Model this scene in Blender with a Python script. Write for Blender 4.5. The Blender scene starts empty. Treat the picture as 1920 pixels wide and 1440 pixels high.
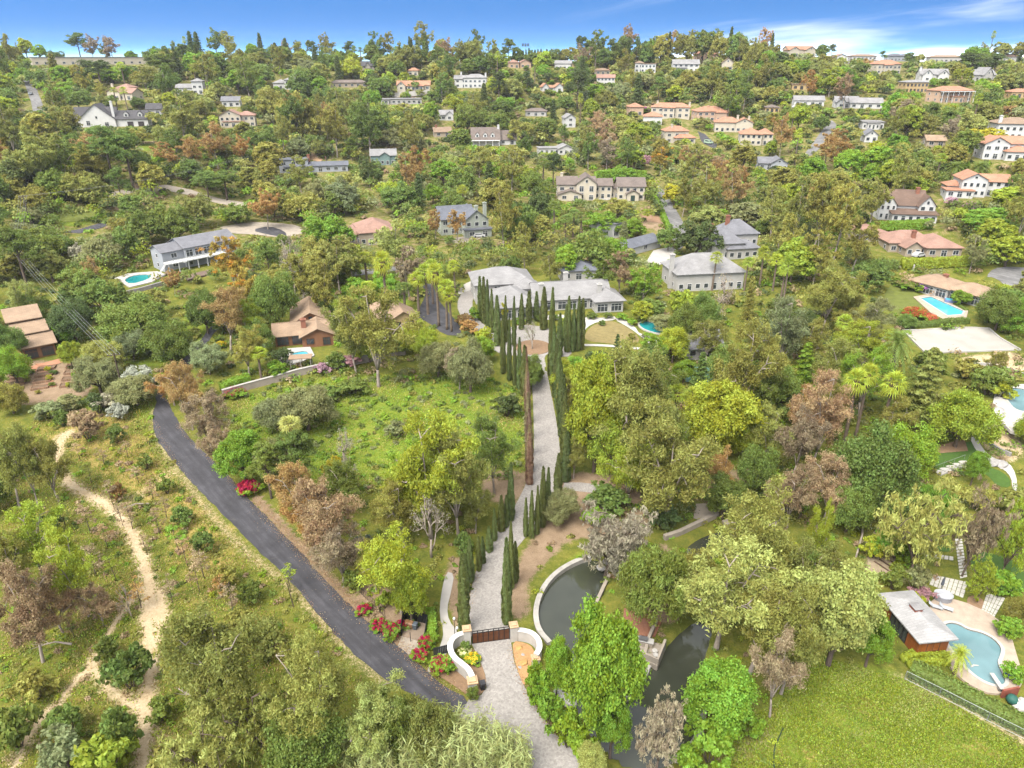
import bpy, math, random, numpy as np
from mathutils import Vector, Matrix
from mathutils.geometry import delaunay_2d_cdt
R = math.radians
rnd = random.Random(7)
# ------------------------------------------------------------------ camera, sky, sun, exposure
CZ, TH, F = 73.0, R(24.8), 1333.0
CT, ST = math.cos(TH), math.sin(TH)
scene = bpy.context.scene
COL = scene.collection
cd = bpy.data.cameras.new('camera'); cam = bpy.data.objects.new('camera', cd); COL.objects.link(cam)
cam.location = (0, 0, CZ); cam.rotation_euler = (R(90) - TH, 0, 0)
cd.sensor_width = 36; cd.lens = F / 1920 * 36; cd.clip_start = 1; cd.clip_end = 12000
scene.camera = cam
SUN_EL, SUN_AZ = R(56), R(215)          # azimuth clockwise from +Y: behind the camera, to the left
w = bpy.data.worlds.new('World'); scene.world = w; w.use_nodes = True
nt = w.node_tree; nt.nodes.clear()
def wn(t, **k):
    n = nt.nodes.new(t)
    for a, b in k.items(): setattr(n, a, b)
    return n
L = nt.links.new
def wmath(op, a, b=None, clamp=False):
    n = wn('ShaderNodeMath', operation=op, use_clamp=clamp)
    for i, v in enumerate((a, b)):
        if v is None: continue
        if isinstance(v, (int, float)): n.inputs[i].default_value = v
        else: L(v, n.inputs[i])
    return n.outputs[0]
tc = wn('ShaderNodeTexCoord'); sp = wn('ShaderNodeSeparateXYZ'); L(tc.outputs['Generated'], sp.inputs[0])
zc = wmath('MAXIMUM', sp.outputs[2], 0.0)
ze = wmath('SUBTRACT', 1.0, wmath('POWER', 2.718, wmath('MULTIPLY', zc, -26.0)))
zz = wmath('ADD', wmath('MULTIPLY', ze, 0.8), 0.1)
cb = wn('ShaderNodeCombineXYZ'); L(sp.outputs[0], cb.inputs[0]); L(sp.outputs[1], cb.inputs[1]); L(zz, cb.inputs[2])
nm = wn('ShaderNodeVectorMath', operation='NORMALIZE'); L(cb.outputs[0], nm.inputs[0])
sky = wn('ShaderNodeTexSky', sky_type='NISHITA', sun_disc=False, sun_elevation=SUN_EL, sun_rotation=SUN_AZ)
sky.altitude = 100; sky.air_density = 1.0; sky.dust_density = 0.4; sky.ozone_density = 3.0
L(nm.outputs[0], sky.inputs[0])
hs = wn('ShaderNodeHueSaturation'); hs.inputs['Saturation'].default_value = 1.26; L(sky.outputs[0], hs.inputs['Color'])
# thin high cloud in slanting wisps, thickening overhead
def cloudfield(kx, kz, sl, seed, lo, hi, det=8):
    c_ = wn('ShaderNodeCombineXYZ'); L(wmath('MULTIPLY', sp.outputs[0], kx), c_.inputs[0]); L(wmath('ADD', wmath('MULTIPLY', zc, kz), wmath('MULTIPLY', sp.outputs[0], sl)), c_.inputs[1]); L(wmath('ADD', wmath('MULTIPLY', sp.outputs[1], kx), seed), c_.inputs[2])
    n_ = wn('ShaderNodeTexNoise'); n_.inputs['Scale'].default_value = 1.0; n_.inputs['Detail'].default_value = det; n_.inputs['Roughness'].default_value = 0.6; n_.inputs['Distortion'].default_value = 0.5
    L(c_.outputs[0], n_.inputs['Vector']); m_ = wn('ShaderNodeMapRange', interpolation_type='SMOOTHSTEP'); L(n_.outputs[0], m_.inputs[0]); m_.inputs[1].default_value = lo; m_.inputs[2].default_value = hi; return m_.outputs[0]
wisps = cloudfield(2.0, 16.0, -2.6, 3.1, 0.42, 0.75, 5)
side = wn('ShaderNodeMapRange', interpolation_type='SMOOTHSTEP'); L(sp.outputs[0], side.inputs[0]); side.inputs[1].default_value = -0.05; side.inputs[2].default_value = 0.55
mrz = wn('ShaderNodeMapRange', interpolation_type='SMOOTHSTEP'); L(zc, mrz.inputs[0]); mrz.inputs[1].default_value = 0.08; mrz.inputs[2].default_value = 0.55
mrz.inputs[3].default_value = 0.0; mrz.inputs[4].default_value = 0.75
high = cloudfield(3.0, 4.0, 1.0, 9.3, 0.3, 0.65)
cover = wmath('MINIMUM', wmath('ADD', wmath('MULTIPLY', wmath('MULTIPLY', wisps, side.outputs[0]), 0.55), wmath('MULTIPLY', mrz.outputs[0], wmath('ADD', wmath('MULTIPLY', high, 0.4), 0.6))), 0.92)
bw = wn('ShaderNodeRGBToBW'); L(hs.outputs[0], bw.inputs[0])
cw = wn('ShaderNodeCombineXYZ')
for i, k in enumerate((8.8, 8.6, 8.2)): L(wmath('MULTIPLY', bw.outputs[0], k), cw.inputs[i])
mx = wn('ShaderNodeMix', data_type='RGBA'); L(cover, mx.inputs['Factor']); L(hs.outputs[0], mx.inputs['A']); L(cw.outputs[0], mx.inputs['B'])
bg = wn('ShaderNodeBackground'); bg.inputs[1].default_value = 0.06; L(mx.outputs['Result'], bg.inputs[0])
wo = wn('ShaderNodeOutputWorld'); L(bg.outputs[0], wo.inputs[0])
sd = bpy.data.lights.new('sun', 'SUN'); sun = bpy.data.objects.new('sun', sd); COL.objects.link(sun)
sd.energy = 1.5; sd.angle = R(34); sd.color = (1.0, 0.95, 0.87)
sdir = Vector((math.sin(SUN_AZ) * math.cos(SUN_EL), math.cos(SUN_AZ) * math.cos(SUN_EL), math.sin(SUN_EL)))
sun.rotation_euler = sdir.to_track_quat('Z', 'Y').to_euler(); sun.location = (-60, -60, 160)
vs = scene.view_settings; vs.view_transform = 'Standard'; vs.look = 'None'; vs.exposure = 2.33; vs.gamma = 1; vs.use_curve_mapping = False
scene.cycles.max_bounces = 8; scene.cycles.diffuse_bounces = 5; scene.cycles.glossy_bounces = 2; scene.cycles.transmission_bounces = 5
scene.cycles.transparent_max_bounces = 4; scene.cycles.caustics_reflective = False; scene.cycles.caustics_refractive = False
scene.cycles.use_denoising = True

# ------------------------------------------------------------------ projection helpers
def ray(px, py):
    u, v = (px - 960) / F, (720 - py) / F
    return u, CT + v * ST, -ST + v * CT
def depth(Y, z): return Y * CT + (CZ - z) * ST
def proj(X, Y, Z):
    d = depth(Y, Z)
    return 960 + F * X / d, 720 - F * (Y * ST + (Z - CZ) * CT) / d
def smooth(t, a, b):
    t = np.clip((np.asarray(t, float) - a) / (b - a), 0, 1); return t * t * (3 - 2 * t)
PY = np.array([-600, 0, 40, 100, 111, 130, 151, 181, 229, 295, 398, 450, 507, 555, 600, 640, 680, 760, 900, 1400, 3000, 8000], float)
PZ = np.array([-14, -2, 0, 0, 1.0, 3.0, 5.2, 8, 11, 15, 23.5, 30.5, 42, 54.5, 62.5, 67, 67.5, 63, 48, 20, 5, 0], float)
_yy = np.arange(-600, 8001, 1.0); _zz = np.interp(_yy, PY, PZ)
_k = np.ones(25) / 25; _zz = np.convolve(np.pad(_zz, 24, mode='edge'), np.convolve(_k, _k, 'full'), 'valid')[:len(_yy)]
def H0(x, y):
    x = np.asarray(x, float); y = np.asarray(y, float)
    b = np.interp(y, _yy, _zz)
    lat = np.maximum(71.5 - b, 0) * 0.42 * smooth(np.abs(x + 5), 75, 240) * smooth(y, 170, 330) * (1 - smooth(y, 640, 800))
    n = 0.9 * np.sin(x * .043 + 1.3) * np.sin(y * .037 + .4) + 0.6 * np.sin(x * .081 - y * .06 + 2)
    n *= 0.25 + 1.5 * smooth(y, 200, 420) - 0.6 * smooth(np.abs(x - 25), 90, 60) * smooth(y, 130, 100)
    ridge = 1.2 * np.sin(x * .013 + .6) * smooth(y, 520, 640)
    ridge = ridge + 6.5 * np.exp(-((x - 165) / 85) ** 2 - ((y - 610) / 70) ** 2) + 2.5 * np.exp(-((x + 60) / 60) ** 2 - ((y - 610) / 60) ** 2) - 2 * np.exp(-((x - 25) / 35) ** 2 - ((y - 620) / 60) ** 2)
    return b + lat + n * smooth(y, 20, 60) + ridge
def march(px, py, hf):
    u, yd, zd = ray(px, py)
    lo = 30.0; Y = 30.0
    while Y < 1200:
        t = Y / yd; z = CZ + zd * t
        if z <= hf(u * t, Y):
            a, b = lo, Y
            for _ in range(12):
                m = (a + b) / 2
                if CZ + zd * m / yd <= hf(u * m / yd, m): b = m
                else: a = m
            return Vector((u * b / yd, b, hf(u * b / yd, b)))
        lo = Y; Y += max(1.0, Y * .01)
    Y = 640.0
    return Vector((u * Y / yd, Y, hf(u * Y / yd, Y)))
GX0, GX1, GY0, GY1, GS = -620, 620, 20, 1300, 2.0
gx = np.arange(GX0, GX1 + 1, GS); gy = np.arange(GY0, GY1 + 1, GS)
GRID = H0(*np.meshgrid(gx, gy))
def hz(x, y):
    if not (GX0 < x < GX1 - 2 and GY0 < y < GY1 - 2): return float(H0(x, y))
    fx, fy = (x - GX0) / GS, (y - GY0) / GS
    i, j = int(fx), int(fy); fx -= i; fy -= j
    g = GRID
    return float((g[j, i] * (1 - fx) + g[j, i + 1] * fx) * (1 - fy) + (g[j + 1, i] * (1 - fx) + g[j + 1, i + 1] * fx) * fy)
def hza(x, y):
    x = np.asarray(x, float); y = np.asarray(y, float)
    cx = np.clip(x, GX0 + .01, GX1 - 4.01); cy = np.clip(y, GY0 + .01, GY1 - 4.01)
    fx, fy = (cx - GX0) / GS, (cy - GY0) / GS
    i, j = fx.astype(int), fy.astype(int); fx = fx - i; fy = fy - j
    g = GRID
    r = (g[j, i] * (1 - fx) + g[j, i + 1] * fx) * (1 - fy) + (g[j + 1, i] * (1 - fx) + g[j + 1, i + 1] * fx) * fy
    return np.where((cx == x) & (cy == y), r, H0(x, y))
def G(px, py): return march(px, py, hz)
def pad(x, y, r, soft, z=None):
    if z is None: z = hz(x, y)
    X, Y = np.meshgrid(gx, gy)
    t = 1 - smooth(np.hypot(X - x, Y - y), r, r + soft)
    GRID[:] = GRID * (1 - t) + z * t
def pin(px, py, poly):
    c = False; j = len(poly) - 1
    for i in range(len(poly)):
        xi, yi = poly[i]; xj, yj = poly[j]
        if (yi > py) != (yj > py) and px < (xj - xi) * (py - yi) / (yj - yi) + xi: c = not c
        j = i
    return c
def Q(s): return [tuple(float(v) for v in p.split(',')) for p in s.split()]

# ------------------------------------------------------------------ materials
MATS = {}
class NT:
    def __init__(s, name):
        s.m = bpy.data.materials.new(name); s.m.use_nodes = True; s.t = s.m.node_tree
        s.b = s.t.nodes['Principled BSDF']; s.out = s.t.nodes['Material Output']
        s.b.inputs['Specular IOR Level'].default_value = 0.25
    def n(s, ty, **k):
        n = s.t.nodes.new(ty)
        for a, b in k.items():
            if isinstance(a, str) and hasattr(n, a): setattr(n, a, b)
            else: n.inputs[a].default_value = b
        return n
    def l(s, a, b): s.t.links.new(a, b)
    def coord(s, kind='Object'):
        if kind == 'World': return s.n('ShaderNodeNewGeometry').outputs['Position']
        return s.n('ShaderNodeTexCoord').outputs[kind]
    def noise(s, scale, detail=4, vec=None, rough=.55, dist=0):
        n = s.n('ShaderNodeTexNoise'); n.inputs['Scale'].default_value = scale; n.inputs['Detail'].default_value = detail
        n.inputs['Roughness'].default_value = rough; n.inputs['Distortion'].default_value = dist
        if vec is not None: s.l(vec, n.inputs['Vector'])
        return n.outputs[0]
    def ramp(s, fac, stops):
        r = s.n('ShaderNodeValToRGB'); e = r.color_ramp.elements
        while len(e) < len(stops): e.new(.5)
        for i, (p, c) in enumerate(stops): e[i].position = p; e[i].color = (*c, 1)
        s.l(fac, r.inputs[0]); return r.outputs[0]
    def mix(s, fac, a, b, mode='MIX'):
        m = s.n('ShaderNodeMix', data_type='RGBA', blend_type=mode)
        for nme, v in (('Factor', fac), ('A', a), ('B', b)):
            if isinstance(v, (int, float)): m.inputs[nme].default_value = v
            elif isinstance(v, tuple): m.inputs[nme].default_value = (*v, 1)
            else: s.l(v, m.inputs[nme])
        return m.outputs['Result']
    def math(s, op, a, b=None, clamp=False):
        n = s.n('ShaderNodeMath', operation=op, use_clamp=clamp)
        for i, v in enumerate((a, b)):
            if v is None: continue
            if isinstance(v, (int, float)): n.inputs[i].default_value = v
            else: s.l(v, n.inputs[i])
        return n.outputs[0]
    def rng(s, fac, a, b, c=0, d=1):
        n = s.n('ShaderNodeMapRange', interpolation_type='SMOOTHSTEP'); s.l(fac, n.inputs[0])
        for i, v in enumerate((a, b, c, d)): n.inputs[i + 1].default_value = v
        return n.outputs[0]
    def bump(s, h, dist=.05, st=.6):
        n = s.n('ShaderNodeBump'); n.inputs['Distance'].default_value = dist; n.inputs['Strength'].default_value = st
        s.l(h, n.inputs['Height']); s.l(n.outputs[0], s.b.inputs['Normal'])
    def col(s, c): s.l(c, s.b.inputs['Base Color'])
    def rough(s, v): s.b.inputs['Roughness'].default_value = v
KA = .53     # the picture is exposed for the foliage: paints and stone keep to moderate albedo
def plain(name, c, rough=.7, scale=.8, var=.25, metal=0, fine=9.0, kind='World'):
    """weathered plain paint / plaster: colour broken by two noises"""
    if name in MATS: return MATS[name]
    c = tuple(x * KA for x in c); s = NT(name); v = s.coord(kind)
    a = s.noise(scale, 5, v); b = s.noise(fine, 3, v)
    f = s.math('ADD', s.math('MULTIPLY', a, .65), s.math('MULTIPLY', b, .35))
    lo = tuple(x * (1 - var) for x in c); hi = tuple(min(1, x * (1 + var)) for x in c)
    s.col(s.ramp(f, [(.3, lo), (.7, hi)])); s.rough(rough); s.b.inputs['Metallic'].default_value = metal
    s.bump(b, .01, .4); MATS[name] = s.m; return s.m
def roofmat(name, c, var=.3, tile=False):
    if name in MATS: return MATS[name]
    c = tuple(x * KA for x in c); s = NT(name); v = s.coord('Object')
    br = s.n('ShaderNodeTexBrick'); br.inputs['Scale'].default_value = 1; br.inputs['Mortar Size'].default_value = .035
    br.inputs['Brick Width'].default_value = .45 if tile else .9; br.inputs['Row Height'].default_value = .38
    br.inputs['Color1'].default_value = (.55, .55, .55, 1); br.inputs['Color2'].default_value = (1, 1, 1, 1); br.inputs['Mortar'].default_value = (.35, .35, .35, 1)
    s.l(v, br.inputs['Vector'])
    f = s.math('ADD', s.math('MULTIPLY', s.noise(.35, 5, v), .7), s.math('MULTIPLY', s.noise(5, 3, v), .3))
    base = s.ramp(f, [(.3, tuple(x * (1 - var) for x in c)), (.7, tuple(min(1, x * (1 + var)) for x in c))])
    s.col(s.mix(.35, base, br.outputs['Color'], 'MULTIPLY')); s.rough(.8); s.bump(br.outputs['Fac'], -.03, .5)
    MATS[name] = s.m; return s.m
def woodmat(name, c, freq=5.0, axis=0):
    if name in MATS: return MATS[name]
    c = tuple(x * KA for x in c); s = NT(name); v = s.coord('Object')
    wv = s.n('ShaderNodeTexWave', wave_type='BANDS', bands_direction='XYZ'[axis] if axis < 3 else 'Z', wave_profile='SAW'); wv.inputs['Scale'].default_value = freq * .16; wv.inputs['Distortion'].default_value = .2
    s.l(v, wv.inputs['Vector'])
    f = s.noise(1.3, 5, v)
    base = s.ramp(f, [(.3, tuple(x * .65 for x in c)), (.7, tuple(min(1, x * 1.3) for x in c))])
    s.col(s.mix(.35, base, wv.outputs['Color'], 'MULTIPLY')); s.rough(.6); s.bump(wv.outputs['Fac'], .02, .5)
    MATS[name] = s.m; return s.m
def foliage(name, src='object', trans=.5):
    s = NT(name); 
    if src == 'object': c = s.n('ShaderNodeObjectInfo').outputs['Color']
    else: c = s.n('ShaderNodeAttribute', attribute_name='col').outputs['Color']
    t = s.n('ShaderNodeAttribute', attribute_name='tint').outputs['Fac']
    g = s.n('ShaderNodeHueSaturation'); s.l(c, g.inputs['Color'])
    s.l(s.rng(t, 0, 1, .48, .518), g.inputs['Hue']) ; s.l(s.rng(t, 0, 1, .74, 1.5) if src == 'object' else s.rng(t, 0, 1, .84, 1.25), g.inputs['Value']); s.l(s.rng(t, 0, 1, 1.05, .95), g.inputs['Saturation'])
    s.col(g.outputs[0]); s.rough(.55); s.b.inputs['Specular IOR Level'].default_value = .2
    tr = s.n('ShaderNodeBsdfTranslucent'); yl = s.mix(.3, g.outputs[0], (.5, .5, .05), 'MULTIPLY'); s.l(g.outputs[0], tr.inputs[0])
    ms = s.n('ShaderNodeMixShader'); ms.inputs[0].default_value = trans
    s.l(s.b.outputs[0], ms.inputs[1]); s.l(tr.outputs[0], ms.inputs[2]); s.l(ms.outputs[0], s.out.inputs[0])
    MATS[name] = s.m; return s.m
LEAF = foliage('foliage'); LEAFC = foliage('foliage_scatter', 'attr', .45)
BARK = plain('bark_brown', (.17, .125, .095), .9, .9, .4, kind='Object')
BARKP = plain('bark_pale', (.42, .35, .29), .85, .7, .35, kind='Object')
BARKR = plain('bark_rust', (.22, .12, .07), .85, .7, .4, kind='Object')
def glass(name, c=(.03, .035, .04), r=.08):
    s = NT(name); s.b.inputs['Base Color'].default_value = (*c, 1); s.rough(r); s.b.inputs['Specular IOR Level'].default_value = .6
    MATS[name] = s.m; return s.m
GLASS = glass('window_glass'); GLASSB = glass('blue_glass', (.06, .09, .11), .12)
def water(name, deep, rough=.03, wav=.6, sc=1.2, spec=.5):
    s = NT(name); v = s.coord('World'); 
    s.col(s.ramp(s.noise(.12, 3, v), [(.35, tuple(x * .8 for x in deep)), (.65, tuple(x * 1.15 for x in deep))])); s.rough(rough)
    s.b.inputs['IOR'].default_value = 1.33; s.b.inputs['Specular IOR Level'].default_value = spec
    s.bump(s.noise(sc, 4, v), .02, wav); MATS[name] = s.m; return s.m

# ------------------------------------------------------------------ mesh helpers
class MB:
    def __init__(s): s.v = []; s.f = []; s.mi = []; s.m = 0
    def quad(s, *p):
        n = len(s.v); s.v += [tuple(q) for q in p]; s.f.append(tuple(range(n, n + len(p)))); s.mi.append(s.m)
    def box(s, x0, x1, y0, y1, z0, z1):
        n = len(s.v)
        s.v += [(x0, y0, z0), (x1, y0, z0), (x1, y1, z0), (x0, y1, z0), (x0, y0, z1), (x1, y0, z1), (x1, y1, z1), (x0, y1, z1)]
        for f in ((0, 3, 2, 1), (4, 5, 6, 7), (0, 1, 5, 4), (1, 2, 6, 5), (2, 3, 7, 6), (3, 0, 4, 7)): s.f.append(tuple(n + i for i in f)); s.mi.append(s.m)
        return s
    def prism(s, pts, z0, z1, top=None):
        n = len(s.v); k = len(pts)
        s.v += [(p[0], p[1], z0 if not callable(z0) else z0(*p)) for p in pts]
        s.v += [(p[0], p[1], z1 if not callable(z1) else z1(*p)) for p in (top or pts)]
        s.f.append(tuple(range(n + k - 1, n - 1, -1))); s.mi.append(s.m); s.f.append(tuple(range(n + k, n + 2 * k))); s.mi.append(s.m)
        for i in range(k):
            j = (i + 1) % k; s.f.append((n + i, n + j, n + k + j, n + k + i)); s.mi.append(s.m)
        return s
    def hull(s, verts, faces):
        n = len(s.v); s.v += [tuple(q) for q in verts]
        for f in faces: s.f.append(tuple(n + i for i in f)); s.mi.append(s.m)
    def tube(s, pts, rad, k=6, cap=True):
        pts = [Vector(p) for p in pts]; n = len(s.v)
        if isinstance(rad, (int, float)): rad = [rad] * len(pts)
        for i, p in enumerate(pts):
            d = (pts[min(i + 1, len(pts) - 1)] - pts[max(i - 1, 0)]).normalized()
            a = d.cross(Vector((0, 0, 1)) if abs(d.z) < .9 else Vector((1, 0, 0))).normalized(); b = d.cross(a)
            for j in range(k):
                t = 2 * math.pi * j / k; s.v.append(tuple(p + (a * math.cos(t) + b * math.sin(t)) * rad[i]))
        for i in range(len(pts) - 1):
            for j in range(k):
                q = (j + 1) % k
                s.f.append((n + i * k + j, n + i * k + q, n + (i + 1) * k + q, n + (i + 1) * k + j)); s.mi.append(s.m)
        if cap:
            s.f.append(tuple(n + j for j in range(k))[::-1]); s.mi.append(s.m)
            e = n + (len(pts) - 1) * k; s.f.append(tuple(e + j for j in range(k))); s.mi.append(s.m)
        return s
    def lathe(s, prof, k=10, c=(0, 0)):
        n = len(s.v)
        for r, z in prof:
            for j in range(k):
                t = 2 * math.pi * j / k; s.v.append((c[0] + r * math.cos(t), c[1] + r * math.sin(t), z))
        for i in range(len(prof) - 1):
            for j in range(k):
                q = (j + 1) % k; s.f.append((n + i * k + j, n + i * k + q, n + (i + 1) * k + q, n + (i + 1) * k + j)); s.mi.append(s.m)
        s.f.append(tuple(n + j for j in range(k))[::-1]); s.mi.append(s.m)
        e = n + (len(prof) - 1) * k; s.f.append(tuple(e + j for j in range(k))); s.mi.append(s.m)
        return s
    def mesh(s, name, mats):
        me = bpy.data.meshes.new(name); me.from_pydata(s.v, [], s.f)
        for m in (mats if isinstance(mats, (list, tuple)) else [mats]): me.materials.append(m)
        if any(s.mi): me.polygons.foreach_set('material_index', s.mi)
        me.update(); return me
    def build(s, name, mats, parent=None, loc=None): return obj(name, s.mesh(name, mats), parent, loc)
def obj(name, me, parent=None, loc=None, rz=0, sc=None):
    o = bpy.data.objects.new(name, me); COL.objects.link(o)
    if parent is not None: o.parent = parent
    if loc is not None: o.location = loc
    if rz: o.rotation_euler = (0, 0, rz)
    if sc is not None: o.scale = sc
    return o
def tag(o, label, cat, group=None, kind=None):
    o['label'] = label; o['category'] = cat
    if group: o['group'] = group
    if kind: o['kind'] = kind
    return o
def empty(name, loc, rz=0):
    o = obj(name, None, None, loc, rz); o.empty_display_size = .5; return o
def smoothmesh(me):
    me.polygons.foreach_set('use_smooth', [True] * len(me.polygons)); return me
def resample(pts, step, closed=True):
    out = []; n = len(pts)
    for i in range(n if closed else n - 1):
        a, b = Vector(pts[i][:2]), Vector(pts[(i + 1) % n][:2]); k = max(1, int((b - a).length / step))
        out += [a + (b - a) * (j / k) for j in range(k)]
    if not closed: out.append(Vector(pts[-1][:2]))
    return out
def chaikin(pts, it=2, closed=True):
    pts = [Vector(p[:2]) for p in pts]
    for _ in range(it):
        q = []; n = len(pts)
        if not closed: q.append(pts[0])
        for i in range(n if closed else n - 1):
            a, b = pts[i], pts[(i + 1) % n]; q += [a * .75 + b * .25, a * .25 + b * .75]
        if not closed: q.append(pts[-1])
        pts = q
    return pts
def GP(s, sm=0, closed=True):
    """pixel polygon -> ground polygon"""
    pts = [G(*p) for p in (Q(s) if isinstance(s, str) else s)]
    return chaikin(pts, sm, closed) if sm else [Vector(p[:2]) for p in pts]
def sheetmesh(name, poly, mat, dz=.05, step=2.0, z=None, skirt=0, holes=(), rag=0):
    rs = lambda p: [q + Vector((rnd.uniform(-rag, rag), rnd.uniform(-rag, rag))) for q in resample(p, step)]
    b = rs(poly); verts = list(b); n = len(b); edges = [(i, (i + 1) % n) for i in range(n)]
    pl = [tuple(p) for p in b]; hp = []
    for h in holes:
        h = rs(h); o = len(verts); verts += h; edges += [(o + i, o + (i + 1) % len(h)) for i in range(len(h))]; hp.append([tuple(p) for p in h])
    if z is None:
        xs = [p.x for p in b]; ys = [p.y for p in b]
        x = min(xs) + step * .5
        while x < max(xs):
            y = min(ys) + step * .5
            while y < max(ys):
                if pin(x, y, pl): verts.append(Vector((x, y)))
                y += step
            x += step
    vo, eo, fo, *_ = delaunay_2d_cdt([Vector(v) for v in verts], edges, [], 1 if not holes else 0, 1e-4)
    fs = []
    for f in fo:
        c = sum((vo[i] for i in f), Vector((0, 0))) / len(f)
        if not pin(c.x, c.y, pl) or any(pin(c.x, c.y, h) for h in hp): continue
        a, b2, c2 = (vo[i] for i in f[:3])
        fs.append(tuple(f) if (b2 - a).cross(c2 - a) > 0 else tuple(f)[::-1])
    vv = [(p.x, p.y, (hz(p.x, p.y) if z is None else z) + dz) for p in vo]
    if skirt:
        o = len(vv)
        for ring in [pl] + hp:
            o = len(vv); k = len(ring)
            for x, y in ring:
                zt = (hz(x, y) if z is None else z) + dz; vv += [(x, y, zt), (x, y, zt - skirt)]
            for i in range(k):
                j = (i + 1) % k; fs.append((o + 2 * i, o + 2 * i + 1, o + 2 * j + 1, o + 2 * j))
    me = bpy.data.meshes.new(name); me.from_pydata(vv, [], fs); me.materials.append(mat); me.update()
    return me
EXC = []     # pixel polygons where no scattered plant may stand
def sheet(name, label, cat, pix, mat, dz=.06, step=2.0, sm=0, exc=True, kind='structure', z=None, skirt=0, holes=(), group=None, rag=0):
    p = Q(pix) if isinstance(pix, str) else pix
    if exc: EXC.append(p)
    o = obj(name, sheetmesh(name, GP(p, sm), mat, dz, step, z, skirt, holes, rag)); tag(o, label, cat, group, kind); return o
def wallmesh(name, path, th, zlo, zhi, mat, closed=False, cap=None):
    """wall of thickness th along a ground path; zlo, zhi relative to the ground"""
    m = MB(); n = len(path); path = [Vector(p[:2]) for p in path]; off = []
    for i in range(n):
        a = path[(i - 1) % n] if (closed or i) else path[0]; b = path[(i + 1) % n] if (closed or i < n - 1) else path[-1]
        d = (b - a).normalized(); off.append(Vector((-d.y, d.x)) * th / 2)
    def strip(w, z0, z1):
        base = len(m.v)
        for p, o in zip(path, off):
            g = hz(p.x, p.y); q, r = p + o * w, p - o * w
            m.v += [(q.x, q.y, g + z0), (q.x, q.y, g + z1), (r.x, r.y, g + z1), (r.x, r.y, g + z0)]
        for i in range(n if closed else n - 1):
            j = (i + 1) % n
            for e in range(4):
                f = (e + 1) % 4; m.f.append((base + 4 * i + e, base + 4 * j + e, base + 4 * j + f, base + 4 * i + f)); m.mi.append(m.m)
        if not closed:
            m.f.append((base, base + 1, base + 2, base + 3)); m.mi.append(m.m); e = base + 4 * (n - 1); m.f.append((e + 3, e + 2, e + 1, e)); m.mi.append(m.m)
    strip(1, zlo, zhi)
    if cap: m.m = 1; strip(1.35, zhi + .003, zhi + .12)
    return m.mesh(name, [mat] + ([cap] if cap else []))
# ------------------------------------------------------------------ plant prototypes
def fib(n, rs, lo=-.35):
    i = np.arange(n) + .5; z = lo + (1 - lo) * (i / n); ph = i * 2.39996 + rs.uniform(0, 6.28)
    r = np.sqrt(np.maximum(0, 1 - z * z)); return np.stack([r * np.cos(ph), r * np.sin(ph), z], 1)
def unit(v): return v / np.maximum(np.linalg.norm(v, axis=1, keepdims=True), 1e-6)
def leafmesh(name, P, N, ln, wd, rs, tint, mat=None, down=0.0, col=None, extra=None, mats=None):
    """one diamond-shaped leaf spray per row of P; extra = MB with wood joined behind material slot 1"""
    n = len(P); rv = rs.normal(size=(n, 3)); rv[:, 2] -= down
    T = unit(rv - N * np.sum(rv * N, 1, keepdims=True)); B = np.cross(N, T)
    ln = (ln * rs.uniform(.65, 1.35, n))[:, None]; wd = (wd * rs.uniform(.65, 1.35, n))[:, None]
    V = np.empty((n, 4, 3)); V[:, 0] = P + T * ln; V[:, 1] = P + B * wd + N * wd * .15; V[:, 2] = P - T * ln * .8; V[:, 3] = P - B * wd + N * wd * .15
    V = V.reshape(-1, 3); nf = n; ev = ef = None
    loops = np.arange(4 * n, dtype=np.int32); starts = np.arange(0, 4 * n, 4, dtype=np.int32); tot = np.full(n, 4, np.int32); mi = np.zeros(n, np.int32)
    if extra is not None and extra.f:
        off = len(V); V = np.vstack([V, np.array(extra.v)])
        el = np.array([off + i for f in extra.f for i in f], np.int32); et = np.array([len(f) for f in extra.f], np.int32)
        es = np.concatenate([[0], np.cumsum(et)[:-1]]).astype(np.int32) + len(loops)
        loops = np.concatenate([loops, el]); starts = np.concatenate([starts, es]); tot = np.concatenate([tot, et]); mi = np.concatenate([mi, np.ones(len(et), np.int32)])
        tint = np.concatenate([tint, np.full(len(et), .5)])
    me = bpy.data.meshes.new(name); me.vertices.add(len(V)); me.vertices.foreach_set('co', V.astype(np.float32).ravel())
    me.loops.add(len(loops)); me.loops.foreach_set('vertex_index', loops)
    me.polygons.add(len(starts)); me.polygons.foreach_set('loop_start', starts); me.polygons.foreach_set('loop_total', tot)
    for m in (mats or [mat or LEAF]): me.materials.append(m)
    me.polygons.foreach_set('material_index', mi); me.update(calc_edges=True)
    a = me.attributes.new('tint', 'FLOAT', 'FACE'); a.data.foreach_set('value', np.clip(tint, 0, 1).astype(np.float32))
    if col is not None:
        a = me.attributes.new('col', 'FLOAT_COLOR', 'FACE'); c4 = np.ones((len(starts), 4), np.float32); c4[:len(col), :3] = col; a.data.foreach_set('color', c4.ravel())
    return me
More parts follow.
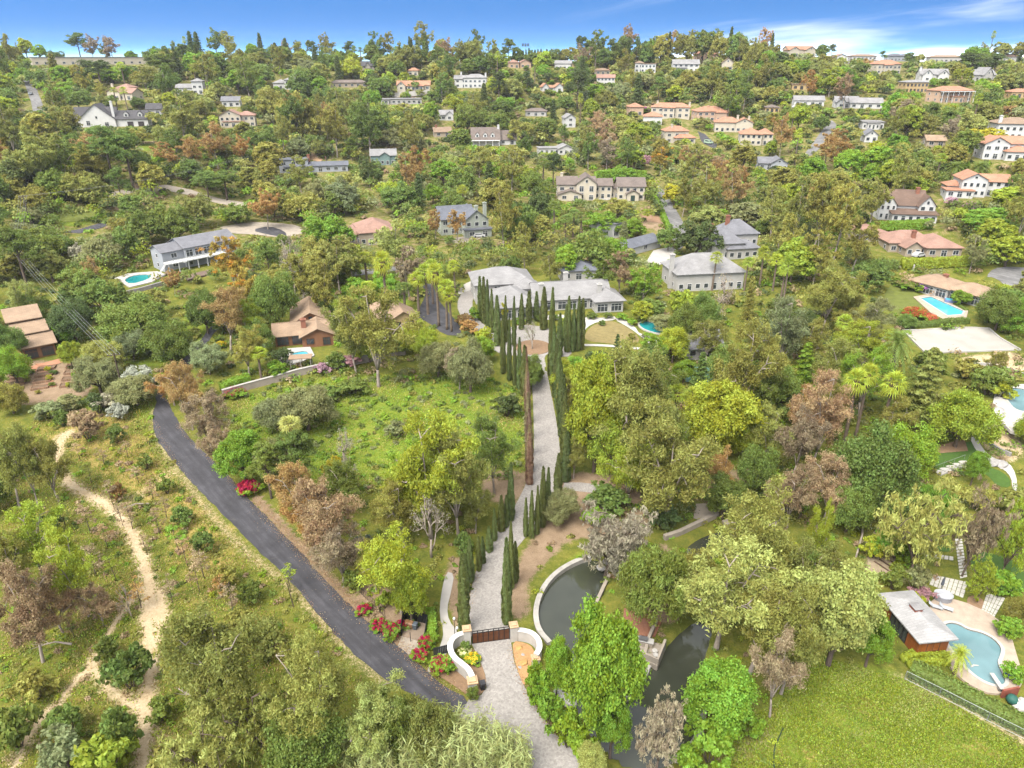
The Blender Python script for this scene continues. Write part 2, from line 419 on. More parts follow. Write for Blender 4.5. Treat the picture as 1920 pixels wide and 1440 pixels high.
def clump_leaves(C, Rr, per, rs, flat=.8, out=.75, up=.25, fill=.55):
    """leaf positions on the outer part of ellipsoid clumps; per = leaves per clump"""
    k = len(C); idx = np.repeat(np.arange(k), per); n = len(idx)
    d = unit(rs.normal(size=(n, 3))); d[:, 2] = np.where(d[:, 2] < -.35, -d[:, 2] * .5, d[:, 2]); d = unit(d)
    rr = (fill + (1 - fill) * rs.uniform(0, 1, n) ** .6)[:, None] * (1 + .18 * rs.normal(size=(n, 1)))
    S = np.stack([Rr, Rr, Rr * flat], 1)[idx]
    P = C[idx] + d * S * rr
    N = unit(d * out + np.array([0, 0, up]) + rs.normal(size=(n, 3)) * .55)
    ct = rs.uniform(0, 1, k); tint = ct[idx] * .5 + rs.uniform(0, 1, n) * .5
    return P, N, tint
PROTO = {}
def wood(limbs, k=6):
    m = MB()
    for pts, r in limbs: m.tube(pts, r, k, True)
    return m
def bez(a, b, c, n=5):
    return [tuple((1 - t) ** 2 * np.array(a) + 2 * t * (1 - t) * np.array(b) + t * t * np.array(c)) for t in np.linspace(0, 1, n)]
def make_tree(kind, seed):
    rs = np.random.RandomState(seed); limbs = []
    if kind in ('oak', 'broadleaf', 'pepper'):
        Ht, W = (9., 11.) if kind == 'oak' else (11., 9.) if kind == 'broadleaf' else (9., 9.5)
        zc = Ht * .56; rz = Ht * .42; nm = 20 if kind != 'pepper' else 17
        D = fib(nm, rs, -.45); s = rs.uniform(.45, .92, nm)[:, None]
        s *= 1 + .16 * np.sin(3 * np.arctan2(D[:, 1:2], D[:, 0:1]) + rs.uniform(0, 6))
        C = D * s * np.array([W / 2, W / 2, rz]) * .92 + np.array([0, 0, zc]); Rr = rs.uniform(.12, .27, nm) * W
        ns = 9; d2 = unit(rs.normal(size=(nm * ns, 3)) + np.repeat(D, ns, 0) * .9 + np.array([0, 0, .25]))
        C2 = np.repeat(C, ns, 0) + d2 * np.repeat(Rr, ns)[:, None] * rs.uniform(.75, 1.12, (nm * ns, 1)); R2 = np.repeat(Rr, ns) * rs.uniform(.28, .5, nm * ns)
        per = {'oak': 62, 'broadleaf': 64, 'pepper': 66}[kind]
        P, N, t = clump_leaves(C2, R2, per, rs, .75, .8, .45)
        ln, wd, dn = {'oak': (.26, .16, 0), 'broadleaf': (.3, .2, .2), 'pepper': (.42, .1, 1.4)}[kind]
        zt = Ht * .3; limbs.append((bez((0, 0, -.6), (.2, 0, zt * .5), (0, .1, zt)), [.42, .36, .32, .3, .28]))
        for c in C[rs.permutation(nm)[:11]]: limbs.append((bez((0, 0, zt * .8), (c[0] * .3, c[1] * .3, zt + (c[2] - zt) * .35), tuple(c)), [.22, .17, .13, .09, .04]))
        bark = BARK
    elif kind in ('eucalyptus', 'airy'):
        Ht, W = (16., 11.5) if kind == 'eucalyptus' else (9.5, 13.); nl = 6 if kind == 'eucalyptus' else 9; C = []; Rr = []
        fk = Ht * rs.uniform(.16, .3); lean = rs.uniform(-.8, .8, 2)
        limbs.append((bez((0, 0, -.8), (lean[0] * .4, lean[1] * .4, fk * .5), (lean[0], lean[1], fk)), [.36, .3, .26, .23, .2]))
        for i in range(nl):
            a = 6.283 * i / nl + rs.uniform(-.4, .4); rr = W * .5 * rs.uniform(.45, .8) * (.35 if i == 0 else 1); zt = Ht * (rs.uniform(.46, .84) if i else .88)
            e = np.array([math.cos(a) * rr + lean[0], math.sin(a) * rr + lean[1], zt]); b = np.array([lean[0], lean[1], fk])
            md = b * .5 + e * .5 + np.array([-e[0] * .12, -e[1] * .12, Ht * .09])
            pts = bez(b, md, e, 7); limbs.append((pts, list(np.linspace(.18, .04, 7))))
            for q in range(5):
                p = np.array(pts[[3, 4, 5, 6, 6][q]]); off = unit(rs.normal(size=(1, 3)))[0] * np.array([1, 1, .55]) * W * rs.uniform(.1, .25)
                c = p + off; C.append(c); Rr.append(W * rs.uniform(.07, .14)); limbs.append(([tuple(p), tuple((p + c) / 2 + [0, 0, .2]), tuple(c)], [.08, .05, .02]))
        C = np.array(C); Rr = np.array(Rr); k = len(C); ns = 6
        C2 = np.repeat(C, ns, 0) + unit(rs.normal(size=(k * ns, 3)) + [0, 0, .2]) * np.repeat(Rr, ns)[:, None] * rs.uniform(.5, 1.25, (k * ns, 1)); R2 = np.repeat(Rr, ns) * rs.uniform(.35, .62, k * ns)
        P, N, t = clump_leaves(C2, R2, 50 if kind == 'eucalyptus' else 22, rs, .85, .55, .25, .2); ln, wd, dn = .34, .1, 1.0
        bark = BARKP if kind == 'eucalyptus' else BARK
    elif kind == 'pine':
        Ht, W = 14., 10.; nm = 15; limbs.append((bez((0, 0, -.6), (.3, .2, 5), (.1, 0, 12.2), 6), [.38, .34, .3, .25, .18, .07])); C = []
        for i in range(nm):
            a = i * 2.4 + rs.uniform(-.3, .3); zt = rs.uniform(.52, .93); rr = W * .5 * (1.03 - zt) * 1.75 * rs.uniform(.55, 1)
            rr = min(rr, W * .44); c = np.array([math.cos(a) * rr, math.sin(a) * rr, Ht * zt]); C.append(c)
            limbs.append((bez((0.1, 0, Ht * zt - 1.2), (c[0] * .5, c[1] * .5, c[2] - .9), c, 4), [.12, .09, .06, .03]))
        C = np.array(C); Rr = rs.uniform(.13, .2, nm) * W; ns = 7
        C2 = np.repeat(C, ns, 0) + unit(rs.normal(size=(nm * ns, 3))) * np.array([1, 1, .45]) * np.repeat(Rr, ns)[:, None]; R2 = np.repeat(Rr, ns) * rs.uniform(.35, .55, nm * ns)
        P, N, t = clump_leaves(C2, R2, 75, rs, .55, .6, .5, .4); ln, wd, dn = .34, .09, -.3; bark = BARK
    elif kind == 'conifer':
        Ht, W = 15., 6.; limbs.append(([(0, 0, -.6), (0, 0, 8), (0, 0, 14.6)], [.32, .2, .04])); C = []; Rr = []
        for i in range(64):
            zt = .1 + .88 * (i / 64); a = i * 2.4; rr = W * .5 * (1.02 - zt) ** .8 * rs.uniform(.55, 1.05)
            for q in (.45, .95):
                C.append((math.cos(a) * rr * q, math.sin(a) * rr * q, Ht * zt - rr * q * .18)); Rr.append(.32 + .13 * W * (1 - zt) * rs.uniform(.7, 1.2))
        C = np.array(C); Rr = np.array(Rr); P, N, t = clump_leaves(C, Rr, 66, rs, .5, .6, .4, .3); ln, wd, dn = .3, .11, .5; bark = BARK
    elif kind == 'sapling':
        Ht, W = 6., 2.8; limbs.append((bez((0, 0, -.3), (.1, .1, 2.5), (.25, -.1, 5.7)), [.075, .065, .05, .035, .012])); C = []
        for i in range(16):
            zt = rs.uniform(.3, .98); a = i * 2.4; rr = W * .5 * rs.uniform(.3, 1) * (1.15 - zt * .7); c = (math.cos(a) * rr, math.sin(a) * rr, Ht * zt); C.append(c)
            limbs.append(([(.12, 0, Ht * zt - .7), tuple(c)], [.025, .008]))
        C = np.array(C); P, N, t = clump_leaves(C, rs.uniform(.28, .5, len(C)), 26, rs, .8, .5, .2, .1); ln, wd, dn = .17, .07, .8; bark = BARK
    elif kind == 'cypress':
        Ht, W = 12., 1.25; n = 6500; zt = rs.uniform(0, 1, n) ** .9; prof = np.minimum(1, (zt + .02) / .06) ** .5 * np.clip((1 - zt) / .6, 0, 1) ** .62
        lump = 1 + .1 * np.sin(zt * 40 + rs.uniform(0, 6)); a = rs.uniform(0, 6.283, n); lump = lump + .12 * np.sin(a * 3 + zt * 9) + .08 * np.sin(a * 5 - zt * 23)
        rr = W * .5 * prof * lump * (.72 + .28 * rs.uniform(0, 1, n)); P = np.stack([np.cos(a) * rr, np.sin(a) * rr, .25 + zt * (Ht - .4)], 1)
        N = unit(np.stack([np.cos(a), np.sin(a), np.full(n, .25)], 1) + rs.normal(size=(n, 3)) * .3)
        t = .5 * rs.uniform(0, 1, n) + .25 + .25 * np.sin(a * 4 + zt * 6); limbs.append(([(0, 0, -.4), (0, 0, 6), (0, 0, 11)], [.13, .09, .02])); ln, wd, dn = .3, .085, -2.5; bark = BARK
        m = MB(); m.lathe([(W * .5 * min(1, (q + .02) / .06) ** .5 * min(1, (1 - q) / .6) ** .62 * .66, .3 + q * (Ht - .9)) for q in np.linspace(0.01, .97, 12)], 8)
        PROTO.setdefault('cypcore', m)
    elif kind == 'shrub':
        Ht, W = 2.2, 2.8; nm = 11; D = fib(nm, rs, -.1); C = D * np.array([W * .34, W * .34, Ht * .42]) * rs.uniform(.7, 1.1, (nm, 1)) + np.array([0, 0, Ht * .42]); Rr = rs.uniform(.14, .24, nm) * W; ns = 4
        C2 = np.repeat(C, ns, 0) + unit(rs.normal(size=(nm * ns, 3))) * np.repeat(Rr, ns)[:, None] * .8; R2 = np.repeat(Rr, ns) * rs.uniform(.4, .7, nm * ns)
        P, N, t = clump_leaves(C2, R2, 52, rs, .8, .7, .4, .4); ln, wd, dn = .15, .085, 0; bark = BARK
        for c in C[:6]: limbs.append(([(0, 0, -.2), tuple(c * [.5, .5, .6]), tuple(c)], [.05, .035, .012]))
    elif kind == 'bare':
        Ht, W = 8., 6.; P = N = None; bark = BARKP
        def grow(p, d, ln_, r, lv):
            q = p + d * ln_; md = (p + q) / 2 + rs.normal(size=3) * ln_ * .08; limbs.append(([tuple(p), tuple(md), tuple(q)], [r, r * .85, r * .65]))
            if lv == 0: return
            for _ in range(3 if lv > 1 else 4):
                nd = unit((d + rs.normal(size=3) * .55 + np.array([0, 0, .12]))[None])[0]; grow(q if rs.rand() < .6 else md, nd, ln_ * rs.uniform(.6, .85), r * .6, lv - 1)
        grow(np.array([0, 0, -.4]), np.array([.05, .02, 1.]), 2.6, .2, 4); limbs = limbs[:170]
        n = 420; pick = rs.randint(20, len(limbs), n); P = np.array([limbs[i][0][2] for i in pick]) + rs.normal(size=(n, 3)) * .3; N = unit(rs.normal(size=(n, 3))); t = rs.uniform(0, 1, n); ln, wd, dn = .16, .05, 0
    elif kind == 'flowering':
        return make_like('shrub', kind, seed)
    # normalise to nominal size
    top = P[:, 2].max(); rad = np.percentile(np.hypot(P[:, 0], P[:, 1]), 97)
    sx, sz = W / 2 / rad, Ht / top; S = np.array([sx, sx, sz]); P = P * S
    limbs = [([tuple(np.array(p) * S) for p in pts], r) for pts, r in limbs]
    far = None
    if kind not in ('cypress', 'sapling', 'bare', 'shrub'):
        k = rs.permutation(len(P))[:int(len(P) * .62)]; far = leafmesh(kind + '_far', P[k] + rs.normal(size=(len(k), 3)) * .14, N[k], ln * 1.15, wd * 1.25, rs, t[k], down=dn, extra=wood(limbs[:9], 4), mats=[LEAF, bark])
    if kind == 'shrub': far = leafmesh('shrub_far', P[::2], N[::2], ln * 1.35, wd * 1.5, rs, t[::2], down=dn, extra=wood(limbs[:3], 4), mats=[LEAF, bark])
    if kind == 'cypress': far = leafmesh('cypress_far', P[::3], N[::3], ln * 1.6, wd * 1.6, rs, t[::3], down=dn, extra=wood(limbs, 4), mats=[LEAF, bark])
    ex = None; mt = None
    if kind == 'cypress':
        ex = PROTO['cypcore']; mt = [LEAF, LEAF]
    if kind in ('oak', 'broadleaf', 'pepper', 'eucalyptus'):
        k2 = 2 if kind != 'broadleaf' else 3; P = np.repeat(P, k2, 0) + rs.normal(size=(len(P) * k2, 3)) * .27; N = unit(np.repeat(N, k2, 0) + rs.normal(size=N.repeat(k2, 0).shape) * .3); t = np.clip(np.repeat(t, k2) + rs.normal(size=len(P)) * .12, 0, 1); ln *= .68 if k2 == 2 else .56; wd *= .72 if k2 == 2 else .58
    crown = leafmesh(kind + '_crown', P, N, ln, wd, rs, t, down=dn, extra=ex, mats=mt)
    tr = smoothmesh(wood(limbs, 6 if kind != 'bare' else 5).mesh(kind + '_trunk', bark))
    return dict(crown=crown, trunk=tr, far=far, H=Ht, W=W)
def make_palm(kind, seed):
    rs = np.random.RandomState(seed); Ht = 12. if kind == 'fan_palm' else 8.; W = 4.2 if kind == 'fan_palm' else 8.5
    tr = MB(); tp = np.array([.25, .1, Ht - 1.2 if kind == 'fan_palm' else Ht - 2.2]); r0 = .28 if kind == 'fan_palm' else .48
    tr.tube(bez((0, 0, -.4), (.0, .1, Ht * .5), tuple(tp), 9), list(np.linspace(r0 * 1.2, r0 * .75, 9)), 8)
    f = MB(); tint = []
    if kind == 'fan_palm':
        for i in range(34):
            a = i * 2.4 + rs.uniform(-.3, .3); el = math.radians(82 - i * 3.7 + rs.uniform(-8, 8)); st = 1.0 + .3 * rs.rand(); d = np.array([math.cos(a) * math.cos(el), math.sin(a) * math.cos(el), math.sin(el)])
            c = tp + d * st; side = np.array([-math.sin(a), math.cos(a), 0]); upv = np.cross(side, d); f.tube([tuple(tp), tuple(c)], [.03, .02], 3, False); nb = 7
            for q in range(nb):
                g = math.radians(-62 + 124 * q / (nb - 1)); dd = d * math.cos(g) + side * math.sin(g); e = c + dd * (1.2 + .3 * math.cos(g)) + np.array([0, 0, -.4 - .25 * abs(math.sin(g))]); m1 = c + dd * .65; pr = np.cross(dd, upv) * .1
                f.quad(c, m1 + pr, e, m1 - pr)
        k = len(f.f)
        sk = MB()
        for i in range(90):   # skirt of dead leaves
            a = rs.uniform(0, 6.28); z = tp[2] - rs.uniform(0, 1.9); rr = .35 + .25 * rs.rand(); c = np.array([tp[0] + math.cos(a) * rr, tp[1] + math.sin(a) * rr, z]); s_ = np.array([-math.sin(a), math.cos(a), 0]) * .16
            sk.quad(c + [0, 0, .5], c + s_, c + [math.cos(a) * .2, math.sin(a) * .2, -.6], c - s_)
        skm = sk.mesh('dead_fronds', plain('dead_frond', (.2, .13, .07), .9))
    else:
        for i in range(58):
            a = i * 2.4 + rs.uniform(-.2, .2); el = math.radians(82 - i * 2.0); hd = np.array([math.cos(a), math.sin(a), 0]); Lf = W * .52 * rs.uniform(.85, 1.05); pts = []
            for q in range(7):
                u = q / 6; pts.append(tp + hd * Lf * u * math.cos(el * (1 - .25 * u)) + np.array([0, 0, Lf * (u * math.sin(el) - .55 * u * u)]))
            side = np.array([-math.sin(a), math.cos(a), 0])
            for q in range(6):
                for h in range(2):
                    for s_ in (-1, 1):
                        p = pts[q] * (1 - h * .5) + pts[q + 1] * h * .5; w_ = .62 * (1 - abs(q / 6 - .4)); e = p + side * s_ * w_ + (pts[q + 1] - pts[q]) * .7 + [0, 0, -.12]; nn = (pts[q + 1] - pts[q]) * .3
                        f.quad(p, p + nn, e, e - nn * .5)
        skm = None
    # reuse leafmesh attributes: quads with a tint
    me = bpy.data.meshes.new(kind + '_fronds'); me.from_pydata(f.v, [], f.f); me.materials.append(LEAF); me.update()
    at = me.attributes.new('tint', 'FLOAT', 'FACE'); at.data.foreach_set('value', rs.uniform(.2, .9, len(f.f)).astype(np.float32))
    barkm = BARK if kind != 'fan_palm' else plain('palm_bark', (.2, .15, .11), .9, 2., .35, kind='Object')
    ex = MB(); ex.v = tr.v + []; ex.f = tr.f + []; ex.mi = [1] * len(tr.f); o = len(ex.v); ex.v += f.v; ex.f += [tuple(o + i for i in q) for q in f.f]; ex.mi += [0] * len(f.f)
    far = ex.mesh(kind + '_far', [LEAF, barkm]); at = far.attributes.new('tint', 'FLOAT', 'FACE'); at.data.foreach_set('value', rs.uniform(.2, .9, len(ex.f)).astype(np.float32))
    return dict(crown=me, trunk=smoothmesh(tr.mesh(kind + '_trunk', barkm)), far=far, skirt=skm, H=Ht, W=W)
NVAR = dict(airy=2, oak=3, broadleaf=3, pepper=2, eucalyptus=4, pine=3, conifer=2, sapling=3, cypress=3, shrub=4, bare=2, fan_palm=2, date_palm=1)
for kd, nv in NVAR.items():
    PROTO[kd] = [(make_palm if 'palm' in kd else make_tree)(kd, 100 * i + 17 + len(kd)) for i in range(nv)]
CLR = dict(ol=(.222, .222, .05), yg=(.25, .295, .03), bg=(.165, .262, .026), gr=(.132, .178, .036), dk=(.085, .115, .034), sg=(.2, .218, .092),
           ru=(.31, .2, .072), br=(.285, .21, .12), oo=(.3, .24, .05), ye=(.38, .36, .03), gy=(.28, .245, .17), pk=(.34, .2, .22), wh=(.34, .34, .26), pg=(.275, .29, .08), re=(.3, .02, .05), cy=(.1, .122, .034))
CWORD = dict(ol='olive-green', yg='yellow-green', bg='bright green', gr='mid-green', dk='dark green', cy='dark green', sg='grey-green', ru='rust-brown', br='dull brown', oo='orange-blossomed', ye='golden-yellow', gy='grey twiggy', pk='pink-blossomed', wh='whitish', pg='pale green', re='crimson-flowered')
KWORD = dict(airy='open spreading tree', oak='oak tree', broadleaf='leafy tree', pepper='drooping tree', eucalyptus='eucalyptus', pine='pine', conifer='conifer', sapling='thin sapling', cypress='cypress', shrub='shrub', bare='leafless tree', fan_palm='fan palm', date_palm='feather palm')
KCAT = dict(airy='tree', oak='tree', broadleaf='tree', pepper='tree', eucalyptus='tree', pine='pine tree', conifer='conifer', sapling='sapling', cypress='cypress', shrub='shrub', bare='bare tree', fan_palm='palm tree', date_palm='palm tree')
KNAME = dict(airy='spreading_tree', oak='oak_tree', broadleaf='leafy_tree', pepper='pepper_tree', eucalyptus='eucalyptus_tree', pine='pine_tree', conifer='conifer_tree', sapling='sapling', cypress='cypress_tree', shrub='shrub', bare='bare_tree', fan_palm='fan_palm', date_palm='feather_palm')
KGRP = dict(airy='open spreading trees', oak='oak trees in the valley', broadleaf='leafy trees in the valley', pepper='drooping trees in the valley', eucalyptus='eucalyptus trees in the valley', pine='pines on the slopes', conifer='upright conifers', sapling='saplings on the dry slope', cypress='slim cypresses', shrub='shrubs', bare='leafless trees', fan_palm='fan palms', date_palm='feather palms')
PLANTS = []   # dict(o, kind, col, px, py, label)
TR = []       # (x, y, radius) of trees already standing
vcount = {}
def plant(kind, X, Y, Ht, W, col, label=None, var=None, pos=None, jit=.18, near=None, group=None):
    vs_ = PROTO[kind]; k = vcount.get(kind, 0); vcount[kind] = k + 1; p = vs_[(k if var is None else var) % len(vs_)]
    z = hz(X, Y); sx = W / p['W']; sz = Ht / p['H']; rz = rnd.uniform(0, 6.28)
    c = CLR[col] if isinstance(col, str) else col; j = 1 + rnd.uniform(-jit, jit); h = rnd.uniform(-jit, jit) * .5
    cc = (c[0] * j * (1 + h), c[1] * j, c[2] * j * (1 - h), 1)
    d = depth(Y, z); near = (d < 190) if near is None else near
    if near or p['far'] is None:
        e = empty(KNAME[kind], (X, Y, z - .05), rz); e.scale = (sx, sx, sz)
        o = obj('trunk', p['trunk'], e); o = obj('fronds' if 'palm' in kind else 'crown', p['crown'], e); o.color = cc
        if p.get('skirt'): obj('dead_fronds', p['skirt'], e)
    else:
        e = obj(KNAME[kind], p['far'], None, (X, Y, z - .05), rz, (sx, sx, sz)); e.color = cc
    u, v = proj(X, Y, z + Ht * .6)
    e['category'] = KCAT[kind]; e['group'] = group or KGRP[kind]
    PLANTS.append(dict(o=e, kind=kind, col=col if isinstance(col, str) else 'gr', px=u, py=v, label=label, W=W, H=Ht, d=d))
    if label: e['label'] = label
    TR.append((X, Y, W * .5)); return e
def ptree(kind, cx, top, base, wpx, col, label=None, **k):
    """a tree from its picture extents: crown centre column, top row, foot row, crown width"""
    P = G(cx, base); X, Y, z = P; zt = CZ + Y * ray(0, top)[2] / ray(0, top)[1]; Ht = max(.6, zt - z)
    zm = z + Ht * .62; X = (cx - 960) / F * depth(Y, zm); Ht = max(.6, zt - hz(X, Y))
    if kind == 'cypress': wpx *= 1.22 * rnd.uniform(.75, 1.25); Ht *= rnd.uniform(.9, 1.08)
    return plant(kind, X, Y, Ht, wpx * depth(Y, zm) / F, col, label, **k)
# ------------------------------------------------------------------ houses: table first (their ground is levelled before the terrain is built)
WALL = dict(white=(.68, .67, .64), cream=(.62, .55, .43), tan=(.45, .37, .27), peach=(.62, .43, .3), grey=(.42, .44, .47), teal=(.2, .29, .27), brown=(.3, .14, .07), brick=(.33, .14, .09), green=(.42, .45, .38), stone=(.4, .36, .3), pale=(.52, .5, .465), ochre=(.55, .4, .2))
ROOF = dict(terra=(.52, .265, .165), grey=(.24, .24, .26), dark=(.1, .095, .1), brown=(.2, .13, .095), tan=(.36, .25, .17), lite=(.34, .33, .325), bright=(.46, .45, .44), pinkt=(.42, .25, .19), blue=(.17, .18, .21), mocha=(.22, .175, .15), ltan=(.43, .3, .2))
def wmat(k): return plain('wall_' + k, WALL[k], .8, .5, .12)
def rmat(k): return roofmat('roof_' + k, ROOF[k], .22, k in ('terra', 'pinkt', 'tan'))
HOUSES = []
def HS(name, label, short, ext, wall, roof, wings, **o):
    x0, y0, x1, y1 = ext; HOUSES.append(dict(name=name, label=label, short=short, ext=ext, wall=wall, roof=roof, wings=wings, o=o))
g = 'gx'; gyy = 'gy'; hp = 'hip'; fl = 'flat'; sh = 'shed'
# left hillside
HS('ridge_hall', 'long low cream building with a thin flat roof on the left ridge', 'the long flat-roofed ridge building', (62, 124, 285, 119), 'cream', 'lite', [(0, 1, 0, 12, 5.2, fl, 0, dict(w=14))])
HS('house', 'cream villa with two terracotta gables below the umbrella pines', 'the cream villa under the umbrella pines', (198, 188, 250, 188), 'cream', 'pinkt', [(0.05, .55, 0, 9, 4.6, gyy, 2.2, dict(w=2)), (.4, 1, 1, 11, 4, g, 2.4, dict(w=2)), (.1, .6, 8, 16, 6.5, hp, 2, {})], chim=[(.1, 5, 9)])
HS('house', 'white two-storey house with pale roof behind a fan palm, upper left', 'the white two-storey house, upper left', (334, 178, 381, 176), 'white', 'lite', [(0, .65, 0, 9, 4, g, 2, dict(w=3)), (.6, 1, -1, 9, 7.5, hp, 1.6, dict(w=2))])
HS('tudor_house', 'white gabled house with dark roof, tall chimney and two-car garage wing', 'the white gabled house with garage', (143, 240, 272, 236), 'white', 'dark', [(.0, .45, 6, 14, 4.2, g, 5, dict(w=2)), (.1, .58, 0, 12, 3.8, gyy, 7.2, dict(w=2, tall=1)), (.3, .56, 4, 12, 4, g, 5.2, {}), (.57, 1, 1, 9, 4.0, g, 3.6, dict(garage=[.45, .78], dorm=[.35, .78], w=0))], chim=[(.555, 2, 12.5)])
HS('cottage', 'small grey-roofed cottage tucked right of the white gabled house', 'the small grey-roofed cottage', (277, 216, 302, 216), 'pale', 'dark', [(0, 1, 0, 8, 3.4, g, 2.6, dict(w=2))])
HS('house', 'small grey house behind a clipped hedge on the left slope', 'the grey house behind the hedge', (418, 200, 450, 200), 'white', 'grey', [(0, 1, 0, 8, 3.5, g, 2.2, dict(w=3))])
HS('villa', 'cream villa with terracotta roof and tall white porch, left slope', 'the cream villa with the white porch', (415, 240, 476, 238), 'cream', 'pinkt', [(0, .6, 2, 12, 6.5, gyy, 2.6, dict(w=4)), (.5, 1, 4, 12, 6, hp, 2, dict(w=3)), (.1, .7, 0, 2.5, 3, fl, 0, dict(w=3))])
HS('house', 'white villa with grey hip roof and chimney half hidden on the far left ridge', 'the white hip-roofed ridge villa', (514, 170, 567, 166), 'white', 'lite', [(0, .5, 3, 12, 4, hp, 2, dict(w=3)), (.4, 1, 0, 11, 6, hp, 2.2, dict(w=4))], chim=[(.8, 5, 10)])
HS('ranch_house', 'low dark-roofed ranch house strung along the upper slope', 'the low dark ranch house', (622, 164, 688, 164), 'tan', 'mocha', [(0, 1, 0, 9, 3, hp, 1.7, dict(w=6))])
HS('stone_house', 'dark stone house with arched window near the ridge crest', 'the dark stone house', (680, 137, 702, 137), 'stone', 'dark', [(0, 1, 0, 9, 5, g, 3, dict(w=2)), (.25, .7, -1.5, 5, 4.6, gyy, 2.6, dict(w=1, tall=1))])
HS('ranch_house', 'orange-tiled cream ranch house above a long white garden wall', 'the orange-tiled ranch house', (745, 170, 806, 168), 'cream', 'terra', [(0, 1, 2, 11, 3.5, g, 2.6, dict(w=6)), (0, .25, 0, 8, 3.4, gyy, 2.4, dict(w=1)), (.3, .8, 0, 2.2, 2.9, sh, .5, dict(w=4))])
HS('pavilion', 'small terracotta-roofed pavilion on the slope above the orange-tiled ranch', 'the terracotta pavilion', (765, 142, 784, 142), 'cream', 'terra', [(0, 1, 0, 6, 3.5, hp, 1.8, dict(w=2))])
HS('flat_house', 'low white flat-roofed house below the long garden wall', 'the low white flat-roofed house', (716, 197, 790, 194), 'pale', 'lite', [(0, 1, 0, 9, 3.2, fl, 0, dict(w=8)), (.05, .2, -1, 2, 2.8, fl, 0, {})])
HS('colonial_house', 'white two-storey colonial house with balcony and twin chimneys', 'the white colonial house', (852, 166, 912, 164), 'white', 'lite', [(0, .4, 1, 10, 6, g, 2.2, dict(w=2)), (.3, 1, 0, 10, 6.6, hp, 2.3, dict(w=5))], chim=[(.2, 6, 10.4), (.97, 5, 9.8)])
HS('cottage', 'small pale cottage with blue gable left of the big round dark tree', 'the blue-gabled cottage', (826, 226, 850, 226), 'white', 'lite', [(0, 1, 2, 9, 3.4, g, 2.4, dict(w=2)), (.4, 1, 0, 6, 3.4, gyy, 2, dict(w=1))])
HS('cottage', 'brown-roofed cottage low on the slope left of the dormered house', 'the brown-roofed cottage', (815, 258, 846, 256), 'tan', 'tan', [(0, 1, 0, 8, 3, g, 2.2, dict(w=2))], chim=[(.15, 4, 6.5)])
HS('dormer_house', 'brown-roofed house with white porch columns, dormers and chimney', 'the dormered house with the porch', (885, 275, 969, 271), 'white', 'mocha', [(0, .62, 0, 11, 3.2, g, 6, dict(dorm=[.2, .48, .75], w=0, porch=1)), (.6, 1, 3, 11, 3.2, g, 4.2, dict(dorm=[.6], w=2))], chim=[(.6, 5, 10.6)])
HS('modern_house', 'grey two-storey house with flat mansard roof and low wing', 'the grey mansard house', (528, 326, 650, 322), 'grey', 'blue', [(0, .42, 2, 10, 6, fl, 0, dict(w=3)), (.08, .45, 0, 3, 3, sh, .7, dict(w=3)), (.42, 1, 2, 10, 3.1, g, 1.4, dict(w=5))], chim=[(.43, 6, 8)])
HS('teal_house', 'dark teal house with pale grey roof and white windows', 'the teal house', (697, 311, 743, 308), 'teal', 'lite', [(0, 1, 0, 9, 5, g, 2.6, dict(w=4)), (.35, .75, -.6, 4, 4.8, gyy, 1.6, dict(w=2))])
HS('tile_house', 'beige house with broad pinkish tiled hip roof behind leafy trees', 'the beige hip-roofed house', (676, 462, 742, 456), 'tan', 'pinkt', [(0, 1, 0, 16, 4.4, hp, 3.2, dict(w=5)), (-.25, .1, 4, 14, 3.2, hp, 2, dict(w=2))])
HS('gable_house', 'pale green house with slate-blue gable roof and two tall chimneys', 'the slate-roofed house', (834, 447, 918, 441), 'green', 'blue', [(0, .75, 5, 16, 6, g, 3.6, dict(w=4)), (.45, .98, 0, 13, 6, gyy, 3.4, dict(w=3)), (.42, 1.0, -2.6, 0, 2.8, fl, 0, dict(w=2))], chim=[(.72, 1, 11), (1.0, 6, 11)])
HS('deck_house', 'long grey house with low gable roof and raised white deck', 'the grey house with the white deck', (313, 512, 446, 480), 'grey', 'grey', [(0, .3, 1, 9, 6.0, g, 1.6, dict(w=1)), (.28, 1, 0, 11, 6.4, g, 2.2, dict(glassrow=1, w=0))])
HS('cabin', 'brown wooden cabin with three stepped shed roofs on the left edge', 'the brown stepped-roof cabin', (48, 678, 107, 663), 'brown', 'ltan', [(0, 1, 0, 5.5, 3.2, sh, 1.0, dict(glassrow=1, w=0)), (-.05, .92, 6, 10.5, 4.9, sh, 1.2, dict(w=2)), (-.12, .86, 11, 16.5, 7, sh, 1.5, dict(w=2))], near=1)
HS('ranch_house', 'brown ranch house with broad tan gable roofs and brick chimney', 'the tan-roofed ranch house', (518, 655, 628, 641), 'brown', 'ltan', [(0, 1.0, 1, 9, 3, g, 1.7, dict(glassrow=1, w=0)), (.45, 1.0, -1.5, 7, 3, gyy, 1.8, dict(w=2)), (.3, .95, 8.5, 22, 3.4, gyy, 2.4, {})], chim=[(.5, 3, 6.2)], near=1)
HS('ranch_wing', 'tan hip-roofed ranch wing with orange wood gable beside the asphalt lane', 'the tan-roofed wing by the lane', (712, 624, 782, 614), 'ochre', 'ltan', [(0, .62, 2, 13, 3, hp, 2.4, dict(w=2)), (.3, 1, 0, 8, 3, gyy, 2, dict(w=2))], near=1)
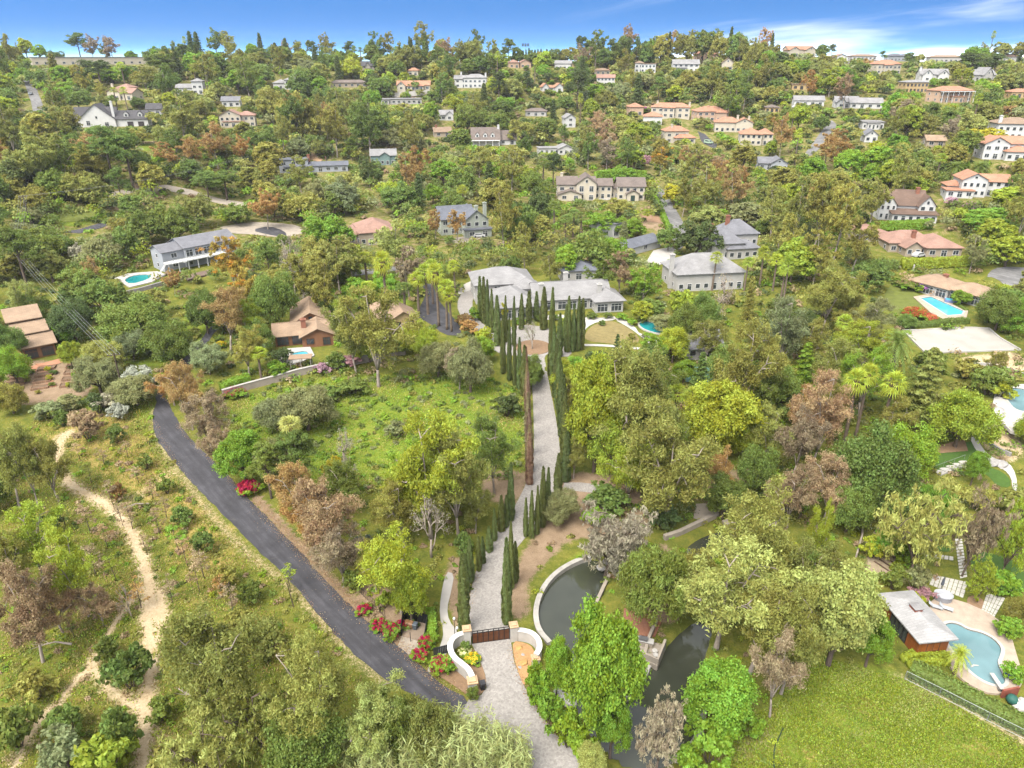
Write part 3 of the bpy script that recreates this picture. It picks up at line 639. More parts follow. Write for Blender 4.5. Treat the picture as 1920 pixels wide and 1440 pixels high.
# middle
HS('estate_house', 'large cream estate house with tall window bay and grey gables', 'the cream estate house', (1040, 378, 1208, 374), 'cream', 'mocha', [(.03, .45, 3, 13, 6.4, g, 2.6, dict(w=4)), (.24, .46, 0, 12, 7.2, gyy, 3, dict(w=2, tall=1)), (.04, .3, -1.5, 4, 2.8, gyy, 1.6, dict(w=2)), (.44, .64, 3, 12, 6, g, 2.2, dict(w=3)), (.62, .73, 5, 11, 4.6, g, 1.2, dict(w=2)), (.7, 1, 1, 12, 6, g, 2.8, dict(w=4)), (.8, .93, -1, 2, 3.2, gyy, 1.3, dict(door=[.5], w=0))], chim=[(.08, 8, 10.6)])
HS('modern_house', 'low white house with flat and gabled roofs among dark conifers', 'the low white gabled house', (1012, 292, 1076, 289), 'white', 'lite', [(0, .6, 2, 10, 3.2, fl, 0, dict(w=4)), (.55, 1, 0, 10, 3.2, gyy, 1.8, dict(w=3))])
HS('house', 'white two-storey house with pink tiled roof, centre of the ridge slope', 'the white house with the pink roof', (1119, 162, 1152, 161), 'white', 'pinkt', [(0, 1, 0, 9, 5.6, g, 2, dict(w=5))])
HS('ranch_house', 'low tan ranch house with chimney just above the pink-roofed house', 'the low tan ranch above it', (1117, 141, 1144, 140), 'tan', 'tan', [(0, 1, 0, 8, 3, hp, 1.5, dict(w=3))], chim=[(.95, 4, 5.5)])
HS('modern_house', 'white modern house with flat roof and dark window band near the ridge', 'the flat-roofed white ridge house', (1190, 137, 1228, 136), 'white', 'tan', [(.3, 1, 0, 9, 6, fl, 0, dict(w=4)), (0, .4, 2, 10, 6.5, hp, 1.4, dict(w=2))])
HS('house', 'white house with pale grey roof and full-width balcony near the ridge', 'the white house with the grey balcony', (1262, 136, 1310, 135), 'white', 'lite', [(0, 1, 1, 11, 5.6, g, 2.8, dict(w=5)), (0, .5, -1.5, 2, 3, sh, .6, dict(w=3))])
HS('villa', 'terracotta-roofed villa right under the tall ridge eucalyptus trees', 'the villa under the ridge eucalyptus', (1306, 113, 1352, 112), 'peach', 'terra', [(0, .4, 0, 8, 4, gyy, 2.2, dict(w=1)), (.35, 1, 1, 9, 4, hp, 2.2, dict(w=3))])
HS('house', 'cream gabled house peeping out between the ridge eucalyptus trees', 'the cream gabled ridge house', (1353, 132, 1374, 131), 'cream', 'tan', [(0, 1, 0, 8, 5, gyy, 3, dict(w=2))])
HS('cottage', 'white cottage with two small red gables amid the woodland', 'the twin red-gabled cottage', (1017, 173, 1056, 172), 'white', 'terra', [(0, .3, 0, 7, 3.6, gyy, 2, dict(w=1)), (.28, .66, 2, 7, 3, g, 1, {}), (.64, 1, 0, 7, 3.6, gyy, 2, dict(w=1))])
HS('house', 'narrow white house end standing alone in the woodland', 'the narrow white house', (1060, 240, 1079, 238), 'white', 'lite', [(0, 1, 0, 10, 5.6, gyy, 2, dict(w=1))])
HS('villa', 'terracotta-roofed white villa with two storeys, back row of the cul-de-sac', 'the back-row terracotta villa', (1221, 222, 1291, 220), 'cream', 'terra', [(0, 1, 2, 12, 6, hp, 2.3, dict(w=6)), (.3, .6, 0, 8, 5.8, hp, 2, dict(w=2))], chim=[(.15, 7, 9.5), (.98, 6, 9)])
HS('villa', 'peach villa with terracotta roof, rightmost of the back row', 'the peach terracotta villa', (1306, 229, 1363, 227), 'peach', 'terra', [(0, 1, 0, 12, 5.8, hp, 2.6, dict(w=5)), (.6, .95, -1.5, 6, 5.2, hp, 2, dict(w=2))], chim=[(.45, 6, 9)])
HS('villa', 'cream villa with long terracotta roof and red shrub at its right corner', 'the long-roofed terracotta villa', (1341, 249, 1408, 247), 'cream', 'terra', [(0, .7, 1, 12, 5.2, hp, 2.6, dict(w=5)), (.55, 1, 0, 9, 5.4, gyy, 2.2, dict(w=3))], chim=[(.6, 6, 9), (.9, 6, 8.6)])
HS('villa', 'white and terracotta villa at the corner of the cul-de-sac street', 'the corner terracotta villa', (1249, 271, 1304, 268), 'cream', 'terra', [(0, .8, 3, 12, 6.4, hp, 2.4, dict(w=3)), (.3, 1, 0, 7, 3, hp, 1.9, dict(w=3))], chim=[(.25, 6, 10)])
HS('villa', 'small white villa with low terracotta roof left of the corner villa', 'the small terracotta villa', (1206, 236, 1240, 234), 'white', 'terra', [(0, 1, 0, 10, 5, hp, 2.2, dict(w=3))])
HS('villa', 'terracotta villa half hidden by a purple-flowering tree', 'the half-hidden terracotta villa', (1180, 217, 1206, 216), 'peach', 'terra', [(0, 1, 0, 10, 5, hp, 2.2, dict(w=2))])
HS('villa', 'terracotta villa at the right end of the cul-de-sac below the street', 'the lower right terracotta villa', (1388, 274, 1446, 272), 'cream', 'terra', [(0, .65, 0, 12, 5.5, hp, 2.6, dict(w=4)), (.55, 1, 2, 12, 5.5, hp, 2.4, dict(w=3))])
HS('cottage', 'small white house with blue-grey roof beside the sycamore', 'the small blue-grey roofed house', (1126, 446, 1164, 441), 'white', 'grey', [(0, 1, 0, 9, 4.6, hp, 1.7, dict(w=2))])
HS('garage', 'low garage with slate-grey gable roof by the pale concrete forecourt', 'the slate-roofed garage', (1180, 482, 1238, 462), 'white', 'blue', [(0, 1, 0, 8, 2.7, g, 1.6, dict(w=1))])
HS('chateau_wing', 'white manor wing with broad pale hip roof and corner chimney', 'the pale-roofed manor wing', (1268, 548, 1392, 541), 'pale', 'lite', [(0, 1.0, 0, 13, 5.2, hp, 4.4, dict(w=8))], chim=[(-.03, 4, 10.5)], near=1)
HS('manor_house', 'tall white manor house with steep grey roof and brick chimneys', 'the tall grey-roofed manor', (1332, 489, 1428, 480), 'pale', 'grey', [(.35, 1, 4, 14, 7, hp, 4, dict(w=5)), (0, .62, 0, 12, 5, hp, 4.6, dict(w=3)), (.3, .9, -1, 6, 3.4, hp, 2.2, dict(w=4))], chim=[(.5, 9, 12.6), (.13, 7, 10.5)])
HS('main_house', 'sprawling white mansion with pale grey hip roofs behind the cypresses', 'the white mansion', (905, 603, 1170, 585), 'pale', 'lite', [(.0, .42, 14, 27, 5.6, hp, 3.2, dict(w=4)), (.06, .40, 0, 15, 3.3, hp, 3.4, dict(glassrow=1, w=0)), (.39, .93, 5, 15, 3.6, g, 3.2, dict(glassrow=1, w=0)), (.80, 1.0, 1, 11, 3.2, hp, 2.4, dict(glassrow=1, w=0)), (.28, .44, 10, 16, 5.2, hp, 2.2, dict(w=2))], chim=[(.43, 5, 8.2), (.66, 14, 8.4), (.85, 5, 7.2)], near=1)
HS('rear_wing', 'low dark-roofed outbuilding directly behind the white mansion', 'the dark-roofed outbuilding', (1052, 528, 1118, 524), 'pale', 'blue', [(0, 1, 0, 9, 3.0, hp, 2.0, dict(w=3))])
HS('guest_house', 'white guest house with grey roof beside the mansion pool', 'the white guest house', (1287, 672, 1352, 670), 'pale', 'grey', [(0, 1, 0, 10, 3.0, g, 2.6, dict(w=3)), (.35, 1, -1.2, 3, 3.0, sh, .5, dict(w=2))], near=1)
HS('pool_house', 'orange cedar pool house with pale grey roof beside the kidney pool', 'the cedar pool house', (1716, 1232, 1771, 1226), 'brown', 'bright', [(0, 1, 0, 8.2, 3.0, hp, .9, {})], near=1, custom='pool_house')
# right hillside
HS('villa', 'cream double-gabled villa with terracotta roof on the right skyline', 'the double-gabled skyline villa', (1478, 107, 1531, 106), 'cream', 'terra', [(0, 1, 3, 11, 5.4, g, 2.2, dict(w=3)), (0, .35, 0, 9, 5, gyy, 2.2, dict(w=2)), (.6, 1, 0, 9, 5, gyy, 2.2, dict(w=2))])
HS('house', 'white chimneyed house between two dark pines on the right skyline', 'the chimneyed skyline house', (1565, 111, 1590, 111), 'white', 'pinkt', [(0, 1, 0, 9, 5, gyy, 2, dict(w=3))], chim=[(.5, 2, 8.4)])
HS('house', 'white house with thin tan roof and long balcony on the skyline', 'the balconied skyline house', (1598, 112, 1643, 112), 'white', 'tan', [(0, 1, 0, 10, 6, hp, 1.4, dict(w=6)), (0, 1.05, -2, 0, 2.8, fl, 0, {})])
HS('house', 'slate-blue low house on the right skyline', 'the slate-blue skyline house', (1666, 115, 1716, 115), 'grey', 'blue', [(0, .6, 0, 9, 4, hp, 1.8, dict(w=4)), (.5, 1, 1, 10, 4, hp, 1.6, dict(w=3))])
HS('house', 'long low pale house with brown roof further right on the skyline', 'the long pale skyline house', (1745, 117, 1802, 117), 'pale', 'tan', [(0, 1, 0, 10, 4, hp, 1.6, dict(w=7))])
HS('house', 'pale house with brown roof at the right end of the skyline', 'the right-end skyline house', (1876, 116, 1912, 116), 'pale', 'brown', [(0, 1, 0, 9, 4, g, 1.8, dict(w=4))])
HS('villa', 'cream villa with broad terracotta hip roof just below the right skyline', 'the broad hip-roofed villa', (1641, 140, 1689, 138), 'cream', 'terra', [(0, 1, 0, 11, 6.4, hp, 2.6, dict(w=6)), (.25, .6, -1.4, 5, 5.8, hp, 1.8, dict(w=2))])
HS('house', 'white house with grey cross gables beside pointed yellow-green trees', 'the grey cross-gabled house', (1728, 154, 1776, 152), 'white', 'lite', [(0, 1, 3, 12, 4.6, g, 3, dict(w=3)), (.05, .4, 0, 9, 4.4, gyy, 2.8, dict(w=1)), (.6, .98, 0, 9, 4.4, gyy, 2.8, dict(w=2))], chim=[(.02, 6, 9)])
HS('house', 'brick-ended house with pointed grey gables at the upper right', 'the pointed grey-gabled house', (1826, 153, 1872, 151), 'pale', 'lite', [(0, 1, 2, 11, 4, g, 3, dict(w=3)), (.35, .75, 0, 10, 4.2, gyy, 4.2, dict(w=1))])
HS('house', 'tan two-storey house with flat grey roof on the right slope', 'the tan flat-roofed house', (1696, 175, 1738, 173), 'ochre', 'lite', [(0, 1, 0, 10, 6, hp, 1.2, dict(w=6))])
HS('villa', 'terracotta-roofed villa with tall columned porch on the right slope', 'the columned villa', (1757, 193, 1826, 191), 'peach', 'terra', [(0, 1, 1, 12, 6.2, hp, 2.2, dict(w=6, porch=1)), (.35, .65, -2, 3, 3.2, fl, 0, dict(w=2))])
HS('house', 'low orange-tiled house at the right edge below the gabled houses', 'the right-edge orange-tiled house', (1896, 185, 1935, 183), 'ochre', 'terra', [(0, 1, 0, 9, 3.4, hp, 1.8, dict(w=4))])
HS('house', 'long white house with steep white gables on the middle right slope', 'the white steep-gabled house', (1570, 205, 1650, 202), 'white', 'lite', [(0, .5, 3, 11, 3.6, g, 2.6, dict(w=3)), (.02, .2, 0, 9, 3.6, gyy, 2.4, dict(w=1)), (.3, 1, 0, 9, 3.2, g, 2.4, dict(w=4))])
HS('house', 'low white house partly behind trees on the middle right slope', 'the low white house', (1490, 200, 1542, 198), 'white', 'lite', [(0, 1, 0, 9, 3.4, g, 2.2, dict(w=4))])
HS('shed', 'small tan flat-roofed building below the ridge trees', 'the small tan building', (1486, 169, 1519, 168), 'ochre', 'tan', [(0, 1, 0, 7, 3.2, fl, 0, dict(w=3))])
HS('cottage', 'low tan cottage at the left of the winding hill road', 'the low tan cottage', (1435, 212, 1459, 211), 'ochre', 'mocha', [(0, 1, 0, 8, 3, hp, 1.4, dict(w=3))])
HS('house', 'small white flat-roofed house with curved window wall', 'the small white flat-roofed house', (1618, 244, 1654, 241), 'white', 'lite', [(0, 1, 0, 10, 3.4, fl, 0, dict(w=5)), (.2, .75, -2, 1, 3, fl, 0, dict(w=3))])
HS('cottage', 'small grey gabled cottage beside a rust-coloured tree', 'the small grey gabled cottage', (1621, 268, 1643, 266), 'white', 'grey', [(0, 1, 0, 8, 3.4, gyy, 2.2, dict(w=2))])
HS('cottage', 'low tan-roofed cottage near the dark silvery tree', 'the low tan-roofed cottage', (1738, 276, 1769, 275), 'tan', 'ltan', [(0, 1, 0, 8, 2.8, g, 1.8, dict(w=2))])
HS('villa', 'white villa with brown roof and tall chimney at the upper right edge', 'the brown-roofed villa at the right edge', (1870, 262, 1935, 262), 'white', 'tan', [(0, 1, 0, 12, 6.4, hp, 2.2, dict(w=6))], chim=[(.03, 1, 9.8)])
HS('villa', 'white villa with orange gable roof and arched windows at the right edge', 'the orange-gabled villa at the right edge', (1851, 303, 1935, 300), 'white', 'terra', [(0, .5, 3, 13, 6.2, gyy, 2.4, dict(w=3)), (.4, 1, 0, 12, 3.4, hp, 2, dict(w=4)), (.3, 1, 5, 14, 6.2, g, 2.4, dict(w=3))])
HS('villa', 'rambling white villa with orange tile roofs and broad terrace wall', 'the rambling white villa', (1768, 377, 1900, 366), 'white', 'terra', [(.08, .35, 5, 12, 3.4, hp, 1.6, dict(w=3)), (.25, .62, 2, 13, 6.4, gyy, 2.2, dict(w=4)), (.55, 1, 5, 13, 5.6, g, 2, dict(w=4)), (0, .4, -1.5, 5, 2.6, fl, 0, dict(w=3))])
HS('victorian_house', 'white house with brown shingle roof and blue-trimmed wraparound balcony', 'the brown-shingled house', (1647, 418, 1753, 413), 'white', 'brown', [(.05, .85, 4, 14, 5.4, g, 4.4, dict(w=4)), (0, .3, 2, 12, 5.6, gyy, 3.4, dict(w=3)), (.7, 1, 2, 12, 5.6, gyy, 3.2, dict(w=2)), (.2, 1, -1.5, 4, 2.9, sh, .9, dict(w=6))], chim=[(.72, 8, 11)])
HS('ranch_house', 'sprawling ranch house with faded pink tile roof between hedges', 'the pink-tiled ranch house', (1680, 487, 1802, 478), 'tan', 'pinkt', [(.0, .75, 6, 17, 3.2, hp, 3.0, dict(w=5)), (.45, 1, 0, 14, 3, hp, 2.8, dict(w=3)), (.15, .4, 1, 8, 3, gyy, 1.8, dict(w=2))], chim=[(.4, 8, 7)])
HS('cottage', 'small pink-tiled hip-roofed garage beside the parked white car', 'the pink-tiled garage', (1614, 456, 1660, 450), 'tan', 'pinkt', [(0, 1, 0, 10, 3, hp, 1.8, dict(w=2))])
HS('ranch_house', 'long low white ranch house with tan roof above the rectangular pool', 'the low white ranch house', (1706, 530, 1838, 573), 'pale', 'ltan', [(0, .55, 0, 10, 3, hp, 2.2, dict(glassrow=1, w=0)), (.5, 1, 1, 10, 3, hp, 2.0, dict(glassrow=1, w=0))], chim=[(.35, 5, 6)], near=1)
HS('house', 'grey house with dormer half hidden at the foot of the winding road', 'the grey house by the winding road', (1424, 322, 1474, 318), 'grey', 'grey', [(0, .5, 2, 10, 3.2, g, 2.2, dict(w=2)), (.4, 1, 0, 10, 3.4, gyy, 2.2, dict(w=3))])
HS('pergola_house', 'small white house with grey roof and steps at the centre left', 'the small white stepped house', (985, 218, 1024, 218), 'pale', 'mocha', [(0, 1, 0, 8, 3, hp, 1.6, dict(w=3))])
HS('house', 'white house at the ridge gap left of the round ridge tree', 'the white ridge-gap house', (1040, 131, 1070, 130), 'white', 'lite', [(0, 1, 0, 9, 4.4, g, 2, dict(w=4))])
HS('house', 'pink-roofed house by the row of ridge cypresses', 'the pink-roofed ridge house', (955, 128, 996, 127), 'peach', 'pinkt', [(0, .45, 0, 9, 4, hp, 2, dict(w=2)), (.5, 1, 1, 9, 4, gyy, 2, dict(w=2))])

KEEP = []    # (x0, y0, x1, y1, Y): picture areas that scattered trees in front must leave open
for h in HOUSES:
    x0, y0, x1, y1 = h['ext']; A, B = G(x0, y0), G(x1, y1)
    yaw = math.atan2(B.y - A.y, B.x - A.x)
    if abs(y0 - y1) <= 4 : yaw = max(-.35, min(.35, yaw))
    Wd = Vector((B.x - A.x, B.y - A.y)).length if abs(y0 - y1) > 4 else (B.x - A.x) / math.cos(yaw)
    if abs(y0 - y1) <= 4:
        M = G((x0 + x1) / 2, (y0 + y1) / 2); yaw = max(-.2, min(.2, yaw * .6)); Wd = (x1 - x0) * depth(M.y, M.z) / F / math.cos(yaw); B = M; A = Vector((M.x - Wd / 2 * math.cos(yaw), M.y - Wd / 2 * math.sin(yaw), M.z))
    dmax = max(wg[3] for wg in h['wings'])
    c = Vector((A.x, A.y)) + Vector((math.cos(yaw), math.sin(yaw))) * Wd / 2 + Vector((-math.sin(yaw), math.cos(yaw))) * dmax * .35
    h.update(A=A, yaw=yaw, W=Wd, c=c, z=(A.z + B.z) / 2, dmax=dmax)
for h in HOUSES: pad(h['c'].x, h['c'].y, max(h['W'], h['dmax']) * .55, 9 + h['W'] * .25, h['z'])
# level ground for ponds, courts, pools
for px_, py_, r_, s_ in ((1150, 1230, 26, 14), (1800, 640, 19, 10), (1765, 577, 13, 8), (1225, 615, 9, 6), (1000, 640, 12, 12), (1830, 1230, 16, 8), (252, 525, 9, 6), (1310, 700, 9, 6), (1330, 1010, 10, 6), (560, 668, 6, 5), (1890, 740, 10, 6)):
    p_ = G(px_, py_); pad(p_.x, p_.y, r_, s_)

WINM = {}
def window_mesh(w_, h_, trim, both):
    key = (round(w_, 1), round(h_, 1), trim, both)
    if key in WINM: return WINM[key]
    m = MB(); t = .1; d = .09
    m.box(-w_ / 2, w_ / 2, -d, .03, 0, t); m.box(-w_ / 2, w_ / 2, -d, .03, h_ - t, h_); m.box(-w_ / 2, -w_ / 2 + t, -d, .03, t, h_ - t); m.box(w_ / 2 - t, w_ / 2, -d, .03, t, h_ - t)
    nv = max(1, int(w_ / .8))
    for i in range(1, nv): x = -w_ / 2 + w_ * i / nv; m.box(x - .035, x + .035, -d * .8, .03, t, h_ - t)
    if h_ > 2: m.box(-w_ / 2 + t, w_ / 2 - t, -d * .7, .03, h_ * .68, h_ * .68 + .07)
    tm = plain('trim_' + trim, dict(white=(.75, .75, .73), dark=(.04, .04, .04), brown=(.12, .06, .03))[trim], .6)
    pm = MB(); pm.quad((-w_ / 2 + t, -.02, t), (w_ / 2 - t, -.02, t), (w_ / 2 - t, -.02, h_ - t), (-w_ / 2 + t, -.02, h_ - t))
    if both:
        pm_v = len(m.v); m.m = 1; m.hull(pm.v, pm.f); WINM[key] = (m.mesh('window', [tm, GLASS]), None)
    else: WINM[key] = (m.mesh('window', tm), pm.mesh('pane', GLASS))
    return WINM[key]
def put_window(e, x, y, z, rz, w_, h_, trim, near):
    a, b = window_mesh(w_, h_, trim, not near); o = obj('window', a, e, (x, y, z), rz)
    if b: obj('pane', b, o)
DOORM = {}
def put_door(e, x, y, z, w_, h_, mat, name='door'):
    k = (w_, h_, mat.name)
    if k not in DOORM:
        m = MB(); m.box(-w_ / 2, w_ / 2, -.06, .03, 0, h_)
        for i in range(4): m.box(-w_ / 2 + .1, w_ / 2 - .1, -.085, -.06, h_ * (.06 + .235 * i), h_ * (.25 + .235 * i))
        DOORM[k] = m.mesh(name, mat)
    return obj(name, DOORM[k], e, (x, y, z))
def gable(m, x0, x1, y0, y1, h_, rise, ax, ov=.5, t=.16):
    if ax == 'gy':      # ridge along y
        n0 = len(m.v); mm = MB(); gable(mm, y0, y1, x0, x1, h_, rise, 'gx', ov, t)
        m.v += [(b, a, c) for a, b, c in mm.v]; m.f += [tuple(n0 + i for i in f)[::-1] for f in mm.f]; m.mi += [m.m] * len(mm.f); return
    ym = (y0 + y1) / 2; sl = rise / (ym - y0)
    for s in (0, 1):
        ye = y0 - ov if s == 0 else y1 + ov; ze = h_ - ov * sl
        top = [(x0 - ov, ye, ze + t), (x1 + ov, ye, ze + t), (x1 + ov, ym, h_ + rise + t), (x0 - ov, ym, h_ + rise + t)]
        bot = [(a, b, c - t + .012) for a, b, c in top]
        fs = [(0, 1, 2, 3), (7, 6, 5, 4), (0, 4, 5, 1), (1, 5, 6, 2), (2, 6, 7, 3), (3, 7, 4, 0)]
        m.hull(top + bot, fs if s == 0 else [f[::-1] for f in fs])
def hip(m, x0, x1, y0, y1, h_, rise, ov=.6):
    a, b, c, d = x0 - ov, x1 + ov, y0 - ov, y1 + ov; wx, wy = b - a, d - c; i = min(wx, wy) / 2 * .96
    if wx >= wy: r = [(a + i, (c + d) / 2), (b - i, (c + d) / 2)]
    else: r = [((a + b) / 2, c + i), ((a + b) / 2, d - i)]
    z0, z1, z2 = h_ + .004, h_ + .2, h_ + .2 + rise
    v = [(a, c, z0), (b, c, z0), (b, d, z0), (a, d, z0), (a, c, z1), (b, c, z1), (b, d, z1), (a, d, z1), (*r[0], z2), (*r[1], z2)]
    f = [(3, 2, 1, 0), (0, 1, 5, 4), (1, 2, 6, 5), (2, 3, 7, 6), (3, 0, 4, 7)]
    f += [(4, 5, 9, 8), (5, 6, 9), (6, 7, 8, 9), (7, 4, 8)] if wx >= wy else [(4, 5, 8), (5, 6, 9, 8), (6, 7, 9), (7, 4, 8, 9)]
    m.hull(v, f)
def build_house(h):
    A, yaw, W, o = h['A'], h['yaw'], h['W'], h['o']; near = bool(o.get('near')); z0 = hz(h['c'].x, h['c'].y)
    e = empty(h['name'], (A.x, A.y, z0), yaw); tag(e, h['label'], 'house' if h['name'] not in ('garage', 'shed', 'pavilion', 'cabin') else h['name']); h['e'] = e
    wm, rm = wmat(h['wall']), rmat(h['roof']); trim = 'white' if h['wall'] not in ('brown', 'ochre', 'stone') else 'brown'
    if o.get('custom'): wm = woodmat('cedar', (.42, .13, .03), 6, 2)
    for (u0, u1, v0, v1, hh, rf, rise, op) in h['wings']:
        x0, x1 = u0 * W, u1 * W; m = MB(); xm, ym = (x0 + x1) / 2, (v0 + v1) / 2; e_ = .004 * (1 + len(e.children) % 7)
        x0 += e_; x1 -= e_; v0 += e_; v1 -= e_
        if rf == 'gx': m.hull([(x, y, z) for x in (x0, x1) for y, z in ((v0, -3), (v1, -3), (v1, hh), (ym, hh + rise), (v0, hh))], [(0, 1, 2, 3, 4)[::-1], (5, 6, 7, 8, 9), (0, 4, 9, 5)[::-1], (1, 0, 5, 6)[::-1], (2, 1, 6, 7)[::-1]])
        elif rf == 'gy': m.hull([(x, y, z) for y in (v0, v1) for x, z in ((x0, -3), (x1, -3), (x1, hh), (xm, hh + rise), (x0, hh))], [(0, 1, 2, 3, 4), (5, 6, 7, 8, 9)[::-1], (0, 4, 9, 5), (1, 0, 5, 6), (2, 1, 6, 7)])
        elif rf == 'shed': m.hull([(x, y, z) for x in (x0, x1) for y, z in ((v0, -3), (v1, -3), (v1, hh + rise), (v0, hh))], [(3, 2, 1, 0), (4, 5, 6, 7), (0, 4, 7, 3), (1, 2, 6, 5), (0, 1, 5, 4)])
        else: m.box(x0, x1, v0, v1, -3, hh)
        m.build('wall', wm, e)
        r = MB(); ov = .7 if near else .55
        if rf in ('gx', 'gy'): gable(r, x0, x1, v0, v1, hh, rise, rf, ov)
        elif rf == 'hip': hip(r, x0, x1, v0, v1, hh, rise, ov)
        elif rf == 'shed':
            sl = rise / (v1 - v0); t = .2
            r.hull([(x, y, hh + (y - v0) * sl + q) for q in (.01, t) for x, y in ((x0 - ov, v0 - ov), (x1 + ov, v0 - ov), (x1 + ov, v1 + ov * .5), (x0 - ov, v1 + ov * .5))], [(3, 2, 1, 0), (4, 5, 6, 7), (0, 1, 5, 4), (1, 2, 6, 5), (2, 3, 7, 6), (3, 0, 4, 7)])
        else: r.box(x0 - .4, x1 + .4, v0 - .4, v1 + .4, hh + .004, hh + .34)
        ro = r.build('roof', rm, e)
        if rf in ('gx', 'hip') and near:
            c = MB(); zr = hh + rise + (.16 if rf == 'gx' else .2)
            if (x1 - x0) > (v1 - v0) or rf == 'gx':
                ins = 0 if rf == 'gx' else (v1 - v0) / 2
                c.box(x0 + ins - (ov if rf == 'gx' else 0), x1 - ins + (ov if rf == 'gx' else 0), ym - .14, ym + .14, zr - .05, zr + .06); c.build('ridge_cap', rm, ro)
        wl = x1 - x0; fls = max(1, int(hh / 2.75)); n = op.get('w', max(1, int(wl / 4)))
        if op.get('glassrow'):
            n = max(2, int(wl / 2.9)); zf = 0.25 if hh < 4.5 else 3.3
            for i in range(n): put_window(e, x0 + wl * (i + .5) / n, v0 - .01, zf, 0, wl / n * .78, 2.3, trim, near)
            if hh > 4.5:
                for i in range(0, n, 3): put_window(e, x0 + wl * (i + .5) / n, v0 - .01, .6, 0, 1.2, 1.3, trim, near)
        elif n:
            for fz in range(fls):
                hw = 1.5 if not op.get('tall') else 2.4; ww = min(1.9, wl / n * .55)
                for i in range(n):
                    big = fz == 0 and i % 3 == 1
                    put_window(e, x0 + wl * (i + .5) / n, v0 - .01, fz * 2.9 + (.25 if big else .8), 0, ww, 2.1 if big else hw, trim, near)
        if rf == 'gy' and wl > 4 and rise > 2: put_window(e, xm, v0 - .01, hh + .25, 0, min(1.1, wl * .18), min(1.3, rise * .45), trim, near)
        for side, xs, rz in ((0, x0 - .01, -R(90)), (1, x1 + .01, R(90))):
            k = max(1, int((v1 - v0) / 4.5)); dep = v1 - v0
            if not o.get('custom') and dep > 4:
                for fz in range(fls):
                    for i in range(k): put_window(e, xs, v0 + dep * (i + .5) / k, fz * 2.9 + .85, rz, 1.2, 1.3, trim, near)
        for u in op.get('garage', []): put_door(e, x0 + wl * u, v0 - .01, 0, 2.9, 2.4, plain('garage_door_dark', (.06, .05, .05), .5), 'garage_door')
        for u in op.get('door', []): put_door(e, x0 + wl * u, v0 - .01, 0, 1.8, 2.4, plain('door_green', (.04, .07, .06), .5))
        for u in op.get('dorm', []):
            xd = x0 + wl * u; zd_ = hh + .18 * rise; yd_ = v0 + .18 * (ym - v0); dw = 1.1
            dm = MB(); dm.hull([(x, y, z) for y in (yd_, ym) for x, z in ((xd - dw, zd_ - .6), (xd + dw, zd_ - .6), (xd + dw, zd_ + 1.6), (xd, zd_ + 2.7), (xd - dw, zd_ + 1.6))], [(0, 1, 2, 3, 4), (5, 6, 7, 8, 9)[::-1], (0, 4, 9, 5), (2, 1, 6, 7)])
            do = dm.build('dormer', wm, e); rr = MB(); gable(rr, xd - dw, xd + dw, yd_, ym, zd_ + 1.6, 1.1, 'gy', .22, .12); rr.build('roof', rm, do)
            a, b = window_mesh(1.2, 1.3, trim, True); obj('window', a, do, (xd, yd_ - .01, zd_ + .2))
        if op.get('porch'):
            pm_ = plain('trim_white', (.75, .75, .73), .6); n = max(4, int(wl / 3)); pr = MB(); pr.box(x0, x1, v0 - 2.4, v0 - .02, hh - .5, hh - .22); pr.build('porch_beam', pm_, e)
            if not hasattr(build_house, 'col'): c = MB(); c.lathe([(.2, 0), (.2, .2), (.15, .25), (.13, .9), (.2, .94), (.2, 1)], 8); build_house.col = c.mesh('column', pm_)
            for i in range(n): obj('column', build_house.col, e, (x0 + .3 + (wl - .6) * i / (n - 1), v0 - 2.2, -.3), 0, (1, 1, hh - .2))
    for (u, v, hh) in o.get('chim', []):
        c = MB(); x = u * W; cm = plain('chimney_brick', WALL['brick'], .9) if h['wall'] in ('brown', 'tan', 'grey') or h['name'] in ('manor_house', 'ranch_house', 'victorian_house') else wm
        c.box(x - .6, x + .6, v - .5, v + .5, 0, hh - .35); c.box(x - .75, x + .75, v - .65, v + .65, hh - .345, hh - .12); c.box(x - .35, x + .35, v - .3, v + .3, hh - .117, hh + .1); c.build('chimney', cm, e)
    # picture box to keep open, footprint to keep clear
    us = []; 
    for (u0, u1, v0, v1, hh, rf, rise, op) in h['wings']:
        for u in (u0, u1):
            for v in (v0, v1):
                p = e.matrix_basis @ Vector((u * W, v, 0)); us.append(proj(p.x, p.y, z0)); us.append(proj(p.x, p.y, z0 + hh + rise * .6))
    xs = [p[0] for p in us]; ys = [p[1] for p in us]
    KEEP.append((min(xs) + 2, min(ys) + 2, max(xs) - 2, h['ext'][1] - 2, A.y, .12 if h['ext'][2] - h['ext'][0] >= 66 else .42)); h['box'] = (min(xs), min(ys), max(xs), max(ys))
    EXC.append([(min(xs) - 4, min(ys) + 6), (max(xs) + 4, min(ys) + 6), (max(xs) + 4, h['ext'][1] + 3), (min(xs) - 4, h['ext'][1] + 3)])
    return e
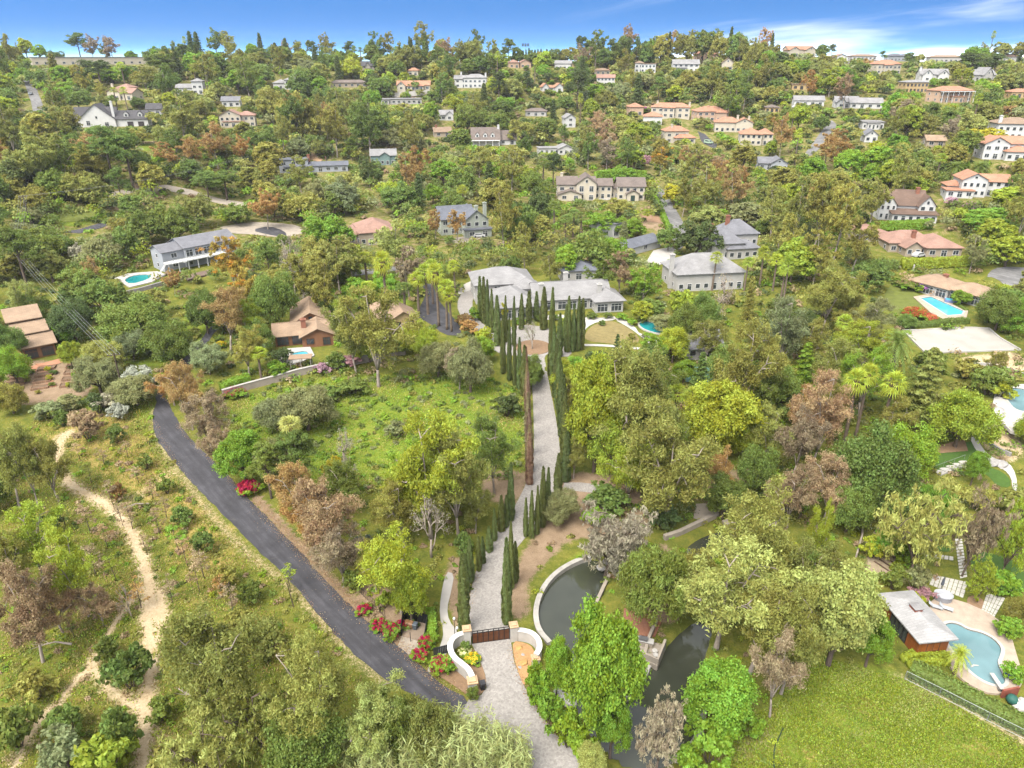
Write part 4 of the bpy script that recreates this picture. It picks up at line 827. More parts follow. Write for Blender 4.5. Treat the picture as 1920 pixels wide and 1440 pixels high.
# ------------------------------------------------------------------ terrain
def poly_in(X, Y, poly):
    c = np.zeros(X.shape, bool); n = len(poly); j = n - 1
    for i in range(n):
        xi, yi = poly[i][0], poly[i][1]; xj, yj = poly[j][0], poly[j][1]
        if yi != yj: c ^= ((yi > Y) != (yj > Y)) & (X < (xj - xi) * (Y - yi) / (yj - yi) + xi)
        j = i
    return c
def poly_dist(X, Y, poly, closed=True):
    d = np.full(X.shape, 1e9); n = len(poly)
    for i in range(n if closed else n - 1):
        ax, ay = poly[i][0], poly[i][1]; bx, by = poly[(i + 1) % n][0], poly[(i + 1) % n][1]; L2 = (bx - ax) ** 2 + (by - ay) ** 2 + 1e-9
        t = np.clip(((X - ax) * (bx - ax) + (Y - ay) * (by - ay)) / L2, 0, 1); d = np.minimum(d, np.hypot(X - ax - t * (bx - ax), Y - ay - t * (by - ay)))
    return d
POND = GP('1105,1042 1062,1060 1030,1085 1010,1118 1003,1152 1010,1184 1034,1208 1052,1245 1064,1290 1088,1340 1115,1390 1155,1425 1205,1450 1265,1432 1303,1397 1316,1362 1321,1310 1312,1270 1328,1222 1340,1180 1320,1152 1283,1170 1262,1190 1243,1214 1232,1246 1216,1248 1212,1266 1195,1286 1180,1308 1152,1318 1122,1290 1106,1250 1097,1208 1110,1160 1117,1134 1132,1105 1142,1072 1130,1050', 2)
POND2 = GP('1275,1022 1338,984 1392,1000 1400,1030 1350,1050 1300,1046', 1)
PONDZ = hz(*POND[0]) - .55; POND2Z = hz(*POND2[0]) - .9
def axis(segs):
    out = [segs[0][0]]
    for a, b, s0, s1 in segs:
        x = a
        while x < b - 1e-6:
            s = s0 + (s1 - s0) * (x - a) / (b - a); x = min(b, x + s); out.append(x)
    return np.array(out)
ax_x = axis([(-6000, -620, 900, 40), (-620, -260, 30, 6), (-260, -120, 5, 1.6), (-120, 130, 1.1, 1.1), (130, 260, 1.6, 5), (260, 620, 6, 30), (620, 6000, 40, 900)])
ax_y = axis([(-700, 20, 120, 8), (20, 48, 5, 1.2), (48, 190, 1.1, 1.1), (190, 420, 1.3, 3.6), (420, 720, 3.6, 5), (720, 1300, 8, 60), (1300, 9000, 80, 900)])
TX, TY = np.meshgrid(ax_x, ax_y); TZ = hza(TX, TY)
for pl, dp in ((POND, 1.4), (POND2, 1.8)):
    xs = [p[0] for p in pl]; ys = [p[1] for p in pl]; msk = (TX > min(xs) - 3) & (TX < max(xs) + 3) & (TY > min(ys) - 3) & (TY < max(ys) + 3)
    sx_, sy_ = TX[msk], TY[msk]; TZ[msk] -= dp * poly_in(sx_, sy_, pl) * smooth(poly_dist(sx_, sy_, pl), -.2, .9)
TRAILS = []
WT = np.zeros(TX.shape + (4,), np.float32)
nearm = (np.abs(TX) < 420) & (TY > 30) & (TY < 700); NX, NY = TX[nearm], TY[nearm]
def wpath(pix, width, ch, amt=1.0, soft=1.0):
    pp_ = GP(pix, 1, False); TRAILS.append((pp_, width)) if ch == 0 and amt > .7 else 0; d = poly_dist(NX, NY, pp_, False); WT[..., ch][nearm] = np.maximum(WT[..., ch][nearm], amt * (1 - smooth(d, width * .35, width * .5 + soft)))
def wpoly(pix, ch, amt=1.0, soft=2.0):
    p = GP(pix, 1); i = poly_in(NX, NY, p); d = poly_dist(NX, NY, p); s = np.where(i, d, -d)
    WT[..., ch][nearm] = np.maximum(WT[..., ch][nearm], amt * smooth(s, -soft * .5, soft * .5))
# 0 bare tan earth, 1 lush grass, 2 brown leaf litter, 3 dry straw
wpath('98,855 118,898 160,925 205,950 240,985 262,1030 278,1085 285,1130 300,1165', 1.7, 0); wpath('278,1100 276,1180 285,1240 272,1320 268,1445', 1.5, 0); wpath('300,1110 306,1160 292,1215 285,1260', 1.1, 0)
wpath('265,1100 225,1150 190,1215 170,1250 110,1315 60,1370 25,1440', .9, 0, .9, .7); wpath('172,1245 195,1280 225,1310 262,1330', 1.0, 0, .85); wpath('105,850 115,820 128,812', 2.6, 0, .8)
wpath('205,940 270,930 310,890', 1.6, 0, .5, 2); wpath('268,1340 300,1380 310,1420', 1.5, 0, .6)
wpoly('60,830 100,760 240,760 300,840 380,930 470,1030 420,1120 330,1080 270,960 150,880', 3, .55, 8); wpoly('290,1060 400,1080 520,1130 640,1230 560,1300 420,1230 330,1160', 3, .35, 8)
wpoly('70,770 130,745 280,735 300,770 250,800 120,810', 1, .8, 4); wpoly('180,620 300,600 380,620 400,660 300,690 220,680', 1, .95, 4); wpoly('340,570 420,560 410,620 350,640', 1, .9, 4)
wpoly('420,790 480,735 620,700 720,705 880,690 985,740 990,850 930,890 860,900 700,920 520,900', 1, .85, 6); wpoly('560,800 700,770 780,780 760,850 640,860', 3, .3, 8); wpoly('1560,1290 1640,1280 1700,1330 1620,1380', 3, .45, 5); wpoly('1750,1380 1850,1370 1900,1430 1800,1440', 3, .4, 5); wpoly('1470,1380 1560,1360 1580,1430 1480,1440', 3, .4, 5)
wpoly('600,540 790,520 770,590 640,600 560,600', 1, .8, 6); wpoly('100,400 200,395 210,410 120,430', 1, .9, 3); wpoly('215,248 290,262 285,285 220,280', 1, .9, 3); wpath('212,271 285,266', 2.5, 0, .9, 1.5)
wpoly('900,885 985,880 1000,900 960,960 900,930', 2, .8, 3); wpoly('1040,930 1060,880 1180,895 1220,960 1200,1020 1150,1040 1080,1000 1020,1060 985,1100 1000,1150 955,1170 955,1080 1000,1000', 2, .95, 3); wpoly('1030,1075 1100,1025 1130,1030 1060,1058 1010,1115', 1, .9, 2)
wpoly('1355,1440 1360,1360 1470,1300 1480,1240 1560,1235 1700,1255 1920,1390 1920,1460', 1, .8, 4); wpoly('1350,1445 1355,1370 1440,1345 1470,1380 1400,1445', 0, .55, 5); wpath('1690,1275 1800,1330 1920,1390', 1.6, 0, .55, 1.5)
[wpoly(f'{x-w_},{y} {x},{y-w_*.5} {x+w_},{y} {x},{y+w_*.5}', 0, .7, 1.2) for x, y, w_ in ((1545, 1320, 14), (1612, 1372, 18), (1700, 1350, 12), (1500, 1262, 16), (1640, 1300, 10), (1760, 1420, 16), (1830, 1400, 12), (1590, 1420, 20), (1480, 1330, 14))]; wpoly('1785,670 1925,655 1925,720 1870,690 1800,700', 0, .8, 2); wpoly('1835,800 1870,775 1900,800 1925,850 1890,870 1850,850', 0, .95, 2); wpoly('1640,1045 1615,985 1620,1100 1650,1090', 0, .5, 2)
wpoly('1290,900 1400,860 1440,900 1380,960 1300,950', 2, .6, 3); wpoly('1340,870 1400,850 1410,890 1350,900', 1, .8, 3); wpoly('240,350 270,325 300,370 250,400 190,390', 2, .9, 6); wpoly('880,295 900,270 965,285 960,310 900,310', 0, .5, 4)
wpoly('1140,235 1160,185 1240,185 1230,200 1160,205', 0, .4, 4); wpoly('660,1110 700,1090 760,1120 760,1180 700,1150', 2, .95, 2); wpoly('830,1060 880,1030 880,1180 850,1180', 2, .95, 1.5); wpath('287,770 290,820 330,878 400,970 470,1045 545,1095 640,1212 720,1275', 1.4, 0, .5, 1.0); wpath('480,935 545,1005 612,1080 680,1150 750,1205', 1.5, 2, .8, 1.0)
wpoly('1180,1000 1240,960 1340,960 1390,975 1370,960 1330,940 1220,980 1150,1030', 2, .7, 2); wpoly('1160,1140 1230,1000 1290,1060 1290,1150 1230,1190', 2, .8, 3); wpoly('0,690 90,670 180,700 170,750 60,760 0,760', 2, .8, 3); wpoly('1270,440 1190,425 1200,410 1280,420', 2, .7, 3)
def ground_material():
    s = NT('hillside_ground'); v = s.coord('World'); a = s.n('ShaderNodeAttribute', attribute_name='wts'); sp_ = s.n('ShaderNodeSeparateColor'); s.l(a.outputs['Color'], sp_.inputs[0])
    n1 = s.noise(.06, 6, v, .6); n2 = s.noise(.45, 6, v, .65); n3 = s.noise(3.2, 5, v, .7); n4 = s.noise(11, 3, v, .7)
    veg = s.ramp(s.math('ADD', s.math('MULTIPLY', n2, .6), s.math('MULTIPLY', n3, .4)), [(.3, (0.038, 0.050, 0.012)), (.45, (0.084, 0.099, 0.017)), (.58, (0.139, 0.134, 0.025)), (.72, (0.210, 0.160, 0.055))])
    lush = s.ramp(s.math('ADD', s.math('MULTIPLY', n2, .55), s.math('MULTIPLY', n3, .45)), [(.3, (0.059, 0.097, 0.013)), (.48, (0.109, 0.151, 0.020)), (.6, (0.160, 0.181, 0.025)), (.75, (0.218, 0.181, 0.084))])
    straw = s.ramp(s.math('ADD', s.math('MULTIPLY', n2, .45), s.math('MULTIPLY', n3, .55)), [(.32, (0.118, 0.118, 0.018)), (.5, (0.235, 0.176, 0.050)), (.7, (0.302, 0.218, 0.092))])
    bare = s.ramp(s.math('ADD', s.math('MULTIPLY', n2, .5), s.math('MULTIPLY', n3, .5)), [(.3, (.23, .155, .08)), (.5, (.37, .285, .175)), (.7, (.45, .37, .255))])
    lit = s.ramp(s.math('ADD', s.math('MULTIPLY', n2, .4), s.math('MULTIPLY', n4, .6)), [(.3, (.1, .068, .04)), (.5, (.205, .145, .093)), (.7, (.29, .215, .145))])
    def edge(w_): return s.rng(s.math('ADD', w_, s.math('MULTIPLY', s.math('SUBTRACT', s.math('ADD', s.math('MULTIPLY', n2, .5), s.math('MULTIPLY', n3, .5)), .5), 2.1)), .3, .7)
    c = s.mix(edge(sp_.outputs[1]), veg, lush); c = s.mix(edge(a.outputs['Alpha']), c, straw); c = s.mix(edge(sp_.outputs[2]), c, lit); c = s.mix(s.rng(s.math('ADD', sp_.outputs[0], s.math('MULTIPLY', s.math('SUBTRACT', s.math('ADD', s.math('MULTIPLY', n3, .55), s.math('MULTIPLY', n4, .45)), .5), 2.8)), .25, .85), c, bare)
    c = s.mix(.55, c, s.ramp(n4, [(.25, (.45, .45, .45)), (.6, (1, 1, 1))]), 'MULTIPLY')
    s.col(c); s.rough(.95); s.b.inputs['Specular IOR Level'].default_value = .05; s.bump(s.math('ADD', n3, n4), .12, .7); return s.m
def build_terrain():
    ny, nx = TX.shape; V = np.stack([TX, TY, TZ], -1).reshape(-1, 3); i = np.arange((ny - 1) * (nx - 1)); r, c = i // (nx - 1), i % (nx - 1); b = r * nx + c
    Fq = np.stack([b, b + 1, b + nx + 1, b + nx], 1).astype(np.int32); me = bpy.data.meshes.new('ground'); me.vertices.add(len(V)); me.vertices.foreach_set('co', V.astype(np.float32).ravel())
    me.loops.add(Fq.size); me.loops.foreach_set('vertex_index', Fq.ravel()); me.polygons.add(len(Fq)); me.polygons.foreach_set('loop_start', np.arange(0, Fq.size, 4, dtype=np.int32)); me.polygons.foreach_set('loop_total', np.full(len(Fq), 4, np.int32))
    me.update(calc_edges=True); at = me.attributes.new('wts', 'FLOAT_COLOR', 'POINT'); at.data.foreach_set('color', WT.reshape(-1)); me.materials.append(ground_material()); smoothmesh(me)
    tag(obj('ground', me), 'rolling grassy and wooded hillside ground', 'ground', kind='structure')
WT[..., 2] = np.maximum(WT[..., 2], .4 * smooth(TY, 185, 260) * (1 - WT[..., 1]) * (1 - WT[..., 0]))
build_terrain()

# ------------------------------------------------------------------ roads, drives, paths
def asphalt(name, c):
    s = NT(name); v = s.coord('World'); mq = s.n('ShaderNodeMapping'); mq.inputs['Rotation'].default_value = (0, 0, R(47)); s.l(v, mq.inputs['Vector']); mp = s.n('ShaderNodeMapping'); mp.inputs['Scale'].default_value = (.1, 1.3, 1); s.l(mq.outputs[0], mp.inputs['Vector'])
    n1 = s.noise(.3, 6, v, .65); n2 = s.noise(14, 3, v, .7); n3 = s.noise(1.1, 6, v, .7, 1.2); n4 = s.noise(1.0, 5, mp.outputs[0], .6)
    f = s.math('ADD', s.math('ADD', s.math('MULTIPLY', n1, .35), s.math('MULTIPLY', n2, .25)), s.math('MULTIPLY', n4, .4)); base = s.ramp(f, [(.34, tuple(x * .55 for x in c)), (.5, c), (.64, tuple(x * 1.8 for x in c))])
    vo = s.n('ShaderNodeTexVoronoi', feature='DISTANCE_TO_EDGE'); vo.inputs['Scale'].default_value = .16; s.l(s.mix(.35, v, s.noise(.5, 4, v), 'ADD'), vo.inputs['Vector'])
    crack = s.rng(vo.outputs['Distance'], 0, .008, .8, 1); dust = s.mix(s.rng(n3, .58, .75, 0, .55), base, (c[0] * 2.3, c[1] * 2.1, c[2] * 1.7)); s.col(s.mix(1.0, dust, crack, 'MULTIPLY')); s.rough(.85); s.bump(n2, .02, .5); MATS[name] = s.m; return s.m
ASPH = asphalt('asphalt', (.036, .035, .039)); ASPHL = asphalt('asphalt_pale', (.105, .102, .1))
def cobble():
    s = NT('cobble_paving'); v = s.coord('World'); vo = s.n('ShaderNodeTexVoronoi'); vo.inputs['Scale'].default_value = 4.2; s.l(v, vo.inputs['Vector']); ve = s.n('ShaderNodeTexVoronoi', feature='DISTANCE_TO_EDGE'); ve.inputs['Scale'].default_value = 4.2; s.l(v, ve.inputs['Vector'])
    vb = s.n('ShaderNodeTexVoronoi'); vb.inputs['Scale'].default_value = 1.5; s.l(v, vb.inputs['Vector'])
    n1 = s.noise(.35, 5, v); base = s.ramp(s.math('ADD', s.math('MULTIPLY', n1, .6), s.math('MULTIPLY', vo.outputs['Distance'], .5)), [(.3, (.182, .17, .157)), (.7, (.235, .22, .203))]); bw_ = s.n('ShaderNodeRGBToBW'); s.l(vo.outputs['Color'], bw_.inputs[0]); bw2 = s.n('ShaderNodeRGBToBW'); s.l(vb.outputs['Color'], bw2.inputs[0])
    c = s.mix(1.0, base, s.ramp(bw_.outputs[0], [(.2, (.82, .81, .8)), (.8, (1.1, 1.09, 1.08))]), 'MULTIPLY'); c = s.mix(.3, c, s.ramp(bw2.outputs[0], [(.3, (.9, .89, .88)), (.7, (1.05, 1.05, 1.05))]), 'MULTIPLY')
    s.col(s.mix(s.rng(ve.outputs['Distance'], .0, .06, .5, 0), c, (.14, .128, .116))); s.rough(.85); s.bump(s.rng(ve.outputs['Distance'], 0, .1), .02, .6); return s.m
COBB = cobble(); CONC = plain('concrete_pale', (.5, .47, .43), .85, .5, .16); CONCW = plain('plaster_white', (.56, .53, .485), .8, .9, .14); CONCT = plain('concrete_tan', (.42, .36, .29), .85, .7, .22)
DECKS = plain('pool_deck_stone', (.5, .4, .31), .8, 1.1, .2); STONEP = plain('paver_white', (.6, .57, .51), .8, 1.5, .12); COURT = plain('court_slab', (.45, .42, .37), .8, .25, .16)
sheet('road', 'dark asphalt lane curving down past the gate from the left', 'road', '309,738 335,795 370,837 412,874 467,935 540,1010 605,1080 672,1152 742,1206 792,1255 840,1290 880,1311 862,1343 800,1318 730,1280 700,1258 640,1205 540,1082 480,1030 412,957 382,930 325,865 290,820 286,785 292,755', ASPH, .06, 1.0, 1, rag=.13)
sheet('road', 'narrow asphalt lane climbing behind the dry brown trees at left', 'road', '296,758 309,738 345,697 385,652 402,622 418,612 412,600 396,610 372,645 335,682 302,718 290,742', ASPH, .05, 2, 1)
sheet('driveway', 'pale cobbled forecourt outside the wooden gate', 'driveway', '884,1207 957,1197 964,1240 975,1270 990,1300 1012,1335 1042,1378 1090,1420 1120,1470 980,1470 930,1405 885,1372 862,1343 880,1310 902,1304 912,1290 910,1265 900,1240', COBB, .065, 1.5)
sheet('driveway', 'pale cobbled drive sweeping up between cypress rows to the mansion', 'driveway', '880,1200 957,1192 950,1160 945,1110 950,1060 975,1018 1010,985 1035,955 1046,905 1052,860 1045,800 1034,740 1024,690 1020,668 1032,662 1062,672 1075,660 1048,628 1030,615 985,608 935,618 915,615 897,600 886,580 886,560 905,540 912,528 898,522 872,542 858,560 858,585 880,612 905,640 935,665 975,668 995,672 999,740 1001,800 1001,860 988,905 968,945 940,988 910,1030 892,1070 880,1120 876,1170', COBB, .06, 1.8, 1)
ISL = [G(1000 + 34 * math.cos(t), 652 + 14 * math.sin(t)) for t in np.linspace(0, 6.283, 26)[:-1]]
tag(obj('planting_island', sheetmesh('planting_island', ISL, plain('mulch', (.3, .19, .11), .95, 2, .3), .14, 1.5, None, .16)), 'round mulched turning island with a bare tree in the mansion court', 'planting bed')
sheet('driveway', 'pale concrete parking strip at the mansion left corner', 'driveway', '898,521 905,533 880,545 860,553 858,541 875,531', CONC, .09, 1.5)
sheet('road', 'asphalt lane between the tall fan palms left of the mansion', 'road', '792,532 812,533 820,560 840,585 862,610 866,630 830,628 808,607 772,592 792,570 797,552', ASPH, .08, 2, 1)
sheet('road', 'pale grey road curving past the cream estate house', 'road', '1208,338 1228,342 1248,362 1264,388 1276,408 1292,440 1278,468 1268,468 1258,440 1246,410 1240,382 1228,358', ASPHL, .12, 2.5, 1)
sheet('driveway', 'pale concrete forecourt below the slate-roofed garage', 'driveway', '1225,470 1262,462 1268,470 1262,486 1235,498 1210,497', CONC, .1, 2)
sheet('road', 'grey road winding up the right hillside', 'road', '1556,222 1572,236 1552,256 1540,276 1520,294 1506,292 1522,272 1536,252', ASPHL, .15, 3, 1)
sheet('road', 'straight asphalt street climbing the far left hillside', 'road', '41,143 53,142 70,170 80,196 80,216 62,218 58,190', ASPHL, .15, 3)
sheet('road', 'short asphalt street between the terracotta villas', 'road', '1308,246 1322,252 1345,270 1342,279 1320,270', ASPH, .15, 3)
sheet('road', 'asphalt turnaround with concrete apron above the grey deck house', 'road', '405,428 440,421 482,416 545,420 572,428 566,441 530,446 480,440 430,438', CONCT, .12, 2.5, 1); sheet('road', 'dark asphalt bend inside the concrete turnaround', 'road', '470,432 505,424 535,434 538,446 505,441', ASPH, .17, 2.5, 1)
sheet('road', 'strip of hill road crossing the left woodland', 'road', '115,436 150,430 190,418 206,421 190,428 150,438', ASPH, .12, 2.5); sheet('road', 'pale road strip below the left pine slope', 'road', '180,366 260,352 330,345 440,378 500,382 500,390 440,388 330,356 260,362 185,374', CONCT, .12, 3, 1)
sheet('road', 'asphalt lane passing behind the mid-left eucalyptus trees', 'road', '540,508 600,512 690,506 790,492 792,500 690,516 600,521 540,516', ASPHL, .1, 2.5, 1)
sheet('driveway', 'pale drive below the slate-roofed house', 'driveway', '845,448 880,442 905,446 880,456 855,462', CONCT, .1, 2.5)
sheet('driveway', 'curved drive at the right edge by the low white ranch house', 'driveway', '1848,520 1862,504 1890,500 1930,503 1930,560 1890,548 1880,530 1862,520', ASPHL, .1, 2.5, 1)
sheet('path', 'concrete footpath leading to the pedestrian gate', 'path', '836,1072 852,1076 846,1110 838,1140 842,1165 860,1186 852,1198 838,1225 818,1258 797,1262 815,1235 828,1205 832,1185 824,1155 826,1120', CONC, .05, 1.2, 1)
sheet('path', 'cobbled side path running right from the drive', 'path', '1058,905 1090,905 1130,910 1128,926 1090,922 1055,918', COBB, .05, 1.5)
sheet('pavement', 'concrete pad in front of the black bin enclosure', 'pavement', '745,1215 753,1192 800,1206 786,1243', CONCT, .045, 1.5)
sheet('path', 'white garden path curving across the mansion lawn', 'path', '1012,592 1060,590 1120,598 1150,592 1158,600 1120,604 1100,614 1095,625 1085,622 1092,608 1060,600 1015,600', CONCW, .1, 1.5, 1); sheet('path', 'thin white path along the near edge of the mansion lawn', 'path', '1080,646 1160,648 1200,652 1200,656 1160,652 1080,650', CONCW, .1, 2)
sheet('lawn', 'dry oval lawn in front of the mansion', 'lawn', '1096,640 1098,622 1115,608 1145,600 1175,612 1200,634 1195,646 1150,646', None or plain('lawn_dry', (.27, .215, .085), .95, .9, .3, fine=5), .06, 2, 1, kind='structure')
sheet('patio', 'white paved terrace around the mansion pool', 'patio', '1150,598 1165,596 1190,612 1200,628 1240,634 1262,642 1240,656 1222,652 1205,634 1180,615', CONCW, .09, 1.5, 1)
sheet('driveway', 'straw-coloured yard at the left of the deck house', 'yard', '1200,402 1235,405 1240,418 1205,415', plain('dirt_red', (.33, .2, .12), .95), .08, 2)
# meadow-side retaining wall
RW = GP('418,744 470,729 540,710 610,694 690,678 760,664', 1, False)
tag(obj('retaining_wall', wallmesh('retaining_wall', resample(RW, 3, False), .5, -1.2, 1.6, CONCT, False, CONC)), 'long pale retaining wall along the top of the green meadow', 'wall')
sheet('lawn', 'green artificial turf beside the curved garden path, right edge', 'lawn', '1748,858 1800,832 1830,826 1836,850 1852,875 1880,885 1895,900 1895,915 1870,912 1850,890 1815,868 1790,882 1755,886', plain('turf', (.07, .14, .02), .95, 2, .2, fine=20), .06, 2, 1)
sheet('path', 'white curved garden path beside the artificial turf', 'path', '1818,822 1830,818 1842,842 1862,860 1892,868 1905,890 1908,922 1898,918 1896,896 1882,880 1850,866 1830,846', CONCW, .09, 1.2, 1)
sheet('planting_bed', 'brown mulched bed under the round dome tree', 'planting bed', '1745,852 1752,838 1808,824 1815,846', plain('mulch', (.3, .19, .11)), .1, 1.5)
sheet('sports_court', 'white concrete sports court with low kerb walls', 'court', '1692,620 1855,617 1913,657 1735,663', COURT, .12, 3)
CW = GP('1692,620 1855,617 1913,657 1735,663'); tag(obj('court_wall', wallmesh('court_wall', resample(CW, 4), .3, -.3, .38, CONCW, True)), 'low white wall framing the concrete sports court', 'wall')
sheet('lawn', 'sloping mown lawn beside the rectangular pool', 'lawn', '1660,545 1690,515 1715,545 1745,570 1800,605 1815,612 1700,616 1680,590 1655,575', plain('lawn_green', (.15, .175, .03), .95, .6, .3, fine=8), .08, 2.5, 1)
sheet('lawn', 'grassy clearing on the far left slope', 'lawn', '95,408 120,400 200,394 205,404 130,420', plain('lawn_green', (.15, .175, .03)), .15, 3, 1)

# ------------------------------------------------------------------ ponds, pools
PW = water('pond_water', (.03, .033, .023), .015, .03, .8, 1.0); SWT = water('pool_water_teal', (.012, .16, .17), .04, .35, 2.2); SWB = water('pool_water_blue', (.05, .28, .35), .04, .35, 2.2); SWG = water('pool_water_grey', (.1, .175, .19), .05, .25, 2.)
tag(obj('pond_water', sheetmesh('pond_water', POND, PW, 0, 4, PONDZ)), 'dark murky garden pond curling round a small island', 'pond', kind='structure'); EXC.append([proj(p.x, p.y, 0) for p in POND])
tag(obj('pond_water', sheetmesh('pond_water', POND2, PW, 0, 3, POND2Z)), 'small dark upper pond behind the concrete weir', 'pond', kind='structure'); EXC.append([proj(p.x, p.y, 0) for p in POND2])
RIM = plain('pond_rim', (.47, .44, .39), .85, 1.2, .25)
def near_idx(pix): p = G(*pix); return min(range(len(POND)), key=lambda i: (POND[i] - Vector((p.x, p.y))).length)
i0, i1 = near_idx((1105, 1042)), near_idx((1040, 1215)); seg = POND[i0:i1] if i0 < i1 else POND[i0:] + POND[:i1]
tag(obj('pond_rim', wallmesh('pond_rim', seg, .75, -1.6, .2, RIM)), 'pale curved concrete rim along the left pond bank', 'wall')
i0, i1 = near_idx((1265, 1432)), near_idx((1318, 1330)); seg = POND[i0:i1 + 1]
tag(obj('pond_rim', wallmesh('pond_rim', seg, .8, -1.6, .35, RIM)), 'pale concrete rim on the right pond bank below the magnolia', 'wall')
i0, i1 = near_idx((1216, 1248)), near_idx((1180, 1308)); seg = POND[i0:i1 + 1]
tag(obj('pond_rim', wallmesh('pond_rim', seg, .45, -1.6, .15, RIM)), 'short curved kerb of the pond island beside the terrace', 'wall')
tag(obj('weir_wall', wallmesh('weir_wall', GP('1245,1012 1275,1002 1345,968', 0, False), .7, -2.0, .9, CONCT)), 'tan concrete weir wall with a flat top above the ponds', 'wall')
tag(obj('weir_wall', wallmesh('weir_wall', GP('1360,978 1382,998', 0, False), 1.6, -2.0, .5, CONCT)), 'short thick concrete wall at the right end of the weir', 'wall')
sheet('pavement', 'weathered concrete apron behind the weir wall', 'pavement', '1300,972 1305,945 1330,944 1348,966 1322,980', CONCT, .07, 1.5)
sheet('path', 'tan concrete walkway slab between ponds and drive', 'path', '1185,985 1215,990 1212,1000 1203,1003 1192,1040 1173,1048 1186,1010', CONCT, .25, 1.5, skirt=.3)
def pool(name, label, short, pix, wmat_, deck=None, dmat=None, dlabel=None, sm=2, dsm=1, lift=.3, coping=CONCW, steps=True):
    wp = GP(pix, sm); z = sum(hz(p.x, p.y) for p in wp) / len(wp) + lift; c = sum(wp, Vector((0, 0))) / len(wp)
    e = empty(name, (c.x, c.y, z)); tag(e, label, 'swimming pool')
    me = sheetmesh('water', wp, wmat_, 0, 2, z - .16); o = obj('water', me, e); o.matrix_parent_inverse = Matrix.Translation((-c.x, -c.y, -z))
    ring = resample(wp, .8); m = MB(); n = len(ring); b = 0
    for i, p in enumerate(ring):
        d = (ring[(i + 1) % n] - ring[i - 1]).normalized(); nn = Vector((-d.y, d.x)); nn = nn if (p - c).dot(nn) > 0 else -nn; q = p + nn * .45
        m.v += [(p.x, p.y, z - .5), (p.x, p.y, z + .05), (q.x, q.y, z + .05), (q.x, q.y, z - .5)]
    for i in range(n):
        j = (i + 1) % n
        for k in range(3): m.f.append((4 * i + k, 4 * j + k, 4 * j + k + 1, 4 * i + k + 1)); m.mi.append(0)
    o = obj('coping', m.mesh('coping', coping), e); o.matrix_parent_inverse = Matrix.Translation((-c.x, -c.y, -z))
    EXC.append(Q(pix)); xs = [p[0] for p in Q(pix)]; ys = [p[1] for p in Q(pix)]; KEEP.append((min(xs), min(ys), max(xs), max(ys), min(p.y for p in wp)))
    if deck:
        dp = GP(deck, dsm); EXC.append(Q(deck)); tag(obj('pool_deck', sheetmesh('pool_deck', dp, dmat, 0, 2.5, z, .6, [wp])), dlabel, 'pool deck', kind='structure')
    return e, z
pool('swimming_pool', 'kidney-shaped pale blue swimming pool beside the cedar pool house', 'the kidney pool', '1763,1183 1775,1170 1795,1172 1815,1184 1838,1188 1862,1200 1877,1218 1874,1232 1868,1245 1878,1265 1885,1280 1878,1288 1860,1286 1835,1275 1812,1255 1798,1238 1778,1212', SWG,
     '1740,1135 1755,1122 1800,1128 1850,1150 1880,1172 1895,1195 1905,1230 1915,1262 1916,1290 1895,1300 1860,1305 1825,1292 1795,1270 1778,1250 1772,1228 1748,1175', DECKS, 'rosy stone paved deck around the kidney pool')
pool('swimming_pool', 'rectangular turquoise pool on the lawn of the low white ranch', 'the rectangular pool', '1726,561 1745,558 1806,585 1802,591 1776,593', SWB, '1712,558 1745,552 1815,583 1812,597 1772,602 1745,588', DECKS, 'peach paved surround of the rectangular pool', 0, 0)
pool('swimming_pool', 'teal curved pool beside the white mansion terrace', 'the mansion pool', '1196,608 1210,603 1228,607 1250,617 1248,627 1228,626 1205,618', SWT, None)
pool('swimming_pool', 'teal wedge-shaped pool with round spa below the grey deck house', 'the teal pool below the deck', '232,527 246,519 268,516 286,517 278,526 245,535', SWT, '215,523 240,514 295,510 312,516 285,530 243,540', CONCW, 'pale concrete surround of the teal pool', 1, 0)
pool('swimming_pool', 'bright blue pool behind the tan-roofed ranch cabana', 'the bright blue ranch pool', '541,668 556,662 574,660 581,667 560,676 543,678', SWB, '515,668 540,655 582,652 590,668 562,682 535,686', CONCW, 'pale deck of the bright blue ranch pool', 1, 0)
pool('swimming_pool', 'grey lagoon pool on the far right edge behind rocks', 'the grey lagoon pool', '1880,735 1900,728 1935,735 1935,775 1905,772 1890,755', SWG, '1858,770 1866,735 1885,722 1935,722 1935,830 1895,835 1870,800', CONCW, 'broad white deck around the grey lagoon pool', 2, 1)
pool('swimming_pool', 'small blue pool on the terrace of the cream estate house', 'the small estate pool', '1118,366 1130,364 1142,366 1140,371 1122,371', SWT, '1110,367 1140,360 1180,363 1185,370 1140,375 1115,374', CONCW, 'white terrace of the cream estate house', 1, 0)
sheet('sports_court', 'green and blue hard court half hidden below the guest house', 'court', '1282,695 1300,688 1340,690 1345,705 1320,722 1285,716', plain('court_green', (.12, .24, .18), .8, .4, .1), .1, 2)
# ------------------------------------------------------------------ houses
for h in HOUSES: build_house(h)
def hloc(name_short): return next(h for h in HOUSES if h['short'] == name_short)
